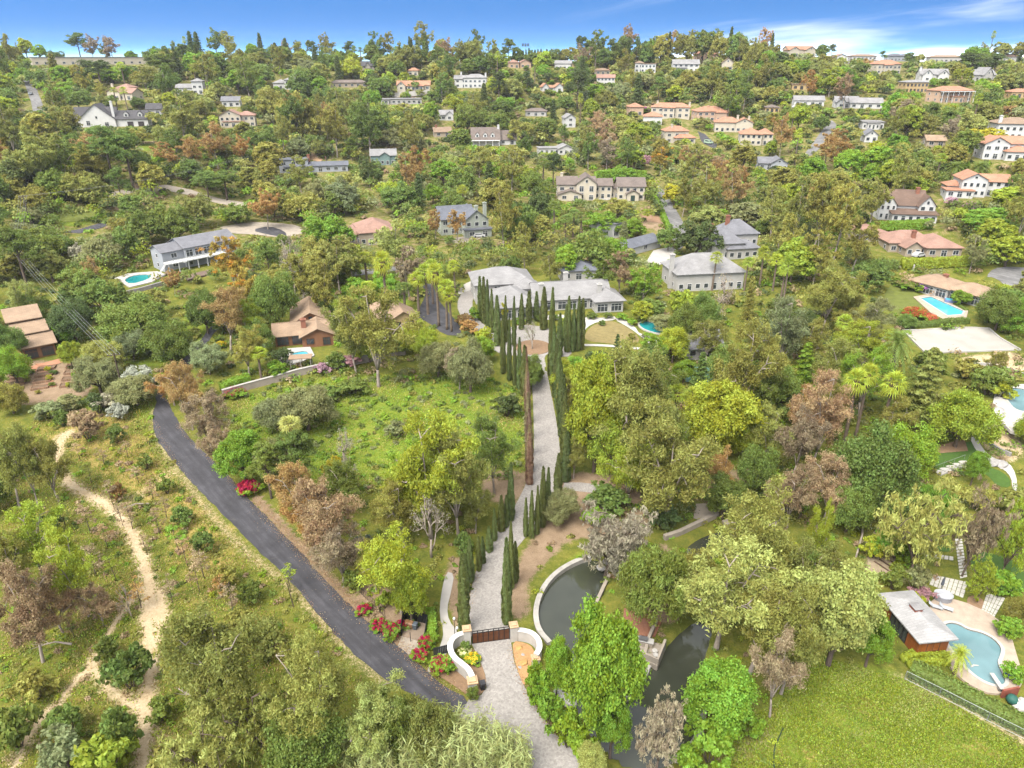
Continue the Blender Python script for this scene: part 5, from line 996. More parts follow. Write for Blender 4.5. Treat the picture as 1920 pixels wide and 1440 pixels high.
# --- cedar pool house: panels, glazing, vent, cladding boards
ph = hloc('the cedar pool house'); e = ph['e']; W = ph['W']; cedar = woodmat('cedar', (.42, .13, .03), 6, 2); dkf = plain('frame_dark', (.06, .055, .055), .6)
bm_ = MB(); bm_.box(0, W - .02, -.035, .035, 0, .24); BRD = bm_.mesh('board', cedar)
for k in range(11): obj('board', BRD, e, (.01, -.03, .06 + k * .262))
bl = MB(); bl.box(-.035, .035, 0, 2.2, 0, .24); BRL = bl.mesh('board', cedar)
for k in range(11):
    obj('board', BRL, e, (-.03, .05, .06 + k * .262)); obj('board', BRL, e, (-.03, 5.9, .06 + k * .262))
for i in range(4): put_window(e, -.03, 2.75 + i * .9, .15, -R(90), .86, 2.6, 'dark', True)
m = MB(); m.box(1.6, 2.7, 3.9, 5.2, 3.5, 4.35); m.build('roof_vent', plain('vent_red', (.3, .09, .06), .7), e); m = MB(); m.box(1.5, 2.8, 3.8, 5.3, 4.353, 4.45); m.build('vent_cap', rmat('lite'), e)
m = MB(); m.box(-.6, W + .1, -.5, -.05, -.3, .05); m.build('plinth', plain('trim_white', (.75, .75, .73)), e)
# --- grey deck house: deck, railing, posts, stairs
dh = hloc('the grey house with the white deck'); e = dh['e']; W = dh['W']; wt = plain('trim_white', (.75, .75, .73))
m = MB(); m.box(-.5, W * .78, -3.2, -.02, 2.85, 3.1); m.build('deck', wt, e); m = MB(); m.box(-.5, W * .78, -3.2, -3.1, 4.0, 4.1); m.build('handrail', wt, e)
pst = MB(); pst.box(-.05, .05, -.05, .05, 0, 1.0); PST = pst.mesh('baluster', wt); k = int(W * .78 / .9)
for i in range(k + 1): obj('baluster', PST, e, (-.45 + (W * .78 + .4) * i / k, -3.14, 3.1))
pst = MB(); pst.box(-.12, .12, -.12, .12, -2, 2.84); PSP = pst.mesh('post', wt)
for i in range(7): obj('post', PSP, e, (-.2 + W * .77 * i / 6, -2.95, 0))
stp = MB(); stp.box(-.6, .6, -.16, .16, 0, .1); STP = stp.mesh('step', wt)
for i in range(9): obj('step', STP, e, (-1.0 - .3 * i, -2.4, 2.85 - .32 * i), R(90))
for x_ in (.2, .55): obj('step', STP, e, (W * x_, -3.5, 2.8))
sheet('patio', 'weathered timber terrace below the grey deck house', 'patio', '345,520 395,508 395,516 352,528', woodmat('deck_wood', (.22, .15, .11)), .5, 1.5, skirt=.7)
tag(obj('stone_terrace_wall', wallmesh('stone_terrace_wall', GP('238,552 270,545 320,530 345,522', 1, False), .6, -.8, 1.1, plain('fieldstone', (.33, .31, .29), .9, 2.5, .35))), 'grey stone terrace wall below the teal pool', 'wall')
# --- fixtures round the gate
gl, gr_ = G(884, 1208), G(957, 1198); gd = (gr_ - gl); gd.z = 0; gw = gd.length; gyaw = math.atan2(gd.y, gd.x)
e = empty('driveway_gate', (gl.x, gl.y, hz(gl.x, gl.y) + .06), gyaw); tag(e, 'wide brown timber driveway gate with black metal frame', 'gate')
iron = plain('black_iron', (.02, .02, .022), .5); gwood = woodmat('gate_wood', (.16, .06, .025), 9, 0)
npn = 7
pn = MB(); pw_ = (gw - .3) / npn; pn.box(.04, pw_ - .04, -.04, .04, .12, 1.75); PNL = pn.mesh('panel', gwood)
br_ = MB(); br_.box(-.05, .05, -.07, .07, .05, 2.2); BAR = br_.mesh('bar', iron)
for i in range(npn): obj('panel', PNL, e, (.15 + pw_ * i, 0, 0))
for i in range(npn + 1): obj('bar', BAR, e, (.15 + pw_ * i, 0, 0))
for z_ in (.05, 1.78, 2.14):
    m = MB(); m.box(.08, gw - .08, -.045, .045, z_, z_ + .07); m.build('rail', iron, e)
def pillar(px, py, hgt, label, w_=.95):
    p = G(px, py); e = empty('gate_pillar', (p.x, p.y, p.z - .02), gyaw); tag(e, label, 'pillar')
    m = MB(); m.box(-w_ / 2, w_ / 2, -w_ / 2, w_ / 2, -.3, hgt); m.build('shaft', CONCW, e)
    m = MB(); m.box(-w_ / 2 - .12, w_ / 2 + .12, -w_ / 2 - .12, w_ / 2 + .12, hgt + .002, hgt + .14); m.box(-w_ / 2 + .1, w_ / 2 - .1, -w_ / 2 + .1, w_ / 2 - .1, hgt + .143, hgt + .3); m.build('cap', plain('cap_tan', (.62, .42, .25), .8), e)
pillar(876, 1205, 2.5, 'white square pillar at the left end of the wooden gate'); pillar(963, 1199, 2.6, 'white square pillar at the right end of the wooden gate'); pillar(886, 1292, 1.5, 'short white pillar ending the left curved wall', 1.1); pillar(1004, 1247, 1.3, 'short white pillar ending the right curved wall', .9)
capm = plain('plaster_cap', (.74, .71, .66), .8, 1.0, .1)
tag(obj('curved_wall', wallmesh('curved_wall', resample(GP('872,1205 858,1209 846,1220 844,1236 852,1252 868,1264 880,1275 886,1288', 2, False), .5, False), .55, -.4, 1.75, CONCW, False, capm)), 'white S-shaped plaster wall left of the wooden gate', 'wall')
tag(obj('curved_wall', wallmesh('curved_wall', resample(GP('966,1199 980,1200 998,1205 1010,1218 1012,1234 1005,1246', 2, False), .5, False), .55, -.4, 1.75, CONCW, False, capm)), 'white curved plaster wall right of the wooden gate', 'wall')
sheet('planting_bed', 'brown mulched bed in front of the left curved wall', 'planting bed', '885,1212 900,1240 910,1265 912,1290 902,1303 884,1310 850,1285 812,1262 838,1228 850,1250 870,1268 884,1290 884,1260 868,1248 862,1225', plain('mulch', (.3, .19, .11)), .1, 1.2, 1)
sheet('planting_bed', 'orange gravel bed inside the right curved wall', 'planting bed', '961,1202 985,1206 1000,1215 1003,1235 996,1255 984,1292 972,1262 963,1232', plain('gravel_orange', (.5, .29, .13), .95, 3, .25), .1, 1.2, 1)
def rock(px, py, r, mat, label, sq=.5, grp=None, seed=0, name='boulder'):
    rs = np.random.RandomState(seed + int(px)); p = G(px, py); D = fib(26, rs, -.6); D = D * (1 + .2 * rs.normal(size=(26, 1))) * np.array([r, r * .85, r * sq])
    import bmesh; bm = bmesh.new(); [bm.verts.new(d) for d in D]; bmesh.ops.convex_hull(bm, input=bm.verts); 
    me = bpy.data.meshes.new(name); loose = [v for v in bm.verts if not v.link_faces]; bmesh.ops.delete(bm, geom=loose, context='VERTS'); bm.to_mesh(me); bm.free(); me.materials.append(mat)
    tag(obj(name, me, None, (p.x, p.y, p.z + r * sq * .35), rs.uniform(0, 6)), label, 'rock', grp)
SAND = plain('sandstone', (.55, .33, .12), .9, 1.5, .25, kind='Object'); GREYR = plain('rock_grey', (.4, .38, .36), .9, 1.5, .3, kind='Object')
rock(973, 1216, .5, SAND, 'flat orange boulder nearest the gate in the gravel bed'); rock(983, 1243, .55, SAND, 'large orange boulder in the middle of the gravel bed'); rock(980, 1228, .3, GREYR, 'small grey stone between the two orange boulders'); rock(975, 1252, .28, GREYR, 'small grey stone at the tip of the gravel bed')
WR = plain('rock_white', (.6, .58, .54), .9, 1.5, .25, kind='Object')
for i, (x_, y_, lb) in enumerate(((1046, 1300, 'white rock among the shrubs by the forecourt, leftmost of the pile'), (1057, 1312, 'white rock in the middle of the forecourt shrub pile'), (1066, 1318, 'white rock at the right of the forecourt shrub pile'), (1118, 1256, 'pale rock under the tall maple on the pond island'), (1133, 1252, 'second pale rock under the maple on the pond island'), (1140, 1056, 'grey waterfall rock at the head of the left pond'), (1152, 1068, 'large grey waterfall rock by the pond inlet'), (1128, 1066, 'small grey waterfall rock touching the pond water'), (1180, 1083, 'grey rock beside the pond island trees'))): rock(x_, y_, rnd.uniform(.6, 1.1), WR if i < 5 else GREYR, lb, .6)
for i, (x_, y_) in enumerate(((1872, 770), (1882, 780), (1866, 782), (1868, 868), (1878, 872), (1862, 870))): rock(x_, y_, 1.1, GREYR, ['rock by the lagoon pool, leftmost', 'rock by the lagoon pool, lowest', 'rock by the lagoon pool behind the dome tree', 'rock in the round bed on the white path', 'rightmost rock in the round bed on the white path', 'leftmost rock in the round bed on the white path'][i])
def lamp_post(px, py, hgt, label):
    p = G(px, py); e = empty('lamp_post', (p.x, p.y, p.z)); tag(e, label, 'lamp post'); m = MB(); m.lathe([(.11, 0), (.11, .25), (.05, .35), (.04, hgt)], 8); m.build('pole', iron, e)
    m = MB(); m.lathe([(.07, hgt), (.17, hgt + .1), (.2, hgt + .25), (.15, hgt + .42), (.03, hgt + .5)], 10); smoothmesh(m.build('globe', plain('globe_white', (.7, .7, .68), .4), e).data)
lamp_post(853, 1196, 3.2, 'slim black lamp post with white globe by the footpath'); lamp_post(858, 1204, 2.3, 'short lamp post standing against the left gate wall')
p = G(905, 1292); e = empty('mailbox', (p.x, p.y, p.z + .08), .3); tag(e, 'black box mailbox at the edge of the mulched bed', 'mailbox'); m = MB(); m.box(-.3, .3, -.3, .3, 0, .9); m.build('pedestal', iron, e); m = MB(); m.box(-.36, .36, -.36, .36, .903, 1.15); m.build('box', plain('dark_metal', (.05, .05, .055), .5), e)
p = G(896, 1250); e = empty('garden_light', (p.x, p.y, p.z + .08)); tag(e, 'small bronze garden spotlight beside the yellow flowers', 'lamp'); m = MB(); m.tube([(0, 0, 0), (0, 0, .55)], .035); m.build('stake', iron, e); m = MB(); m.tube([(-.1, 0, .5), (.18, 0, .72)], [.13, .1], 8); m.build('head', iron, e)
# pedestrian gate
a, b = G(813, 1232), G(843, 1224); d = b - a; e = empty('pedestrian_gate', (a.x, a.y, a.z + .05), math.atan2(d.y, d.x)); tag(e, 'small dark slatted pedestrian gate across the footpath', 'gate'); n = 9; L_ = d.length; m = MB(); m.box(0, L_ / n - .03, -.025, .025, .1, 1.5); SL = m.mesh('slat', plain('slat_dark', (.035, .04, .045), .6))
for i in range(n): obj('slat', SL, e, (L_ * i / n + .015, 0, 0))
for z_ in (.2, 1.25): m = MB(); m.box(0, L_, .026, .07, z_, z_ + .1); m.build('rail', iron, e)
# bin enclosure
q = [G(*s) for s in ((753, 1193), (757, 1160), (802, 1170), (797, 1206))]; c = sum(q, Vector()) / 4; e = empty('bin_enclosure', (c.x, c.y, c.z)); tag(e, 'black panelled bin enclosure with an open gate by the lane', 'enclosure')
BLK = plain('black_panel', (.018, .018, .02), .6)
for i in range(3):
    a, b = q[i] - c, q[i + 1] - c; d = (b - a); k = 5
    for j in range(k):
        s0, s1 = a + d * (j / k + .01), a + d * ((j + 1) / k - .01); nn = Vector((-d.y, d.x, 0)).normalized() * .05; m = MB(); m.prism([(s0 + nn)[:2], (s1 + nn)[:2], (s1 - nn)[:2], (s0 - nn)[:2]], -.2, 1.7); m.build('panel', BLK, e)
m = MB(); m.prism([tuple((s - c)[:2]) for s in q], .02, .07); m.build('floor_slab', plain('enclosure_floor', (.3, .23, .17), .9), e)
a = q[3] - c; m = MB(); m.box(-.04, .04, -.04, .04, 0, 1.7); m.build('gate_post', iron, e, (a.x - 2.0, a.y + .3, 0))
def bin_(px, py, col, label):
    p = G(px, py); e = empty('wheelie_bin', (p.x, p.y, p.z + .09), rnd.uniform(-.3, .3)); tag(e, label, 'bin'); mt = plain('bin_' + str(col), col, .5); m = MB(); m.prism([(-.24, -.28), (.24, -.28), (.24, .28), (-.24, .28)], .08, .95, [(-.3, -.36), (.3, -.36), (.3, .36), (-.3, .36)]); m.build('body', mt, e)
    m = MB(); m.prism([(-.33, -.4), (.33, -.4), (.33, .38), (-.33, .38)], .953, 1.06, [(-.26, -.3), (.26, -.3), (.26, .3), (-.26, .3)]); m.build('lid', mt, e)
    for s in (-.27, .27): m = MB(); m.tube([(s - .03, .3, .09), (s + .03, .3, .09)], .1, 8); m.build('wheel', iron, e)
bin_(764, 1176, (.25, .13, .06), 'brown bin at the left of the black enclosure'); bin_(771, 1178, (.3, .16, .08), 'brown bin in the middle of the black enclosure'); bin_(779, 1180, (.1, .12, .14), 'grey bin at the right of the black enclosure')
def bar_fence(pix, label, hgt=1.5, name='iron_fence', mat=None, sp=.9, post=2.5, mesh=None):
    pts = resample(GP(pix, 0, False), sp, False); p0 = pts[0]; e = empty(name, (p0.x, p0.y, hz(p0.x, p0.y))); tag(e, label, 'fence'); mat = mat or iron; m = MB(); m.box(-.025, .025, -.025, .025, 0, hgt); BM = m.mesh('post', mat)
    for p in pts: obj('post', BM, e, (p.x - p0.x, p.y - p0.y, hz(p.x, p.y) - hz(p0.x, p0.y)))
    for zz_ in (.15, hgt - .06):
        m = MB(); m.tube([(p.x - p0.x, p.y - p0.y, hz(p.x, p.y) - hz(p0.x, p0.y) + zz_) for p in pts], .025, 4); m.build('rail', mat, e)
    return e, pts, p0
bar_fence('675,1112 700,1135 722,1158', 'black iron fence beside the lane above the bougainvillea', 1.4, sp=.5)
# chain link fence with woven wire built as crossing wires
zinc = plain('zinc', (.38, .4, .4), .5, metal=.4)
def chainlink(pix, label, hgt, cell):
    e, pts, p0 = bar_fence(pix, label, hgt, 'chain_link_fence', zinc, 3.0); m = MB(); fine = resample([p for p in pts], cell, False); nz_ = int(hgt / cell)
    P_ = lambda i, z: (fine[i].x - p0.x, fine[i].y - p0.y, hz(fine[i].x, fine[i].y) - hz(p0.x, p0.y) + z); w_ = .006
    for i in range(len(fine) - 1):
        for j in range(nz_):
            z0, z1 = .08 + j * cell, .08 + (j + 1) * cell
            for (aa, bb) in ((P_(i, z0), P_(i + 1, z1)), (P_(i, z1), P_(i + 1, z0))): m.quad((aa[0], aa[1], aa[2] - w_), (bb[0], bb[1], bb[2] - w_), (bb[0], bb[1], bb[2] + w_), (aa[0], aa[1], aa[2] + w_))
    o = m.build('wire_mesh', zinc, e); o['kind'] = 'stuff'
chainlink('1696,1274 1760,1306 1850,1352 1930,1392', 'chain link fence along the hedge at the bright lawn', 1.5, .16)
# terrace by the pond
BRK = plain('brick_paving', (.33, .15, .09), .9, 3, .25)
sheet('patio', 'red brick terrace between the two arms of the pond', 'patio', '1170,1142 1200,1148 1240,1168 1228,1195 1186,1192 1168,1165', BRK, .2, 1.2, skirt=.4)
def solid(name, label, cat, pix, z0, z1, mat, parent=None):
    g_ = GP(pix); c = sum(g_, Vector((0, 0))) / len(g_); m = MB(); m.prism([(p.x - c.x, p.y - c.y) for p in g_], z0, z1)
    if (g_[1] - g_[0]).cross(g_[2] - g_[1]) < 0: m.f = [f[::-1] for f in m.f]
    o = m.build(name, mat, None, (c.x, c.y, hz(c.x, c.y))); tag(o, label, cat); return o
solid('concrete_pier', 'square concrete pier jutting into the pond', 'pier', '1190,1200 1245,1212 1232,1252 1188,1232', -1.6, .35, CONCT)
tag(obj('pier_wall', wallmesh('pier_wall', GP('1190,1230 1232,1249 1246,1212', 0, False), .35, -.5, 1.3, CONCT)), 'low tan wall round the pond pier corner', 'wall'); tag(obj('pier_wall', wallmesh('pier_wall', GP('1208,1236 1214,1208 1230,1170', 0, False), .4, -.3, 1.0, CONCT)), 'tan dividing wall running from brick terrace to pier', 'wall')
p = G(1205, 1212); e = empty('barbecue_counter', (p.x, p.y, p.z + .35), -.3); tag(e, 'built-in barbecue counter on the pond terrace', 'barbecue'); m = MB(); m.box(-1.3, 1.3, -.4, .4, 0, .9); m.build('counter', CONCT, e); m = MB(); m.box(-.6, .6, -.35, .3, .903, 1.25); m.build('grill', plain('steel_grey', (.35, .35, .36), .3, metal=.6), e); m = MB(); m.box(-1.4, 1.4, -.48, .48, .85, .9); m.build('worktop', plain('worktop', (.5, .48, .45), .6), e, (0, 0, .002))
for x_, y_, lb in ((1227, 1228, 'white round stool on the pond pier, further one'), (1229, 1236, 'white round stool on the pond pier, nearer one')):
    p = G(x_, y_); e = empty('stool', (p.x, p.y, p.z + .36)); tag(e, lb, 'stool'); m = MB(); m.lathe([(.22, 0), (.16, .1), (.14, .4)], 10); m.build('pedestal', CONCW, e); m = MB(); m.lathe([(.36, .402), (.38, .45), (.3, .5)], 12); m.build('seat', CONCW, e)
tag(obj('island_kerb', wallmesh('island_kerb', GP('1117,1134 1130,1106 1142,1080', 0, False), .5, -1.4, .4, CONCT)), 'short tan kerb where the island meets the left pond', 'wall')
# --- garden beds and steps left
WDB = woodmat('bed_timber', (.42, .25, .15), 5, 0); k = 0
bedl = ['top left', 'top middle', 'top right', 'second row left', 'second row middle', 'second row right', 'third row left', 'third row middle', 'third row right', 'bottom left', 'bottom middle', 'bottom right']
for r_ in range(4):
    for c_ in range(3):
        x0 = [18, 70, 112][c_] - r_ * 4 + (12 if c_ == 2 else 0); y0 = 694 + r_ * 12 - c_ * 5; wd_ = [36, 32, 40][c_]; q = [G(x0, y0 + 8), G(x0 + wd_, y0 + 3), G(x0 + wd_ + 4, y0 - 4), G(x0 + 3, y0)]; c = sum(q, Vector()) / 4
        e = empty('raised_bed', (c.x, c.y, c.z)); tag(e, 'timber raised vegetable bed, ' + bedl[k] + ' of the left garden', 'planter', 'raised beds in the left garden'); k += 1
        for i in range(4):
            a, b = q[i] - c, q[(i + 1) % 4] - c; d = (b - a).normalized(); nn = Vector((-d.y, d.x, 0)) * .07; m = MB(); m.prism([(a - nn)[:2], (b - nn)[:2], (b + nn)[:2], (a + nn)[:2]], -.3, .4 + .004 * (i % 2)); m.build('board', WDB, e)
        m = MB(); m.prism([tuple((s - c)[:2]) for s in q][::-1], .2, .27); m.build('soil', plain('soil', (.2, .13, .08), .95, 3, .35), e)
stp = MB(); stp.box(-.9, .9, -.2, .2, -.4, .1); TST = stp.mesh('step', plain('terracotta_step', (.5, .24, .14), .85))
a, b = G(75, 683), G(98, 725); e = empty('garden_stairs', (a.x, a.y, a.z)); tag(e, 'terracotta garden stairs running down between the raised beds', 'stairs')
for i in range(14):
    p = a.lerp(b, i / 13); obj('step', TST, e, (p.x - a.x, p.y - a.y, hz(p.x, p.y) - a.z + .05), .25)
a, b = G(34, 655), G(54, 690); e = empty('garden_stairs', (a.x, a.y, a.z)); tag(e, 'terracotta stairs along the left side of the brown cabin', 'stairs')
for i in range(12):
    p = a.lerp(b, i / 11); obj('step', TST, e, (p.x - a.x, p.y - a.y, hz(p.x, p.y) - a.z + .05), .25)
sheet('patio', 'terracotta patio in front of the brown cabin', 'patio', '50,690 115,672 118,680 58,700', plain('terracotta_step', (.5, .24, .14)), .1, 1.5)
# --- ranch cabana
p = G(566, 688); e = empty('cabana', (p.x, p.y, p.z), .15); tag(e, 'small open poolside cabana with flat tan roof', 'cabana'); m = MB(); m.box(-2.6, 2.6, -1.4, 1.4, 2.5, 2.7); m.build('roof', rmat('ltan'), e); ps = MB(); ps.box(-.07, .07, -.07, .07, 0, 2.5); PS_ = ps.mesh('post', plain('post_grey', (.3, .28, .25)))
for x_ in (-2.3, 0, 2.3):
    for y_ in (-1.2, 1.2): obj('post', PS_, e, (x_, y_, 0))
def lounge(px, py, rz, label, dz=.1, col=(.7, .7, .68)):
    p = G(px, py); e = empty('sun_lounger', (p.x, p.y, p.z + dz), rz); tag(e, label, 'lounger'); mt = plain('lounger_' + str(col), col, .6); m = MB(); m.box(-.35, .35, -.9, .35, .28, .36); m.build('seat', mt, e); m = MB(); m.hull([(-.35, .36, .3), (.35, .36, .3), (.35, .36, .38), (-.35, .36, .38), (-.35, .95, .72), (.35, .95, .72), (.35, .92, .8), (-.35, .92, .8)], [(0, 3, 2, 1), (4, 5, 6, 7), (0, 1, 5, 4), (1, 2, 6, 5), (2, 3, 7, 6), (3, 0, 4, 7)]); m.build('backrest', mt, e)
    lg = MB(); lg.box(-.03, .03, -.03, .03, 0, .28); LG = lg.mesh('leg', mt)
    for x_ in (-.3, .3):
        for y_ in (-.8, .3): obj('leg', LG, e, (x_, y_, 0))
lounge(496, 652, .6, 'white sun lounger left of the brown ranch house'); lounge(507, 650, -.3, 'white sun lounger nearest the brown ranch house corner'); lounge(1752, 1143, 1.1, 'pale poolside lounger behind the cedar pool house', .35, (.5, .52, .54)); lounge(1772, 1146, 1.0, 'small pale lounger nearest the kidney pool', .35, (.5, .52, .54))
# --- kidney pool furniture
def cyl(px, py, dz, prof, mat, name, label, cat, k=14):
    p = G(px, py); m = MB(); m.lathe(prof, k); o = m.build(name, mat, None, (p.x, p.y, p.z + dz)); smoothmesh(o.data); tag(o, label, cat); return o
p = G(1766, 1126); e = empty('hot_tub', (p.x, p.y, p.z + .3), -.3); tag(e, 'covered grey hot tub at the head of the kidney pool deck', 'hot tub'); m = MB(); m.prism([(1.2 * math.cos(t), 1.0 * math.sin(t)) for t in np.linspace(0, 6.283, 17)[:-1]], 0, .8); m.build('shell', plain('tub_shell', (.3, .3, .32), .6), e); m = MB(); m.prism([(1.3 * math.cos(t), 1.1 * math.sin(t)) for t in np.linspace(0, 6.283, 17)[:-1]], .803, .95); m.build('cover', plain('tub_cover', (.48, .49, .52), .6), e)
cyl(1889, 1196, .3, [(.3, 0), (.36, .5), (.4, .62), (.3, .64)], iron, 'plant_pot', 'black plant pot on the kidney pool deck', 'pot')
p = G(1763, 1108); e = empty('patio_umbrella', (p.x, p.y, p.z + .1)); tag(e, 'folded dark grey patio umbrella above the hot tub', 'umbrella'); m = MB(); m.tube([(0, 0, 0), (0, 0, 2.6)], .04); m.build('pole', iron, e); m = MB(); m.lathe([(.08, 1.0), (.22, 1.1), (.18, 1.9), (.05, 2.55)], 9); m.build('canopy', plain('canvas_grey', (.1, .11, .13), .8), e)
p = G(1898, 1271); e = empty('paddling_ring', (p.x, p.y, p.z + .36)); tag(e, 'round blue paddling pool on the stone deck', 'paddling pool'); m = MB(); m.lathe([(.85, 0), (.95, .12), (.85, .24), (.7, .24), (.68, .04)], 18); smoothmesh(m.build('ring', plain('vinyl_blue', (.05, .12, .5), .35), e).data); m = MB(); m.lathe([(.69, .06), (.3, .07)], 18); m.build('mat', plain('vinyl_pale', (.3, .4, .6), .4), e)
a, b = G(1874, 1298), G(1862, 1280); d = b - a; e = empty('diving_board', (a.x, a.y, a.z + .35), math.atan2(d.y, d.x)); tag(e, 'white diving board at the near end of the kidney pool', 'diving board'); m = MB(); m.box(-.3, 2.3, -.27, .27, .45, .53); m.build('board', CONCW, e); m = MB(); m.box(-.2, .2, -.3, .3, 0, .447); m.build('base', plain('steel_grey', (.35, .35, .36)), e)
m = MB(); a = G(1820, 1252); m.tube([(0, 0, 0), (.5, .25, .03), (1.1, .2, .02)], [.1, .12, .06], 6); tag(m.build('pool_cleaner', CONCW, None, (a.x, a.y, a.z + .16)), 'white pool cleaner floating in the kidney pool', 'pool cleaner')
tag(obj('garden_wall', wallmesh('garden_wall', GP('1876,1308 1906,1302', 0, False), .25, -.2, 1.3, plain('vent_red', (.3, .09, .06)))), 'low reddish screen wall by the diving board', 'wall')
cyl(1895, 1318, .1, [(.5, 0), (.7, .5), (.5, 1.0), (.1, 1.1)], plain('tarp_green', (.03, .13, .1), .6), 'covered_heap', 'green tarpaulin heap beside the reddish screen wall', 'tarp', 9)
for i, (x_, y_) in enumerate(((1905, 1322), (1914, 1330), (1918, 1318))): rock(x_, y_, .7, WR, ['white bag of rubble beside the green tarpaulin', 'white bag of rubble lowest at the right edge', 'white bag of rubble at the right edge above the others'][i], .7, None, 3, 'rubble_bag')
# stepping pavers: every slab is a piece of its path
PV = {}
def paving(label, pix4, nu, nv, gap=.12, dz=.1):
    q = [G(*s) for s in Q(pix4)]; c = sum(q, Vector()) / 4; e = empty('paver_path', (c.x, c.y, hz(c.x, c.y))); tag(e, label, 'paving', kind='structure'); EXC.append(Q(pix4))
    for i in range(nu):
        for j in range(nv):
            f = lambda u, v: (q[0] * (1 - u) + q[1] * u) * (1 - v) + (q[3] * (1 - u) + q[2] * u) * v
            gu, gv = gap / nu * .5, gap / nv * .5; pts = [f((i + gu * nu) / nu, (j + gv * nv) / nv), f((i + 1 - gu * nu) / nu, (j + gv * nv) / nv), f((i + 1 - gu * nu) / nu, (j + 1 - gv * nv) / nv), f((i + gu * nu) / nu, (j + 1 - gv * nv) / nv)]
            m = MB(); m.prism([(p.x - c.x, p.y - c.y) for p in pts], -.1, dz + rnd.uniform(-.015, .015))
            if (pts[1] - pts[0]).cross(pts[2] - pts[1]).z < 0: m.f = [f_[::-1] for f_ in m.f]
            m.build('paver', STONEP, e)
paving('white stepping pavers descending straight toward the cedar pool house', '1788,1010 1806,1008 1816,1082 1798,1086', 1, 13, .28); paving('white paver crosspath behind the stepping pavers', '1735,1036 1788,1044 1788,1052 1732,1044', 6, 1, .2)
paving('large white paver terrace above the hot tub', '1748,1078 1815,1092 1806,1122 1742,1096', 8, 4, .14); paving('white paver terrace right of the small round bed', '1850,1112 1885,1122 1862,1162 1838,1148', 5, 5, .14); paving('white paver strip at the right edge of the garden', '1888,1128 1925,1140 1925,1156 1886,1146', 5, 2, .14)
sheet('planting_bed', 'round brown bed set in the white paver terrace', 'planting bed', '1812,1120 1828,1116 1848,1128 1838,1150 1815,1142', plain('mulch', (.3, .19, .11)), .08, 1.2, 1)
sheet('lawn', 'dark green garden lawn right of the stepping pavers', 'lawn', '1815,1030 1870,1040 1920,1060 1920,1120 1880,1112 1826,1086', plain('turf', (.07, .14, .02)), .05, 1.5, 1); sheet('lawn', 'small green lawn left of the stepping pavers', 'lawn', '1735,1008 1782,1005 1790,1036 1740,1032', plain('turf', (.07, .14, .02)), .05, 1.5, 1)
sheet('path', 'sandy stepped path behind the clipped hedges', 'path', '1622,1060 1640,985 1655,985 1650,1040 1690,1040 1705,1052 1665,1075 1640,1080', plain('sand_path', (.42, .33, .22), .95, 2, .2), .05, 1.5, 1)
m = MB(); m.box(-1.3, 1.3, -.1, .1, -.2, .12); TIE = m.mesh('step', woodmat('tie_wood', (.15, .09, .06)))
a, b = G(1652, 1062), G(1700, 1042); e = empty('timber_steps', (a.x, a.y, a.z)); tag(e, 'timber edged steps on the sandy garden path', 'stairs'); d = (b - a)
for i in range(6): p = a + d * (i / 5); obj('step', TIE, e, (p.x - a.x, p.y - a.y, hz(p.x, p.y) - a.z + .05), math.atan2(d.y, d.x) + R(90))
# ramp with handrails on the turf
a, b = G(1756, 888), G(1815, 866); e = empty('ramp_steps', (a.x, a.y, a.z)); tag(e, 'white concrete ramp steps with metal handrails on the turf', 'stairs'); d = b - a; L_ = d.length; an = math.atan2(d.y, d.x)
for i in range(5):
    m = MB(); m.box(0, L_ / 5 - .06, -.8, .8, -.3, .15); p = a + d * (i / 5); obj('step', m.mesh('step', CONCW), e, (p.x - a.x, p.y - a.y, hz(p.x, p.y) - a.z + .05), an)
for s in (-.85, .85):
    nn = Vector((-d.y, d.x, 0)).normalized() * s; pts = [a + d * (i / 6) + nn for i in range(7)]; m = MB(); m.tube([(p.x - a.x, p.y - a.y, hz(p.x, p.y) - a.z + 1.0) for p in pts], .03, 5); m.build('handrail', zinc, e)
    for p in pts[::2]: m = MB(); m.tube([(0, 0, 0), (0, 0, 1.0)], .025, 5); m.build('post', zinc, e, (p.x - a.x, p.y - a.y, hz(p.x, p.y) - a.z))
tag(obj('garden_wall', wallmesh('garden_wall', GP('1842,808 1848,828 1868,845 1895,856', 1, False), .4, -.4, .8, plain('fieldstone', (.33, .31, .29)))), 'low curved stone wall above the white garden path', 'wall')
tag(obj('garden_wall', wallmesh('garden_wall', GP('1795,692 1815,684 1850,683 1885,690 1925,704', 1, False), .4, -.4, .5, CONCW)), 'thin white curved kerb on the bare yard below the court', 'wall')
tag(obj('garden_wall', wallmesh('garden_wall', GP('1605,1045 1615,1010 1617,985', 0, False), .25, -.3, .8, CONCT)), 'pale straight garden wall beside the sandy path', 'wall')
tag(obj('garden_wall', wallmesh('garden_wall', GP('735,181 800,175 838,172', 0, False), .5, -1, 2.2, CONCW)), 'long white garden wall below the orange-tiled ranch', 'wall')
tag(obj('garden_wall', wallmesh('garden_wall', GP('1690,497 1708,494 1712,508', 0, False), .4, -.4, 1.8, CONCW)), 'white wall end left of the low white ranch house', 'wall')
tag(obj('picket_fence', wallmesh('picket_fence', GP('888,279 905,283 940,287 970,290', 1, False), .2, -.3, 1.2, plain('trim_white', (.75, .75, .73)))), 'white fence curving below the dormered house', 'fence')
tag(obj('wooden_fence', wallmesh('wooden_fence', GP('545,276 580,280 605,292 612,302', 1, False), .25, -.6, 2.0, woodmat('fence_wood', (.27, .17, .12), 8, 0))), 'brown plank fence around the dirt yard behind the grey mansard house', 'fence')
sheet('yard', 'bare orange dirt yard behind the grey mansard house', 'yard', '550,282 580,285 606,300 600,304 575,298', plain('dirt_orange', (.5, .32, .18), .95, 1, .15), .2, 3)
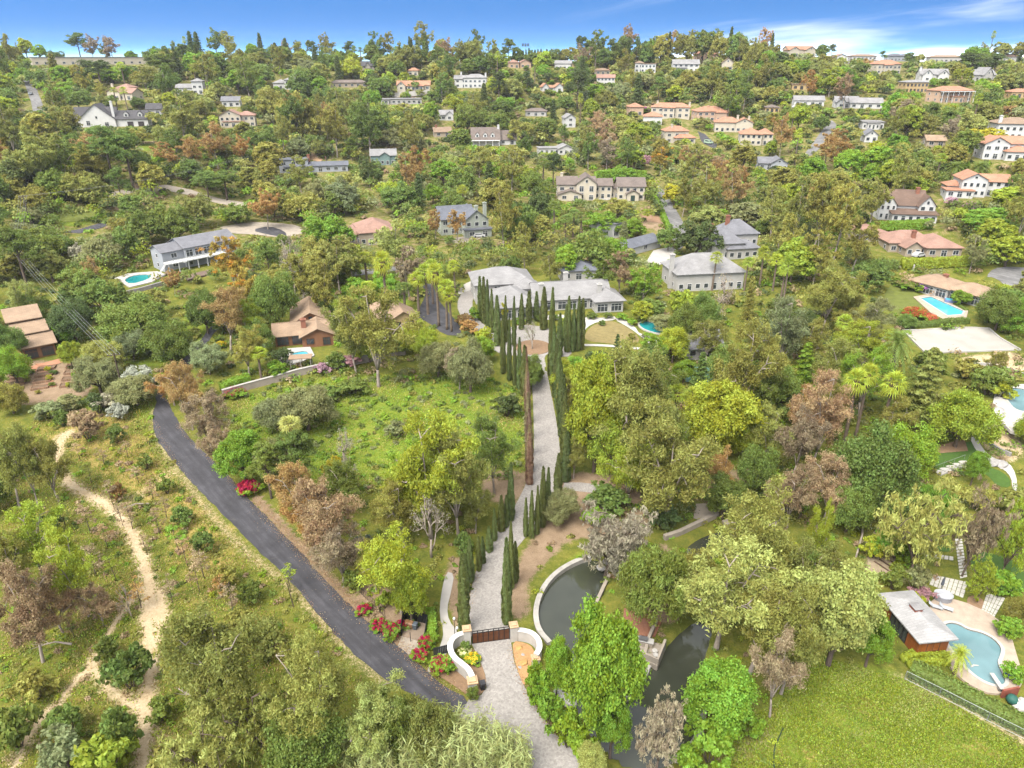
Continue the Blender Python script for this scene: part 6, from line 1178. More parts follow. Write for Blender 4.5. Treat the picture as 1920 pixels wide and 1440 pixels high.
# spa and terrace boxes by the rectangular pool
p = G(1785, 568); e = empty('spa', (p.x, p.y, p.z + .3), -.45); tag(e, 'raised blue tiled spa spilling into the rectangular pool', 'spa'); m = MB(); m.box(-2, 2, -1.2, 1.2, 0, .7); m.build('shell', plain('spa_tile', (.2, .27, .5), .4), e); m = MB(); m.box(-1.7, 1.7, -.9, .9, .702, .72); m.build('water', SWB, e)
# --- hose on the bright lawn
hp_ = GP('1468,1366 1460,1385 1452,1402 1450,1425 1452,1445', 2, False); m = MB(); m.tube([(p.x, p.y, hz(p.x, p.y) + .08) for p in resample(hp_, .4, False)], .07, 6); tag(m.build('garden_hose', plain('hose_dark', (.03, .06, .04), .6)), 'dark drainage hose lying on the bright lawn', 'hose')
# --- power poles and lines
PWOOD = woodmat('pole_wood', (.14, .1, .075), 3, 0); POLES = {}
def power_pole(key, px, py, top, label, arm=0):
    p = G(px, py); hgt = CZ + p.y * ray(0, top)[2] / ray(0, top)[1] - p.z; e = empty('power_pole', (p.x, p.y, p.z), arm); tag(e, label, 'power pole'); m = MB(); m.tube([(0, 0, -.5), (0, 0, hgt)], [.2, .13], 8); m.build('pole', PWOOD, e); m = MB(); m.box(-1.3, 1.3, -.08, .08, hgt - .55, hgt - .38); m.build('crossarm', PWOOD, e)
    ins = MB(); ins.lathe([(.05, 0), (.08, .08), (.05, .22)], 6); IM = ins.mesh('insulator', plain('porcelain', (.5, .5, .5), .3)); e['h'] = hgt
    for x_ in (-1.15, -.45, .45, 1.15): obj('insulator', IM, e, (x_, 0, hgt - .375))
    if key == 'b': m = MB(); m.lathe([(.25, hgt - 1.8), (.25, hgt - .9)], 9); m.build('transformer', plain('steel_grey', (.35, .35, .36)), e, (.45, 0, 0))
    POLES[key] = (p, hgt, arm)
power_pole('a', 62, 436, 366, 'weathered power pole at the upper left by the road', .2); power_pole('b', 42, 520, 463, 'power pole with transformer above the left garden trees', .2); power_pole('c', 234, 746, 662, 'tall dark power pole in the left meadow', .3)
def wire(k0, k1, off, label, sag=1.2):
    (p0, h0, a0), (p1, h1, a1) = POLES[k0], POLES[k1]; s = Vector((p0.x + off * math.cos(a0), p0.y + off * math.sin(a0), p0.z + h0 - .2)); t = Vector((p1.x + off * math.cos(a1), p1.y + off * math.sin(a1), p1.z + h1 - .2)); m = MB()
    m.tube([tuple(s.lerp(t, u) - Vector((0, 0, 4 * sag * u * (1 - u)))) for u in np.linspace(0, 1, 16)], .02, 4, False); tag(m.build('power_line', plain('wire_grey', (.45, .45, .45), .5)), label, 'cable', 'overhead power lines')
for off, w_ in ((-1.15, 'leftmost'), (-.45, 'second'), (.45, 'third'), (1.15, 'rightmost')):
    wire('b', 'c', off, f'{w_} overhead wire down to the dark meadow pole'); wire('a', 'b', off, f'{w_} overhead wire between the two upper-left poles')
POLES['d'] = (G(470, 330), 9, 0.2)
wire('a', 'd', 1.15, 'overhead wire running right across the left pine slope', 2); wire('a', 'd', -1.15, 'second overhead wire across the left pine slope', 2)
# marker posts by the lane
for i, (x_, y_) in enumerate(((277, 832), (282, 838))): cyl(x_, y_, 0, [(.06, -.2), (.06, 1.3), (.03, 1.34)], PWOOD, 'marker_post', ['thin wooden marker post left of the lane bend', 'thin wooden marker post nearest the lane bend'][i], 'post', 6)
for i, (x_, y_) in enumerate(((259, 783), (264, 780))): cyl(x_, y_, 0, [(.05, -.2), (.05, 1.5), (.04, 1.52)], plain('post_yellow', (.6, .42, .05), .6), 'marker_post', ['yellow utility marker post on the left verge', 'second yellow utility marker post on the left verge'][i], 'post', 6)
lean = G(551, 1138); m = MB(); m.tube([(0, 0, -.3), (-.5, .2, 4.2)], [.09, .06], 6); tag(m.build('wooden_stake', PWOOD, None, tuple(lean)), 'leaning thin wooden pole left of the asphalt lane', 'pole')
lt = G(985, 116); e = empty('floodlight_mast', (lt.x, lt.y, lt.z)); tag(e, 'thin floodlight mast on the skyline above the ridge cypresses', 'floodlight'); m = MB(); m.tube([(0, 0, 0), (0, 0, 13)], [.2, .12], 6); m.build('mast', zinc, e)
for i in range(6): m = MB(); m.box(-.9 + .0, .9, -.15, .15, 0, .9); m.build('lamp', plain('dark_metal', (.05, .05, .055)), e, ((i % 3 - 1) * 2.2, 0, 12 + (i // 3) * 1.2))
# --- vehicles
def car(px, py, rz, col, label, van=False):
    p = G(px, py); e = empty('van' if van else 'parked_car', (p.x, p.y, p.z + .12), rz); tag(e, label, 'van' if van else 'car'); L_, Wc = (5.2, 2.0) if van else (4.5, 1.85); mt = plain('paint_' + str(col), col, .3, 1, .04)
    prof = [(-L_ / 2, .35), (L_ / 2, .35), (L_ / 2, .85), (L_ / 2 - .9, 1.0), (L_ / 2 - 1.5, 1.5), (-L_ / 2 + 1.0, 1.52), (-L_ / 2 + .25, 1.0), (-L_ / 2, .9)] if not van else [(-L_ / 2, .4), (L_ / 2, .4), (L_ / 2, 1.0), (L_ / 2 - .7, 1.2), (L_ / 2 - 1.3, 2.0), (-L_ / 2 + .1, 2.05), (-L_ / 2, 1.9)]
    n = len(prof); m = MB(); m.hull([(x, y, z) for y in (-Wc / 2, Wc / 2) for x, z in prof], [tuple(range(n)), tuple(range(2 * n - 1, n - 1, -1))] + [(i, i + n, (i + 1) % n + n, (i + 1) % n) for i in range(n)]); m.build('body', mt, e)
    zt = 2.0 if van else 1.48; g_ = MB()
    for s in (-1, 1): y = s * (Wc / 2 + .006); g_.quad((-L_ / 2 + .7, y, 1.05 if not van else 1.25), (L_ / 2 - 1.15, y, 1.05 if not van else 1.25), (L_ / 2 - 1.5, y, zt - .08), (-L_ / 2 + 1.05, y, zt - .08))
    g_.build('side_window', GLASS, e)
    a_, b_ = prof[3], prof[4]; m = MB(); m.quad((a_[0] + .02, -Wc / 2 + .12, a_[1] + .05), (a_[0] + .02, Wc / 2 - .12, a_[1] + .05), (b_[0] + .03, Wc / 2 - .18, b_[1] - .03), (b_[0] + .03, -Wc / 2 + .18, b_[1] - .03)); m.build('windscreen', GLASS, e)
    wh = MB(); wh.tube([(0, -.1, 0), (0, .1, 0)], .33, 12); WM_ = wh.mesh('wheel', plain('tyre', (.02, .02, .02), .8))
    for x_ in (-L_ * .3, L_ * .32):
        for y_ in (-Wc / 2 + .08, Wc / 2 - .08): obj('wheel', WM_, e, (x_, y_, .33))
    for y_ in (-.6, .6): m = MB(); m.box(L_ / 2 - .02, L_ / 2 + .02, y_ - .2, y_ + .2, .65, .82); m.build('headlight', plain('lens', (.6, .6, .58), .2), e)
car(898, 445, .1, (.7, .7, .7), 'white car parked under the slate-roofed house carport'); car(1665, 447, 2.9, (.7, .71, .72), 'white car parked by the pink-tiled garage'); car(1328, 270, -1.1, (.45, .6, .45), 'pale green van on the terracotta villa street', True); car(63, 216, -1.2, (.6, .62, .62), 'silver car at the foot of the far left street'); car(58, 178, -1.2, (.3, .33, .36), 'grey car halfway up the far left street'); car(1722, 482, .4, (.66, .66, .66), 'white car under the trees by the pink-tiled ranch'); car(1492, 203, .1, (.65, .65, .65), 'white car near the low white house on the right slope')
# ------------------------------------------------------------------ plants placed one by one
KC = dict(A='airy', E='eucalyptus', B='broadleaf', O='oak', P='pine', C='conifer', F='fan_palm', D='date_palm', Y='cypress', S='sapling', X='bare', H='shrub', W='pepper')
def many(txt, near=None):
    for ln in txt.strip().split('\n'):
        for it in ln.split(';'):
            it = it.strip()
            if not it: continue
            k, x, t, b, w_, c = it.split(); ptree(KC[k], float(x), float(t), float(b), float(w_), c, near=near)
# cypress avenue
many('''Y 900 522 600 9 cy;Y 907 520 606 9 cy;Y 914 522 614 9 cy;Y 922 540 624 9 cy;Y 932 545 648 10 cy;Y 948 553 642 9 cy;Y 964 548 650 9 cy;Y 978 545 618 9 cy;Y 992 547 606 8 cy;Y 1006 550 600 8 cy;Y 1020 538 618 10 cy;Y 1036 530 640 11 cy;Y 1050 580 668 10 cy;Y 1066 552 660 10 cy;Y 1076 560 660 10 cy;Y 1085 560 658 10 cy;Y 1092 562 655 10 cy;Y 1062 575 650 9 cy
Y 955 598 714 9 cy;Y 965 632 722 9 cy;Y 974 640 730 9 cy;Y 983 642 742 10 cy;Y 943 600 700 9 cy
Y 1034 590 705 12 cy;Y 1039 608 725 12 cy;Y 1044 628 745 13 cy;Y 1048 650 768 13 cy;Y 1052 676 792 13 cy;Y 1056 704 818 14 cy;Y 1059 735 846 14 cy;Y 1062 768 876 15 cy;Y 1063 800 902 15 cy
Y 986 930 1006 9 cy;Y 997 925 1008 9 cy;Y 1008 905 1002 10 cy;Y 1018 884 988 10 cy;Y 1028 870 974 10 cy;Y 1047 850 930 14 cy
Y 958 866 976 11 cy;Y 949 930 988 9 cy;Y 940 932 996 9 cy;Y 927 952 1014 10 cy;Y 917 985 1034 10 cy;Y 905 1003 1056 10 cy;Y 897 1004 1070 10 cy;Y 881 1008 1090 12 cy;Y 872 1030 1112 12 cy;Y 868 1046 1183 15 cy;Y 950 1022 1170 15 cy;Y 958 985 1104 12 cy;Y 966 1010 1092 11 cy''')
for x, t, b, w_, c_ in ((986, 642, 742, 11, 0), (988, 676, 768, 12, 1), (990, 690, 796, 12, 0), (990, 736, 826, 12, 1), (992, 758, 856, 13, 0), (993, 800, 884, 12, 1), (993, 812, 908, 13, 0)): ptree('cypress', x, t, b, w_, ((.2, .125, .08), (.18, .15, .075))[c_], jit=.15)
# left slope and foreground left
many('''E 40 1062 1242 130 br;E 0 780 952 95 ol;E 42 800 950 75 ol;E 88 818 946 85 ol;E 52 948 1088 125 yg;E 135 985 1155 100 yg;H 96 962 1004 44 dk;H 113 768 800 26 gr;H 157 772 826 58 br;H 218 905 942 30 ru;E 10 1000 1120 90 ol;E 100 1090 1190 90 br;E 180 1100 1172 80 br
E 400 1125 1362 200 ol;A 345 1165 1300 130 ol;E 590 1200 1420 185 ol;E 690 1285 1440 140 pg;O 800 1312 1432 105 ol;O 740 1300 1425 90 gr;A 480 1262 1420 150 ol;O 560 1340 1470 150 gr;A 380 1335 1470 170 pg;H 235 1222 1290 85 gr;H 222 1330 1412 75 gr;H 190 1395 1465 110 yg;H 60 1260 1310 70 ol;H 20 1330 1400 90 gr;H 110 1380 1440 90 sg;H 120 1330 1380 60 gr;H 300 1310 1350 50 gr;H 330 1400 1460 90 ol;H 200 1195 1235 45 gr;X 640 790 870 60 gy;X 235 1090 1160 45 ru
H 445 1150 1195 55 ol;H 500 1170 1225 70 ol;H 420 1060 1100 50 ol;H 470 1090 1130 45 gr;H 380 1000 1035 40 gr;H 340 950 985 40 gr;H 310 895 925 32 gr;H 270 852 880 32 gr;H 215 800 830 34 gr;H 560 1235 1275 50 gr
E 345 678 806 85 ru;E 388 738 858 92 br;E 318 690 760 70 ru;E 400 790 880 60 br;E 560 868 1005 110 ru;E 610 890 1060 130 br;E 635 985 1100 110 br;E 585 930 1030 90 ru;W 572 726 806 104 sg;W 515 745 806 70 sg;B 452 808 905 85 bg;W 505 830 905 70 sg;H 462 900 925 40 re;H 620 860 900 45 ye;F 545 785 865 42 pg;X 648 850 905 50 gy
E 800 772 1010 185 yg;E 855 800 1010 130 ol;E 745 900 1030 110 ol;X 805 930 1045 90 gy;E 745 985 1150 155 yg;E 700 1010 1110 90 ol;B 768 1068 1172 62 yg;H 660 1068 1108 38 gr;E 890 900 1000 70 ol;H 870 1000 1040 40 gr;H 720 1110 1140 30 yg
H 610 726 752 60 gr;H 660 714 738 60 gr;W 880 640 735 80 sg;W 820 640 710 70 sg;E 860 650 730 60 gy;H 950 740 780 55 dk;H 740 790 820 40 sg''')
many('''S 145 832 862 26 br;S 190 838 872 26 br;S 165 868 905 26 ol;S 235 828 858 28 br;S 255 870 905 28 br;S 281 900 935 26 br;S 205 902 952 30 br;S 222 935 985 30 br;S 240 940 992 30 br;S 195 985 1026 34 br;S 306 925 972 28 br;S 292 950 1000 30 br;S 330 985 1040 40 bg;S 255 1085 1140 40 ru;S 130 1150 1195 32 br;S 345 1010 1062 34 br;S 375 1025 1085 40 br;S 410 1080 1120 34 ru;S 365 1050 1110 34 br;S 315 1080 1130 34 br;S 270 1000 1040 28 br;S 210 1040 1090 34 yg;S 160 940 1000 40 br;S 110 925 985 40 ol;S 540 1060 1110 34 yg;S 430 1090 1150 40 br;S 170 1020 1080 40 br''')
# right of the drive
many('''H 885 1286 1312 24 gr;H 872 1204 1222 22 gr;H 850 1196 1208 18 gr;H 842 1240 1262 24 bg;H 815 1188 1206 18 bg;H 800 1192 1210 20 bg
B 1120 665 885 100 yg;B 1160 760 900 95 yg;E 1170 640 900 170 ol;E 1215 655 880 150 ol;E 1255 775 988 185 ol;E 1185 820 950 110 yg;B 1352 718 862 132 yg;B 1400 770 870 70 yg;H 1140 915 958 85 gr;H 1112 952 986 42 bg;A 1140 945 1075 150 gy;A 1168 1005 1098 90 gy;H 1245 945 992 60 dk;E 1440 898 1122 180 ol;E 1362 1010 1215 230 pg;E 1425 1075 1262 190 ol;W 1232 1028 1178 125 gr;E 1290 1030 1150 110 ol;B 1132 1145 1395 138 bg;B 1046 1198 1315 50 bg;B 1150 1300 1420 70 bg;B 1355 1248 1375 130 bg;H 1335 1365 1430 85 bg;H 1290 1400 1450 60 bg;A 1240 1310 1450 105 gy;H 1405 1335 1380 52 bg;B 1580 1065 1248 140 pg;B 1640 1150 1250 70 bg;E 1490 1100 1300 140 ol;E 1465 1180 1345 100 br;E 1530 1020 1200 120 ol;H 1015 1262 1330 50 bg;H 1035 1310 1370 60 bg;H 1065 1330 1400 60 bg;H 1095 1370 1430 60 bg;B 1110 1395 1460 55 pg;H 1005 1240 1290 36 bg;H 1560 1100 1150 50 ye
E 1545 690 880 120 br;E 1500 760 900 90 br;E 1560 855 985 110 br;O 1640 800 965 150 gr;O 1700 790 895 105 bg;O 1600 900 1000 90 gr;O 1810 732 838 118 yg;A 1745 885 1085 150 pg;A 1838 905 1080 90 br;A 1908 930 1080 80 yg;C 1740 652 800 75 ol;D 1682 612 722 68 gr;F 1600 700 832 46 yg;F 1622 690 820 40 yg;F 1664 705 834 48 yg;B 1832 846 910 36 bg;H 1700 1010 1055 60 bg;H 1660 1000 1045 55 bg;E 1545 940 1080 48 yg;H 1530 1010 1070 60 gr;H 1640 1010 1045 45 yg;A 1850 1050 1130 60 yg;D 1800 1212 1264 46 yg;H 1680 1060 1105 44 gr;H 1720 1060 1110 50 sg;H 1890 1075 1110 60 bg;H 1895 1165 1195 50 bg;W 1905 1120 1170 40 ol;H 1730 1100 1125 42 pk;H 1715 1110 1132 36 yg;H 1900 1240 1275 40 bg
E 1470 552 712 112 sg;E 1555 488 628 95 ol;E 1395 600 805 130 ol;E 1330 600 690 80 ol;E 1620 600 705 115 yg;E 1430 660 800 90 gr;O 1360 650 720 70 gr;W 1265 612 680 62 yg;O 1225 560 600 50 gr;E 1580 640 760 110 ol;E 1520 600 700 90 ol;O 1465 690 780 90 gr;O 1500 580 660 80 dk;O 1880 545 620 80 gr;O 1905 560 625 70 bg;O 1700 590 615 40 gr;C 1408 518 602 28 ol;X 1352 498 600 80 gy;E 1640 560 640 80 sg;E 1585 520 610 80 ol;O 1290 570 650 70 gr;O 1320 545 640 60 gr;B 1205 565 605 40 yg;W 1245 590 620 50 sg;O 1700 700 780 80 gr;E 1680 740 850 80 ol;H 1860 690 740 70 gr;H 1880 710 745 50 yg;E 1450 760 880 90 ol;O 1420 830 930 70 gr;E 1490 870 990 90 br''')
# middle left
many('''H 25 697 704 12 ye;H 40 695 702 9 sg;H 52 707 716 12 ol;H 30 721 728 11 ol;H 88 686 696 12 ye;H 100 693 700 15 gr;H 92 703 712 13 ye;H 96 716 724 14 gr;H 130 685 692 9 sg;H 145 691 698 15 ol;H 138 698 708 11 bg;H 150 709 716 14 bg;H 128 716 726 13 ye;H 146 726 734 13 gr;H 60 693 700 14 gr;H 70 731 738 12 ol;O 10 605 680 60 gr;O 15 720 775 60 ol;B 118 600 645 34 bg;O 60 575 625 70 gr;O 110 570 615 50 ol
E 60 235 362 95 ol;E 105 258 352 80 gr;E 155 268 345 85 ol;P 200 235 348 80 gr;P 235 245 352 70 gr;E 12 195 300 60 ol;O 45 290 352 95 dk;O 95 312 372 62 gr;O 270 392 458 80 gr;O 325 378 458 85 gr;O 362 362 425 62 ol;E 495 352 430 60 ru;E 310 265 320 55 ru;E 350 255 318 55 ru;E 325 240 300 60 gr;O 225 425 480 60 gr;B 90 470 530 60 ol;O 60 550 610 70 gr;B 20 470 530 60 ol;O 480 240 285 60 gr;P 385 320 372 60 gr;P 420 320 375 60 gr;B 470 310 362 50 ol;B 500 265 330 60 ol;E 540 165 270 60 gr;O 440 380 420 50 gr;O 640 340 400 70 sg;O 560 360 415 70 ol;O 750 340 400 70 gr;E 980 380 470 50 gr;E 900 280 345 50 ol;O 870 310 370 60 gr;O 940 300 350 60 bg;B 830 300 350 50 bg
H 925 592 606 22 gr;H 975 596 608 20 bg;H 1010 590 602 20 gr;H 1040 590 600 20 gr;H 1075 588 600 22 sg;H 1110 586 598 22 gr;H 1140 586 597 18 gr;H 1165 586 600 24 bg;H 1185 596 610 22 bg;H 1130 600 610 14 gr;H 1210 624 634 16 sg;H 1185 625 636 18 ol;B 945 568 600 16 ye;H 1255 622 636 20 gr;H 890 575 600 24 bg
E 430 440 560 72 oo;E 462 560 650 62 yg;E 450 500 600 60 oo;O 255 555 645 130 gr;O 312 600 680 92 gr;O 380 540 625 70 gr;O 185 520 600 80 gr;W 190 440 500 62 sg;O 150 500 560 80 gr;O 130 560 640 80 dk;E 30 520 620 60 pg;O 90 600 640 50 gr;B 128 640 690 36 yg;W 180 670 740 80 sg;H 260 690 730 60 wh;W 250 705 760 80 sg;H 205 735 770 50 wh;H 220 755 785 44 wh;H 130 740 765 50 sg;H 90 755 785 50 sg;H 180 735 775 45 dk;O 20 650 720 60 bg;H 145 455 490 30 wh
E 700 535 725 145 ol;E 660 560 700 90 ol;F 686 476 535 34 yg;F 722 478 612 38 yg;F 757 532 582 34 gr;F 783 515 590 36 yg;F 800 500 590 36 yg;F 820 500 612 36 yg;F 836 528 618 34 yg;F 845 545 622 30 yg;F 810 490 570 32 yg;F 688 530 575 34 yg;O 510 505 620 85 gr;O 480 600 660 60 gr;F 485 655 715 34 yg;H 520 675 705 42 bg;H 530 655 680 34 dk;E 600 480 600 90 ol;E 560 470 570 80 ol;E 630 440 545 85 pg;O 610 400 470 90 bg;E 740 410 520 80 pg;E 660 460 540 70 ol;X 545 440 560 60 gy;X 575 530 580 40 gy;O 600 560 600 50 gr;H 605 680 700 30 pk;H 660 665 685 40 pk;H 630 660 690 40 gr;O 780 600 660 60 yg;W 800 620 680 50 yg;H 870 590 612 32 ru;H 880 600 625 36 ru;H 745 640 665 40 gr;O 955 480 520 50 gr;H 1060 600 618 30 gr;X 998 600 655 44 sg;B 1055 605 640 20 yg
O 850 360 420 60 gr;E 855 390 452 40 ru;E 815 390 455 36 ru;E 945 340 480 62 ol;E 985 440 520 50 ol;O 1010 350 430 50 dk;F 868 350 405 24 yg;E 780 270 345 50 ru;E 765 285 370 50 ru;E 690 175 300 70 gr;E 640 330 400 60 sg;E 690 290 350 44 dk;E 560 290 360 60 ol;F 1018 300 360 26 gr;E 1085 330 370 24 bg;O 1110 430 510 80 gr;O 1150 440 500 50 bg;E 1165 470 560 62 br;E 1210 500 580 70 bg;O 1255 420 470 46 gr;O 1310 410 480 85 dk;C 1170 415 470 26 sg;E 1130 480 560 60 gr;B 1060 460 520 50 bg;E 1035 470 540 50 ol;F 1000 400 450 26 gr;F 1040 380 440 26 gr;F 1075 395 445 26 gr;F 1090 400 450 24 gr;F 1060 405 450 26 gr;F 1340 475 545 26 yg;F 1430 465 540 26 yg;F 1455 480 545 26 yg;F 1470 500 560 28 yg;F 1400 485 545 24 yg;F 1475 485 600 26 yg;E 1500 330 460 70 ol;E 1540 320 470 80 ol;E 1580 340 490 80 ol;E 1455 340 450 70 ol;E 1480 400 510 70 ol;E 1610 400 510 70 ol;E 1535 430 540 70 ol;E 1640 330 430 60 ol;B 1330 385 440 60 pg;B 1400 380 430 70 sg;B 1265 345 385 40 ye;O 1170 310 350 60 bg;O 1130 395 440 70 bg;O 1180 405 445 60 bg;E 1300 270 350 60 ol;E 1330 280 345 60 br;E 1240 275 330 40 oo;B 1210 290 315 20 pk;B 1190 280 318 36 yg;E 1140 255 320 50 gy;E 1575 240 300 60 ru;E 1550 250 320 55 ru;E 1695 185 240 50 br;E 1790 215 285 46 gy;E 1680 270 345 60 gr;E 1700 280 380 60 ol;D 1790 300 345 44 gr;D 1835 300 345 44 gr;F 1760 290 350 22 yg;B 1850 390 440 90 bg;B 1900 350 400 80 yg;B 1870 410 470 80 yg;B 1895 440 500 60 yg;E 1830 440 510 50 sg;H 1785 370 385 24 pk;H 1822 378 395 28 pk;B 1850 240 278 70 ye;B 1720 330 370 40 yg
P 720 138 196 0 gr''' .replace('P 720 138 196 0 gr', ''))
many('''P 185 112 168 60 dk;P 165 112 165 50 dk;C 100 100 168 30 ol;P 300 100 160 60 gr;B 395 100 150 60 gr;B 455 130 170 45 ol;E 270 120 175 60 ol;C 368 82 130 16 dk;E 95 155 215 34 ol;E 118 170 220 28 ol;E 150 120 190 30 ol;F 365 125 165 18 yg;F 230 118 165 18 yg;F 215 165 200 16 yg;F 235 165 215 16 yg;O 690 185 270 78 gr;O 555 170 265 76 ol;O 505 160 230 60 ol;E 610 190 260 40 ru;E 830 135 200 50 gr;O 875 190 255 50 gr;O 935 205 255 44 gr;O 560 130 190 50 gr
C 797 62 112 16 dk;C 782 68 112 14 dk;C 768 68 112 12 dk;C 590 85 130 18 dk;P 617 88 125 26 ol;P 560 78 122 24 ol;C 640 95 125 14 gr;P 695 76 122 22 dk;P 715 90 125 26 dk;E 750 76 130 26 ol;E 775 84 135 36 ol;E 862 72 130 36 ol;E 895 74 132 36 ol;F 665 88 125 12 gr;F 676 90 125 12 gr;C 945 90 135 14 dk;E 915 95 140 30 gr
B 1170 66 128 30 gr;B 1240 62 126 34 ol;O 1290 58 122 40 ol;B 1320 56 118 40 gr;O 1350 60 124 40 ol;B 1385 60 128 40 gr;O 1215 78 130 36 gr;B 1420 78 130 40 ol;O 880 74 130 46 ol;O 760 84 130 46 ol;B 700 84 128 36 gr;O 560 96 132 50 ol;B 310 92 140 50 ol;O 620 98 130 40 gr;B 1135 90 132 34 gr;O 1840 98 132 60 gr;B 395 96 140 50 bg;O 455 104 140 46 ol;B 1460 96 132 40 gr;O 1550 100 128 34 ol
P 1132 92 140 24 gr;C 1158 86 130 14 dk;P 1167 75 132 14 dk;P 1180 68 132 16 dk;P 1194 68 132 16 dk;P 1208 76 132 14 dk;E 1225 66 130 26 gr;C 1255 60 120 16 dk;E 1270 58 125 34 ol;E 1300 55 115 34 ol;E 1325 60 120 34 ol;E 1345 52 120 30 gr;C 1370 50 118 16 dk;E 1390 64 130 36 ol;E 1410 70 150 40 ol;E 1335 115 190 44 ol;E 1370 150 230 50 gr;E 1400 130 210 46 gr;E 1430 100 180 46 ol;C 1448 62 112 13 dk;E 1450 100 170 40 gr;C 1545 84 112 12 dk;P 1560 82 115 18 dk;P 1655 95 118 16 gr;P 1705 98 140 24 gr;P 1825 98 140 60 dk;P 1870 100 140 40 dk;C 1810 92 120 12 dk;C 1912 96 135 16 dk;B 1815 125 160 20 yg;B 1795 128 158 16 yg;B 1898 120 150 18 yg;E 1560 125 180 50 yg;E 1595 125 185 50 gr;E 1520 130 190 40 ru;E 1590 135 205 40 br''')
for i in range(16): ptree('cypress', 975 + i * 5.6, 92 + (i % 3), 118, 4.2, 'cy', var=i)

# flowering bougainvillea: green shrub with separate crimson bracts
def bougainvillea(px, py, wm_, hm, label, fl=(.32, .006, .05), n=380):
    p = G(px, py); rs = np.random.RandomState(int(px)); e = plant('shrub', p.x, p.y, hm, wm_, 'bg', label); C_ = fib(9, rs, 0.1) * np.array([wm_ * .36, wm_ * .36, hm * .5]) + np.array([0, 0, hm * .48])
    P_, N_, t_ = clump_leaves(C_, np.full(9, wm_ * .13), n // 9, rs, .8, .8, .4, .5); me = leafmesh('blossom', P_, N_, .11, .09, rs, t_); o = obj('blossom', me, e); o.color = (*fl, 1); o.matrix_parent_inverse = Matrix.Diagonal((1 / e.scale[0], 1 / e.scale[1], 1 / e.scale[2], 1)); return e
for a_ in ((683, 1150, 2.6, 1.2, 'crimson bougainvillea nearest the iron fence top'), (712, 1180, 2.8, 1.4, 'crimson bougainvillea halfway along the lane kerb'), (735, 1192, 3.2, 1.6, 'largest crimson bougainvillea left of the bin enclosure'), (752, 1178, 1.8, 1.2, 'small crimson bougainvillea touching the bin enclosure'), (788, 1238, 2.6, 1.6, 'crimson bougainvillea right of the concrete pad'), (798, 1215, 2.4, 1.8, 'tall crimson bougainvillea behind the concrete pad'), (828, 1256, 3.4, 1.7, 'broad magenta bougainvillea left of the S-shaped wall'), (845, 1250, 2.4, 1.4, 'magenta bougainvillea against the S-shaped wall'), (472, 925, 4.5, 2.2, 'red flowering bush on the right kerb of the lane'), (440, 742, 6, 1.6, 'pinkish flowering hedge plant below the retaining wall')): bougainvillea(*a_)
bougainvillea(885, 1240, 2.6, .9, 'yellow flowering shrub inside the S-shaped wall', (.55, .4, .02)); bougainvillea(872, 1228, 2.0, .9, 'pale yellow-green flowering shrub behind the S-shaped wall', (.6, .6, .3)); bougainvillea(1565, 1120, 5, 3.2, 'tall yellow-blossomed shrub right of the eucalyptus grove', (.6, .5, .08), 1800); bougainvillea(942, 585, 9, 2.2, 'pink oleander mass in front of the mansion', (.6, .2, .22), 2600); bougainvillea(1728, 545, 7, 2.4, 'purple flowering mound beside the low white ranch', (.4, .14, .5), 1800); bougainvillea(1715, 595, 8, 2.2, 'rust-red flowering mound on the mown lawn', (.4, .1, .04), 2200); bougainvillea(1742, 603, 5, 1.8, 'second rust-red flowering mound on the mown lawn', (.42, .1, .05), 1500); bougainvillea(1700, 540, 8, 2.6, 'brown-flecked shrub mound above the mown lawn', (.3, .2, .1), 900); bougainvillea(1208, 214, 9, 4, 'purple-blossomed tree by the half-hidden terracotta villa', (.3, .06, .25), 1500); bougainvillea(415, 652, 3, 1.6, 'yellow flowering shrub by the climbing lane', (.5, .38, .02), 600)
def blossoms(o, Wm, Hm, fl, n, seed):
    rs = np.random.RandomState(seed); s_ = o.scale; k = max(4, n // 60); C_ = np.stack([rs.normal(0, Wm * .2, k), rs.normal(0, Wm * .2, k), rs.uniform(Hm * .45, Hm * .98, k)], 1); P_, N_, t_ = clump_leaves(C_, np.full(k, Wm * .1), n // k, rs, .8, .7, .3, .2)
    b = obj('blossom', leafmesh('blossom', P_, N_, .2, .14, rs, t_), o); b.color = (*fl, 1); b.matrix_parent_inverse = Matrix.Diagonal((1 / s_[0], 1 / s_[1], 1 / s_[2], 1))
for i, q_ in enumerate([q for q in PLANTS if q['col'] == 'oo']): blossoms(q_['o'], q_['W'], q_['H'], (.42, .22, .03), 1000, i)
def litter():
    rs = np.random.RandomState(4); PP = []
    for pix, n, sd in (('480,940 545,1008 612,1080 680,1150 750,1206 800,1256 860,1300', 5200, .75), ('335,795 370,837 412,874 467,935', 1200, .5), ('287,790 330,875 400,968 470,1040 545,1095 640,1208', 1500, .45), ('960,1215 972,1262 990,1300 1015,1338 1045,1378', 700, .35), ('893,1068 880,1120 876,1170', 300, .4)):
        pts = resample(GP(pix, 1, False), .4, False); k = rs.randint(0, len(pts), n)
        for i in k: q = pts[i]; PP.append((q.x + rs.normal(0, sd), q.y + rs.normal(0, sd)))
    A_ = np.array(PP); P_ = np.stack([A_[:, 0], A_[:, 1], hza(A_[:, 0], A_[:, 1]) + .085 + rs.uniform(0, .03, len(A_))], 1); N_ = unit(np.array([0, 0, 1.]) + rs.normal(size=P_.shape) * .25); cs = np.array([(.25, .13, .06), (.32, .2, .1), (.16, .1, .05), (.36, .27, .14)])[rs.randint(0, 4, len(P_))]
    tag(obj('leaf_litter', leafmesh('leaf_litter', P_, N_, .075, .045, rs, rs.rand(len(P_)), col=cs, mat=LEAFC)), 'fallen brown leaves along the lane and drive edges', 'leaves', kind='stuff')
litter()
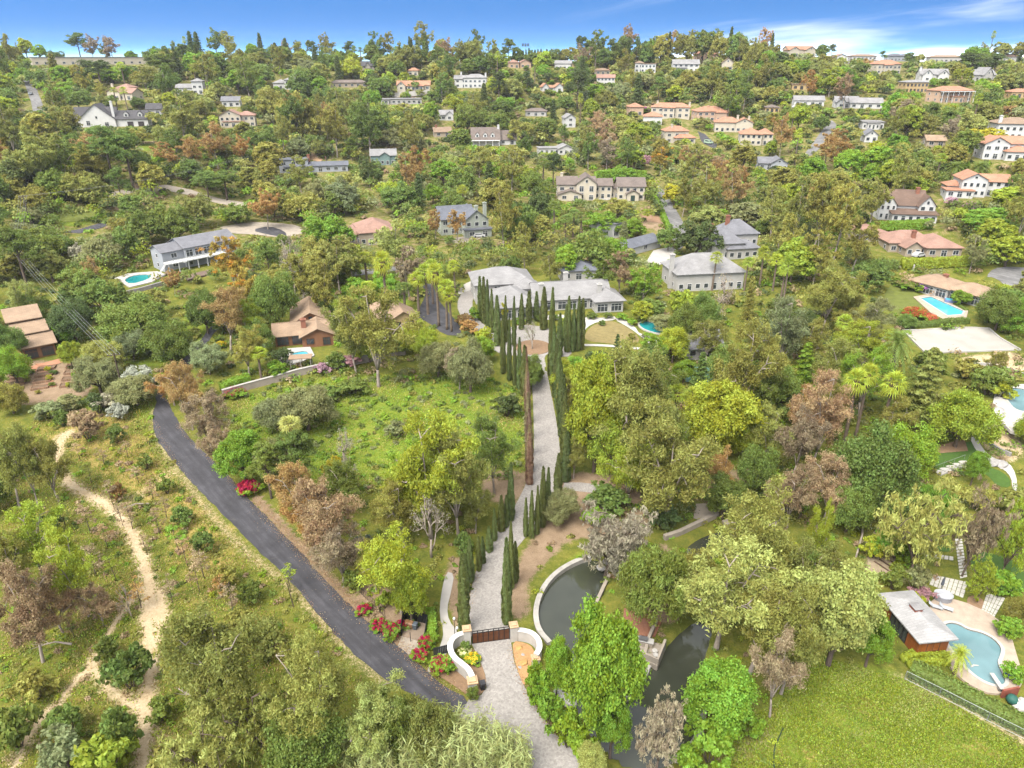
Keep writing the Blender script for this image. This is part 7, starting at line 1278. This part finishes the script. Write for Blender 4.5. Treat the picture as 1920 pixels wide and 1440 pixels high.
def agave(px, py, r, label):
    p = G(px, py); m = MB()
    for i in range(24):
        a = i * 2.4; el = R(80 - i * 3); d = Vector((math.cos(a) * math.cos(el), math.sin(a) * math.cos(el), math.sin(el))); s = Vector((-math.sin(a), math.cos(a), 0)) * r * .11; t_ = d * r; md = d * r * .45 - Vector((0, 0, .04)); m.quad((0, 0, .1), tuple(md + s), tuple(t_), tuple(md - s))
    tag(m.build('agave', plain('agave_leaf', (.07, .1, .09), .5), None, tuple(p)), label, 'agave')
agave(672, 1020, 1.6, 'blue-grey agave rosette beneath the dry brown trees'); agave(690, 1012, 1.1, 'smaller blue-grey agave rosette among the undergrowth')
# hedges: clipped, leafy all over
def hedge(pix, hgt, wd_, col, label, dens=60, lf=.16):
    path = resample(GP(pix, 1, False), .5, False); rs = np.random.RandomState(len(label)); n = int(dens * len(path) * .5 * (2 * hgt + wd_)); k = rs.randint(0, len(path) - 1, n); u = rs.rand(n); A_ = np.array([p[:] for p in path]); xy = A_[k] * (1 - u[:, None]) + A_[k + 1] * u[:, None]; d = A_[k + 1] - A_[k]; d /= np.linalg.norm(d, axis=1, keepdims=True) + 1e-9; nn = np.stack([-d[:, 1], d[:, 0]], 1)
    s = rs.uniform(0, 2 * hgt + wd_, n); side = np.where(s < hgt, -1., np.where(s > hgt + wd_, 1., 0)); zz_ = np.where(side == 0, hgt, np.where(s < hgt, s, s - hgt - wd_)); off = np.where(side == 0, s - hgt - wd_ / 2, side * wd_ / 2)
    lump = 1 + .12 * np.sin(xy[:, 0] * 1.7 + xy[:, 1] * 1.3) + .1 * np.sin(xy[:, 1] * 3.1 - xy[:, 0] * 2.3); off *= lump; zz_ = zz_ * (.93 + .12 * (lump - .9)); pos = np.concatenate([xy + nn * off[:, None], (hza(xy[:, 0], xy[:, 1]) + zz_)[:, None]], 1) + rs.normal(size=(n, 3)) * .07
    N_ = unit(np.concatenate([nn * side[:, None], np.where(side == 0, 1., .25)[:, None]], 1) + rs.normal(size=(n, 3)) * .35); o_ = path[0]; z_ = hz(o_.x, o_.y); pos -= np.array([o_.x, o_.y, z_])
    core = MB(); cm_ = wallmesh('core', path, wd_ * .8, -.2, hgt * .9, LEAF); 
    core.v = [tuple(np.array(v.co) - np.array([o_.x, o_.y, z_])) for v in cm_.vertices]; core.f = [tuple(p.vertices) for p in cm_.polygons]; bpy.data.meshes.remove(cm_)
    me = leafmesh('hedge', pos, N_, lf, lf * .6, rs, rs.rand(n), extra=core, mats=[LEAF, LEAF]); o = obj('hedge', me, None, (o_.x, o_.y, z_)); c = CLR[col]; o.color = (*c, 1); tag(o, label, 'hedge')
    EXC.append([(a[0] - 8, a[1] - 6) for a in Q(pix)] + [(a[0] + 8, a[1] + 6) for a in Q(pix)][::-1])
hedge('1705,1262 1760,1288 1830,1325 1930,1375', 1.8, 2.2, 'gr', 'leafy green hedge behind the chain link fence', 40); hedge('1690,1240 1715,1230 1742,1228', .9, 1.0, 'yg', 'clipped yellow-green hedge left of the cedar pool house'); hedge('1702,1252 1740,1242 1778,1246', .9, 1.0, 'yg', 'clipped yellow-green hedge below the cedar pool house'); hedge('1745,1230 1778,1234', .8, .9, 'yg', 'short clipped hedge under the pool house wall')
hedge('1690,502 1750,500 1815,497', 3, 2.5, 'yg', 'tall clipped hedge behind the low white ranch house', 16, .3); hedge('1600,506 1680,505', 3, 2.5, 'gr', 'tall dark hedge left of the low white ranch house', 16, .3); hedge('1695,615 1760,610 1815,606', 1.6, 1.4, 'gr', 'low clipped hedge between pool lawn and sports court', 30, .2); hedge('1625,432 1690,430 1745,426', 3, 3, 'bg', 'long rounded hedge below the brown-shingled house', 12, .35); hedge('1752,543 1782,558', .8, 1.2, 'ye', 'small golden hedge beside the rectangular pool', 40, .15); hedge('1790,572 1812,584', .8, 1.2, 'gr', 'small green hedge right of the spa', 40, .15)
hedge('1115,338 1170,332 1212,336', 4, 3, 'bg', 'tall rounded hedge behind the cream estate house', 8, .45); hedge('1245,500 1262,492', 1.5, 1.2, 'gr', 'low clipped hedge by the concrete forecourt', 25, .22); hedge('850,180 905,179', 2.2, 2, 'gr', 'clipped hedge below the white colonial house', 6, .5); hedge('410,250 500,246', 2, 2, 'gr', 'clipped hedge below the cream villa with the white porch', 6, .5); hedge('418,735 440,724 470,716', 2, 2.2, 'bg', 'glossy green hedge at the left end of the retaining wall', 30, .2); hedge('1672,1070 1690,1055 1715,1046', .8, .9, 'yg', 'low clipped hedge along the timber steps'); hedge('1255,438 1240,400 1225,372', 2, 1.6, 'bg', 'hedge lining the pale curving road', 12, .3)
hedge('806,1150 812,1180 806,1205', 1.3, 1.4, 'bg', 'leafy green hedge right of the bin enclosure', 50); hedge('1875,540 1900,550 1925,562', 1.2, 3, 'yg', 'rounded yellow-green planting inside the curved drive', 16, .3)
# giant reeds in the foreground
def reeds(px, py, r, hgt, n, label):
    p = G(px, py); rs = np.random.RandomState(int(px)); P_ = []; N_ = []; st = MB()
    for i in range(n):
        a = rs.uniform(0, 6.28); q = r * math.sqrt(rs.rand()); x, y = q * math.cos(a), q * math.sin(a); h_ = hgt * rs.uniform(.65, 1.05); lx, ly = rs.normal(0, .5, 2); top = np.array([x + lx, y + ly, h_]); st.tube([(x, y, -.1), (x + lx * .3, y + ly * .3, h_ * .6), tuple(top)], [.025, .02, .008], 3, False)
        for k in range(15): t_ = .3 + .7 * k / 14; b = rs.uniform(0, 6.28); o_ = np.array([math.cos(b), math.sin(b), .35]) * .3; P_.append(np.array([x + lx * t_ * t_, y + ly * t_ * t_, h_ * t_]) + o_); N_.append(np.array([-math.sin(b) * .5, math.cos(b) * .5, .8]))
    P_ = np.array(P_); N_ = unit(np.array(N_)); me = leafmesh('foliage', P_, N_, .55, .06, rs, rs.rand(len(P_)), down=-1.8); e = empty('giant_reed', (p.x, p.y, p.z)); tag(e, label, 'reeds', 'giant reeds in the foreground'); o = obj('foliage', me, e); o.color = (.29, .32, .12, 1); st.build('stems', plain('reed_stem', (.3, .27, .12), .8), e)
for a_ in ((690, 1446, 3.0, 5.2, 90, 'leftmost clump of tall pale reeds at the bottom edge'), (745, 1442, 2.8, 6.0, 110, 'second clump of tall pale reeds from the left'), (800, 1438, 2.8, 6.6, 120, 'third clump of tall pale reeds from the left'), (852, 1438, 2.8, 7.2, 130, 'tallest clump of pale reeds at the bottom edge'), (905, 1442, 2.6, 6.8, 120, 'clump of pale reeds left of the forecourt corner'), (955, 1450, 2.4, 6.0, 110, 'rightmost clump of pale reeds before the forecourt')): reeds(*a_)
# fallen branches
def dead_branch(px, py, rz, L_, label):
    p = G(px, py); rs = np.random.RandomState(int(px)); m = MB(); m.tube([(0, 0, 1.4), (L_ * .5, .2, 1.2), (L_, 0, .3)], [.05, .1, .17], 6)
    for i in range(5): t_ = rs.uniform(0, .5); a = rs.uniform(-.8, .8); m.tube([(L_ * t_, 0, 1.35 - t_ * .3), (L_ * t_ - 1.4 * math.cos(a), 1.4 * math.sin(a), 1.5 + rs.uniform(-.2, .5))], [.05, .015], 5)
    o = m.build('fallen_branch', BARKP, None, tuple(p)); o.rotation_euler = (0, 0, rz); tag(o, label, 'branch')
dead_branch(335, 1305, -.5, 5, 'bleached fallen branch among the foreground eucalyptus'); dead_branch(235, 965, .8, 4, 'thin bleached branch lying across the dirt trail'); dead_branch(80, 1225, .4, 3.5, 'bleached branch beside the white-trunked tree on the left')

EXC.append(Q('0,676 120,660 190,700 172,748 60,768 0,764')); EXC.append(Q('20,640 120,640 125,700 30,700'))
# ------------------------------------------------------------------ scattered hillside trees, each its own thing
def ok_spot(px, py, X, Y, z, Ht, W, slack=.44):
    for e_ in EXC:
        if pin(px, py, e_): return False
    u, vt = proj(X, Y, z + Ht); d = depth(Y, z); hw = W * F / d * .5; _, vb = proj(X, Y, z)
    for x0, y0, x1, y1, yy, *fr in KEEP:
        if yy > Y - 1 and u + hw * .8 > x0 and u - hw * .8 < x1 and vb > y0 and vt < y1 - (y1 - y0) * (fr[0] if fr else .3): return False
    for (x, y, r) in TR:
        if abs(x - X) < 14 and abs(y - Y) < 18 and math.hypot(x - X, (y - Y) * .8) < (r + W * .5) * slack: return False
    return True
ROADKEEP = [('1208,338 1292,470', 6), ('1506,222 1572,294', 5), ('41,142 80,218', 5)]
for x0, y0, x1, y1, yy in ((1228, 350, 1290, 468, 0), (1510, 225, 1570, 292, 0), (42, 148, 78, 210, 0), (790, 540, 862, 615, 0), (1312, 252, 1342, 276, 0), (410, 424, 565, 442, 0), (1012, 596, 1150, 650, 0), (1660, 545, 1815, 615, 0), (1700, 622, 1900, 660, 0), (858, 530, 900, 620, 0), (1228, 468, 1262, 490, 0), (1855, 505, 1920, 545, 0), (220, 262, 290, 280, 0), (118, 420, 205, 436, 0), (1750, 832, 1905, 920, 0), (1735, 1005, 1920, 1160, 0), (1862, 690, 1920, 800, 0), (300, 344, 450, 388, 0), (1245, 965, 1345, 1010, 0)): KEEP.append((x0, y0, x1, y1, G((x0 + x1) / 2, (y0 + y1) / 2).y, .12))
MEAD = Q('415,760 470,735 620,695 700,700 860,690 985,735 1000,905 880,905 700,930 520,905 440,860'); LEFTS = Q('0,800 80,760 290,740 300,820 480,1035 640,1215 560,1440 0,1440'); FRONT = Q('0,1040 300,1000 640,1200 1000,1000 1920,1040 1920,1440 0,1440')
MIX = {'far': 'E ol,B gr,O gr,O gr,O ol,B yg,B ol,P dk,W sg,O bg,O gr,B gr,B ol,E gr,E ol,C dk,E gr,W ol,B bg,W pg,B yg,E br,E ol,F yg,B bg,W ol,P gr,C dk,O yg', 'left': 'E ol,W sg,O gr,B ol,P gr,E ru,O ol,B gr,W ol,O gr,B gr,O ol', 'right': 'E ol,E ol,B ol,B yg,O gr,B gr,B bg,E ru,O bg,F yg,W pg,B ol,O gr,O ol'}
def scatter(y0, y1, rows_at, sizes, prob):
    y = y0
    while y < y1:
        st = rows_at(y); x = -20 + rnd.uniform(0, st)
        while x < 1940:
            px, py = x + rnd.uniform(-.35, .35) * st, y + rnd.uniform(-.4, .4) * st * .55; x += st
            if rnd.random() > prob: continue
            if pin(px, py, MEAD) or pin(px, py, LEFTS) or pin(px, py, FRONT): continue
            P_ = G(px, py); 
            if P_.y > 655: continue
            mixk = 'left' if px < 620 and py > 240 else 'right' if px > 1250 else 'far'; k, c = rnd.choice(MIX[mixk].split(',')).split(); k = KC[k]
            HMW = {'eucalyptus': ((9, 17), .62), 'broadleaf': ((6, 10), .85), 'oak': ((5, 9), 1.15), 'pine': ((9, 15), .62), 'pepper': ((5, 8.5), 1.05), 'fan_palm': ((8, 13), .36), 'conifer': ((9, 14), .4)}
            if vcount.get(k, 0) >= 288: k = next((q for q in rnd.sample(['broadleaf', 'pepper', 'eucalyptus', 'oak', 'pine', 'conifer'], 6) if vcount.get(q, 0) < 288), None)
            if k is None: continue
            hm, wr = HMW[k]
            for tr_ in range(4):
                s_ = sizes * (1, .75, .5, .33)[tr_]; Ht = rnd.uniform(*hm) * s_; W = Ht * wr * rnd.uniform(.85, 1.2)
                if k == 'fan_palm': W = 4 * min(1, s_ + .2)
                if tr_ >= 2: k = 'shrub' if tr_ == 3 or vcount.get('oak', 0) > 288 else 'oak'; W = Ht * 1.2; c = c if c in ('ol', 'gr', 'bg', 'yg', 'sg', 'dk', 'ru') else 'gr'
                if ok_spot(px, py, P_.x, P_.y, P_.z, Ht, W): plant(k, P_.x, P_.y, Ht, W, c); break
        y += rows_at(y) * .55
scatter(107, 118, lambda y: 23, 1.7, .95)
scatter(119, 300, lambda y: 23 + (y - 114) * .12, 1.7, .97)
scatter(300, 560, lambda y: 44 + (y - 300) * .10, 1.38, .95)
scatter(560, 1010, lambda y: 66 + (y - 560) * .05, 1.0, .8)

# ------------------------------------------------------------------ undergrowth and grass, uncountable
def in_any(px, py, pl): return any(pin(px, py, e_) for e_ in pl)
def on_trail(x, y): return any(poly_dist(np.array([x]), np.array([y]), t_, False)[0] < w_ * .6 for t_, w_ in TRAILS)
def woodland(n, seed):
    rs = np.random.RandomState(seed); PP = []; NN = []; TT = []; CC = []; cols = ['gr', 'ol', 'gr', 'dk', 'sg', 'ol', 'bg', 'yg', 'pg', 'gr']
    for _ in range(n):
        py = 116 + 420 * rs.rand() ** 1.7; px = rs.uniform(-10, 1930); P_ = G(px, py)
        if P_.y > 655: continue
        Ht = rs.uniform(3.5, 8); W = Ht * rs.uniform(.9, 1.3)
        if not ok_spot(px, py, P_.x, P_.y, P_.z, Ht, W, .3): continue
        k = 8; D = fib(k, rs, -.2); C_ = D * np.array([W * .32, W * .32, Ht * .32]) * rs.uniform(.7, 1.1, (k, 1)) + np.array([P_.x, P_.y, P_.z + Ht * .55]); p_, n_, t_ = clump_leaves(C_, np.full(k, W * .22), 16, rs, .8, .75, .4, .5)
        PP.append(p_); NN.append(n_); TT.append(t_); CC.append(np.repeat((np.array(CLR[cols[rs.randint(len(cols))]]) * rs.uniform(.75, 1.2))[None], len(p_), 0))
    P_ = np.vstack(PP); me = leafmesh('hillside_woodland', P_, np.vstack(NN), np.maximum(.34, .0017 * P_[:, 1]), np.maximum(.23, .00115 * P_[:, 1]), rs, np.concatenate(TT), col=np.vstack(CC), mat=LEAFC); tag(obj('hillside_woodland', me), 'dense small trees massed between the larger hillside trees', 'woodland', kind='stuff'); print('woodland', len(PP))
woodland(4800, 21)
def undergrowth(name, label, cat, boxes, seed, cols, lift=0):
    rs = np.random.RandomState(seed); PP = []; NN = []; TT = []; CC = []
    for (x0, y0, x1, y1, n, r0, r1, per, poly) in boxes:
        pl = Q(poly) if poly else None
        for _ in range(n):
            px, py = rs.uniform(x0, x1), rs.uniform(y0, y1)
            if (pl and not pin(px, py, pl)) or in_any(px, py, EXC): continue
            P_ = G(px, py)
            if P_.y > 660 or (P_.y < 130 and P_.x < 0 and on_trail(P_.x, P_.y)): continue
            r = rs.uniform(r0, r1); C_ = np.array([[P_.x, P_.y, P_.z + r * .25]]) + rs.normal(size=(3, 3)) * np.array([r * .4, r * .4, r * .1]); p_, n_, t_ = clump_leaves(C_, np.full(3, r * .7), per // 3, rs, .75, .7, .5, .4)
            PP.append(p_); NN.append(n_); TT.append(t_); c = np.array(CLR[cols[rs.randint(len(cols))]]) * rs.uniform(.75, 1.2); CC.append(np.repeat(c[None], len(p_), 0))
    P_ = np.vstack(PP); me = leafmesh(name, P_, np.vstack(NN), np.maximum(.1, .0022 * (P_[:, 1])) * 1.0, np.maximum(.06, .0014 * P_[:, 1]), rs, np.concatenate(TT), col=np.vstack(CC), mat=LEAFC); tag(obj(name, me), label, cat, kind='stuff')
undergrowth('hillside_scrub', 'mixed low scrub filling the gaps between hillside trees', 'scrub', [(0, 125, 1920, 300, 1100, 1.4, 3.2, 33, None), (0, 300, 1920, 560, 1900, 1.0, 2.6, 42, None), (0, 560, 420, 760, 320, .7, 1.6, 48, None), (1150, 560, 1920, 1000, 760, .8, 2.0, 54, None), (420, 540, 900, 720, 340, .7, 1.6, 48, None)], 3, ['gr', 'ol', 'gr', 'bg', 'dk', 'sg', 'ol', 'br'])
undergrowth('weeds', 'low weeds and brambles over the dry left slope', 'weeds', [(0, 780, 640, 1440, 900, .25, .9, 60, '0,820 80,770 285,750 300,840 400,985 545,1110 640,1215 700,1300 680,1440 0,1440'), (640, 900, 900, 1180, 160, .3, .9, 54, None), (1000, 960, 1460, 1440, 260, .3, .8, 54, None), (1460, 960, 1760, 1240, 160, .3, .9, 54, None)], 5, ['gr', 'ol', 'yg', 'ol', 'bg', 'br'])
undergrowth('meadow_weeds', 'lush green weeds over the walled meadow', 'weeds', [(420, 690, 1000, 930, 620, .3, 1.0, 54, '415,765 470,735 620,695 700,700 860,690 985,735 990,900 880,905 700,930 520,905 440,860')], 6, ['bg', 'gr', 'gr', 'ol', 'sg', 'bg', 'gr'])
def grass(name, label, pix, n, h0, h1, cols, seed):
    rs = np.random.RandomState(seed); pl = Q(pix); g_ = GP(pix); xs = [p.x for p in g_]; ys = [p.y for p in g_]; gl_ = [tuple(p) for p in g_]; X = rs.uniform(min(xs), max(xs), n * 3); Y = rs.uniform(min(ys), max(ys), n * 3); k = poly_in(X, Y, gl_)
    wv = np.sin(X * .31 + 1.7 * np.sin(Y * .23)) * np.sin(Y * .37 + 1.3 * np.sin(X * .19)) + rs.normal(size=len(X)) * .5; k &= wv > -.6; X, Y, wv = X[k][:n], Y[k][:n], wv[k][:n]; m_ = len(X)
    for pe in (POND, POND2):
        kk = ~poly_in(X, Y, pe); X, Y, wv = X[kk], Y[kk], wv[kk]
    for pe in EXC:
        if len(pe) > 3:
            d_ = Y * CT + (CZ - hza(X, Y)) * ST; U_ = 960 + F * X / d_; V_ = 720 - F * (Y * ST + (hza(X, Y) - CZ) * CT) / d_; kk = ~poly_in(U_, V_, pe); X, Y, wv = X[kk], Y[kk], wv[kk]
    for t_, w_ in TRAILS: kk = poly_dist(X, Y, t_, False) > w_ * (.22 + .25 * rs.rand(len(X))); X, Y, wv = X[kk], Y[kk], wv[kk]
    m_ = len(X); Z = hza(X, Y); hh = rs.uniform(h0, h1, m_); a = rs.uniform(0, 6.28, m_); P_ = np.stack([X, Y, Z + hh * .45], 1); N_ = unit(np.stack([np.cos(a), np.sin(a), rs.uniform(.2, .9, m_)], 1)); ci = np.clip(((wv + 1.2) / 2.4 * len(cols)).astype(int), 0, len(cols) - 1); C_ = np.array([CLR[c] for c in cols])[ci] * rs.uniform(.8, 1.2, (m_, 1)); me = leafmesh(name, P_, N_, hh * .6, .05 + hh * .09, rs, rs.rand(m_), col=C_, mat=LEAFC, down=-2.5); tag(obj(name, me), label, 'grass', kind='stuff')
CLR['lg'] = (.17, .235, .022); CLR['st'] = (.34, .26, .1)
grass('lawn_grass', 'bright uneven grass of the open lawn, lower right', '1360,1450 1365,1370 1470,1310 1480,1245 1560,1238 1690,1272 1800,1328 1925,1400 1925,1450', 60000, .1, .26, ['st', 'ol', 'lg', 'yg', 'lg', 'pg'], 11)
grass('slope_grass', 'patchy dry grass over the left slope', '0,850 80,770 285,745 292,830 400,980 545,1110 640,1215 700,1300 680,1445 0,1445', 52000, .12, .4, ['yg', 'ol', 'lg', 'st', 'yg', 'st'], 12)
grass('meadow_grass', 'green grass in the walled meadow', '415,765 470,740 620,702 700,705 860,695 985,740 990,900 880,905 700,930 520,905 440,860', 30000, .15, .45, ['bg', 'lg', 'bg', 'yg', 'pg', 'st'], 13)

# ------------------------------------------------------------------ labels of the plants: what each is and where it stands, counted out from a landmark
LM = [(h['short'], (h['box'][0] + h['box'][2]) / 2, (h['box'][1] + h['box'][3]) / 2) for h in HOUSES]
LM += [('the wooden driveway gate', 920, 1190), ('the S-shaped white wall', 860, 1240), ('the kidney pool', 1825, 1230), ('the brick pond terrace', 1205, 1170), ('the concrete weir wall', 1295, 990), ('the round turning island', 1000, 652), ('the white sports court', 1800, 640), ('the lane bend on the left', 292, 800), ('the dark meadow power pole', 232, 710), ('the bin enclosure', 776, 1180), ('the left curved pond rim', 1010, 1130), ('the bright lawn hose', 1458, 1400), ('the stepping pavers', 1802, 1045), ('the turf ramp steps', 1785, 876), ('the raised vegetable beds', 90, 715), ('the retaining wall', 590, 700), ('the dirt trail fork', 175, 1240), ('the floodlight mast', 985, 95), ('the rectangular pool', 1765, 577), ('the lagoon pool', 1905, 750), ('the winding hill road', 1540, 258), ('the far left street', 62, 180), ('the cobbled side path', 1095, 915), ('the yellow marker posts', 262, 780), ('the lower meadow edge', 700, 900), ('the bend of the dirt trail', 250, 1000), ('the straight upper drive', 1018, 770), ('the curve of the lower drive', 950, 1010), ('the dry oval lawn', 1145, 625), ('the left pond rocks', 1140, 1060)]
ORD = ['nearest', 'second', 'third', 'fourth', 'fifth', 'sixth', 'seventh', 'eighth', 'ninth', 'tenth', 'eleventh', 'twelfth', 'thirteenth', 'fourteenth', 'fifteenth', 'sixteenth', 'seventeenth', 'eighteenth', 'nineteenth', 'twentieth']
grp = {}
for p_ in PLANTS:
    if p_['label']: continue
    best = min(LM, key=lambda l: math.hypot(l[1] - p_['px'], (l[2] - p_['py']) * 1.3)); dx, dy = p_['px'] - best[1], (p_['py'] - best[2]) * 1.3
    dr = ('left of' if dx < 0 else 'right of') if abs(dx) > abs(dy) else ('above' if dy < 0 else 'below')
    grp.setdefault((p_['kind'], p_['col'], best[0], dr), []).append((math.hypot(dx, dy), p_))
for (kd, c, lm, dr), ls in grp.items():
    ls.sort(key=lambda t: t[0])
    for i, (_, p_) in enumerate(ls):
        cw_ = CWORD[c] if kd != 'cypress' else ('slim dark green' if c in ('dk', 'cy') else 'dead brown' )
        if kd == 'cypress' and p_['o'].children and p_['o'].children[-1].color[0] > .1: cw_ = 'dry brown'
        nm_ = f'{cw_} {KWORD[kd]}'
        p_['o']['label'] = f'{nm_} standing {dr} {lm}' if len(ls) == 1 else f'{ORD[min(i, 19)]} {nm_} {dr} {lm}' if i else f'{nm_} nearest {lm}, {dr} it'
seen = {}
for p_ in PLANTS:
    lb = p_['o']['label']; seen.setdefault(lb, []).append(p_['o'])
for lb, os_ in seen.items():
    if len(os_) > 1:
        for i, o in enumerate(os_[1:]): o['label'] = lb + f', {ORD[min(i + 1, 19)]} from the left'
hb = MB(); hb.box(-1500, 1500, -80, 1500, -12, 110); hm = bpy.data.materials.new('haze'); hm.use_nodes = True; hn = hm.node_tree; hn.nodes.clear(); hv = hn.nodes.new('ShaderNodeVolumePrincipled'); hv.inputs['Color'].default_value = (.9, .93, 1, 1); hv.inputs['Density'].default_value = .00007; hv.inputs['Anisotropy'].default_value = .2; ho = hn.nodes.new('ShaderNodeOutputMaterial'); hn.links.new(hv.outputs[0], ho.inputs['Volume'])
tag(hb.build('haze', hm), 'thin pale air over the whole valley', 'haze', kind='stuff')
print('PLANTS', len(PLANTS), 'objects', len(bpy.data.objects), 'tris', sum(len(m.loops) - 2 * len(m.polygons) for m in bpy.data.meshes))
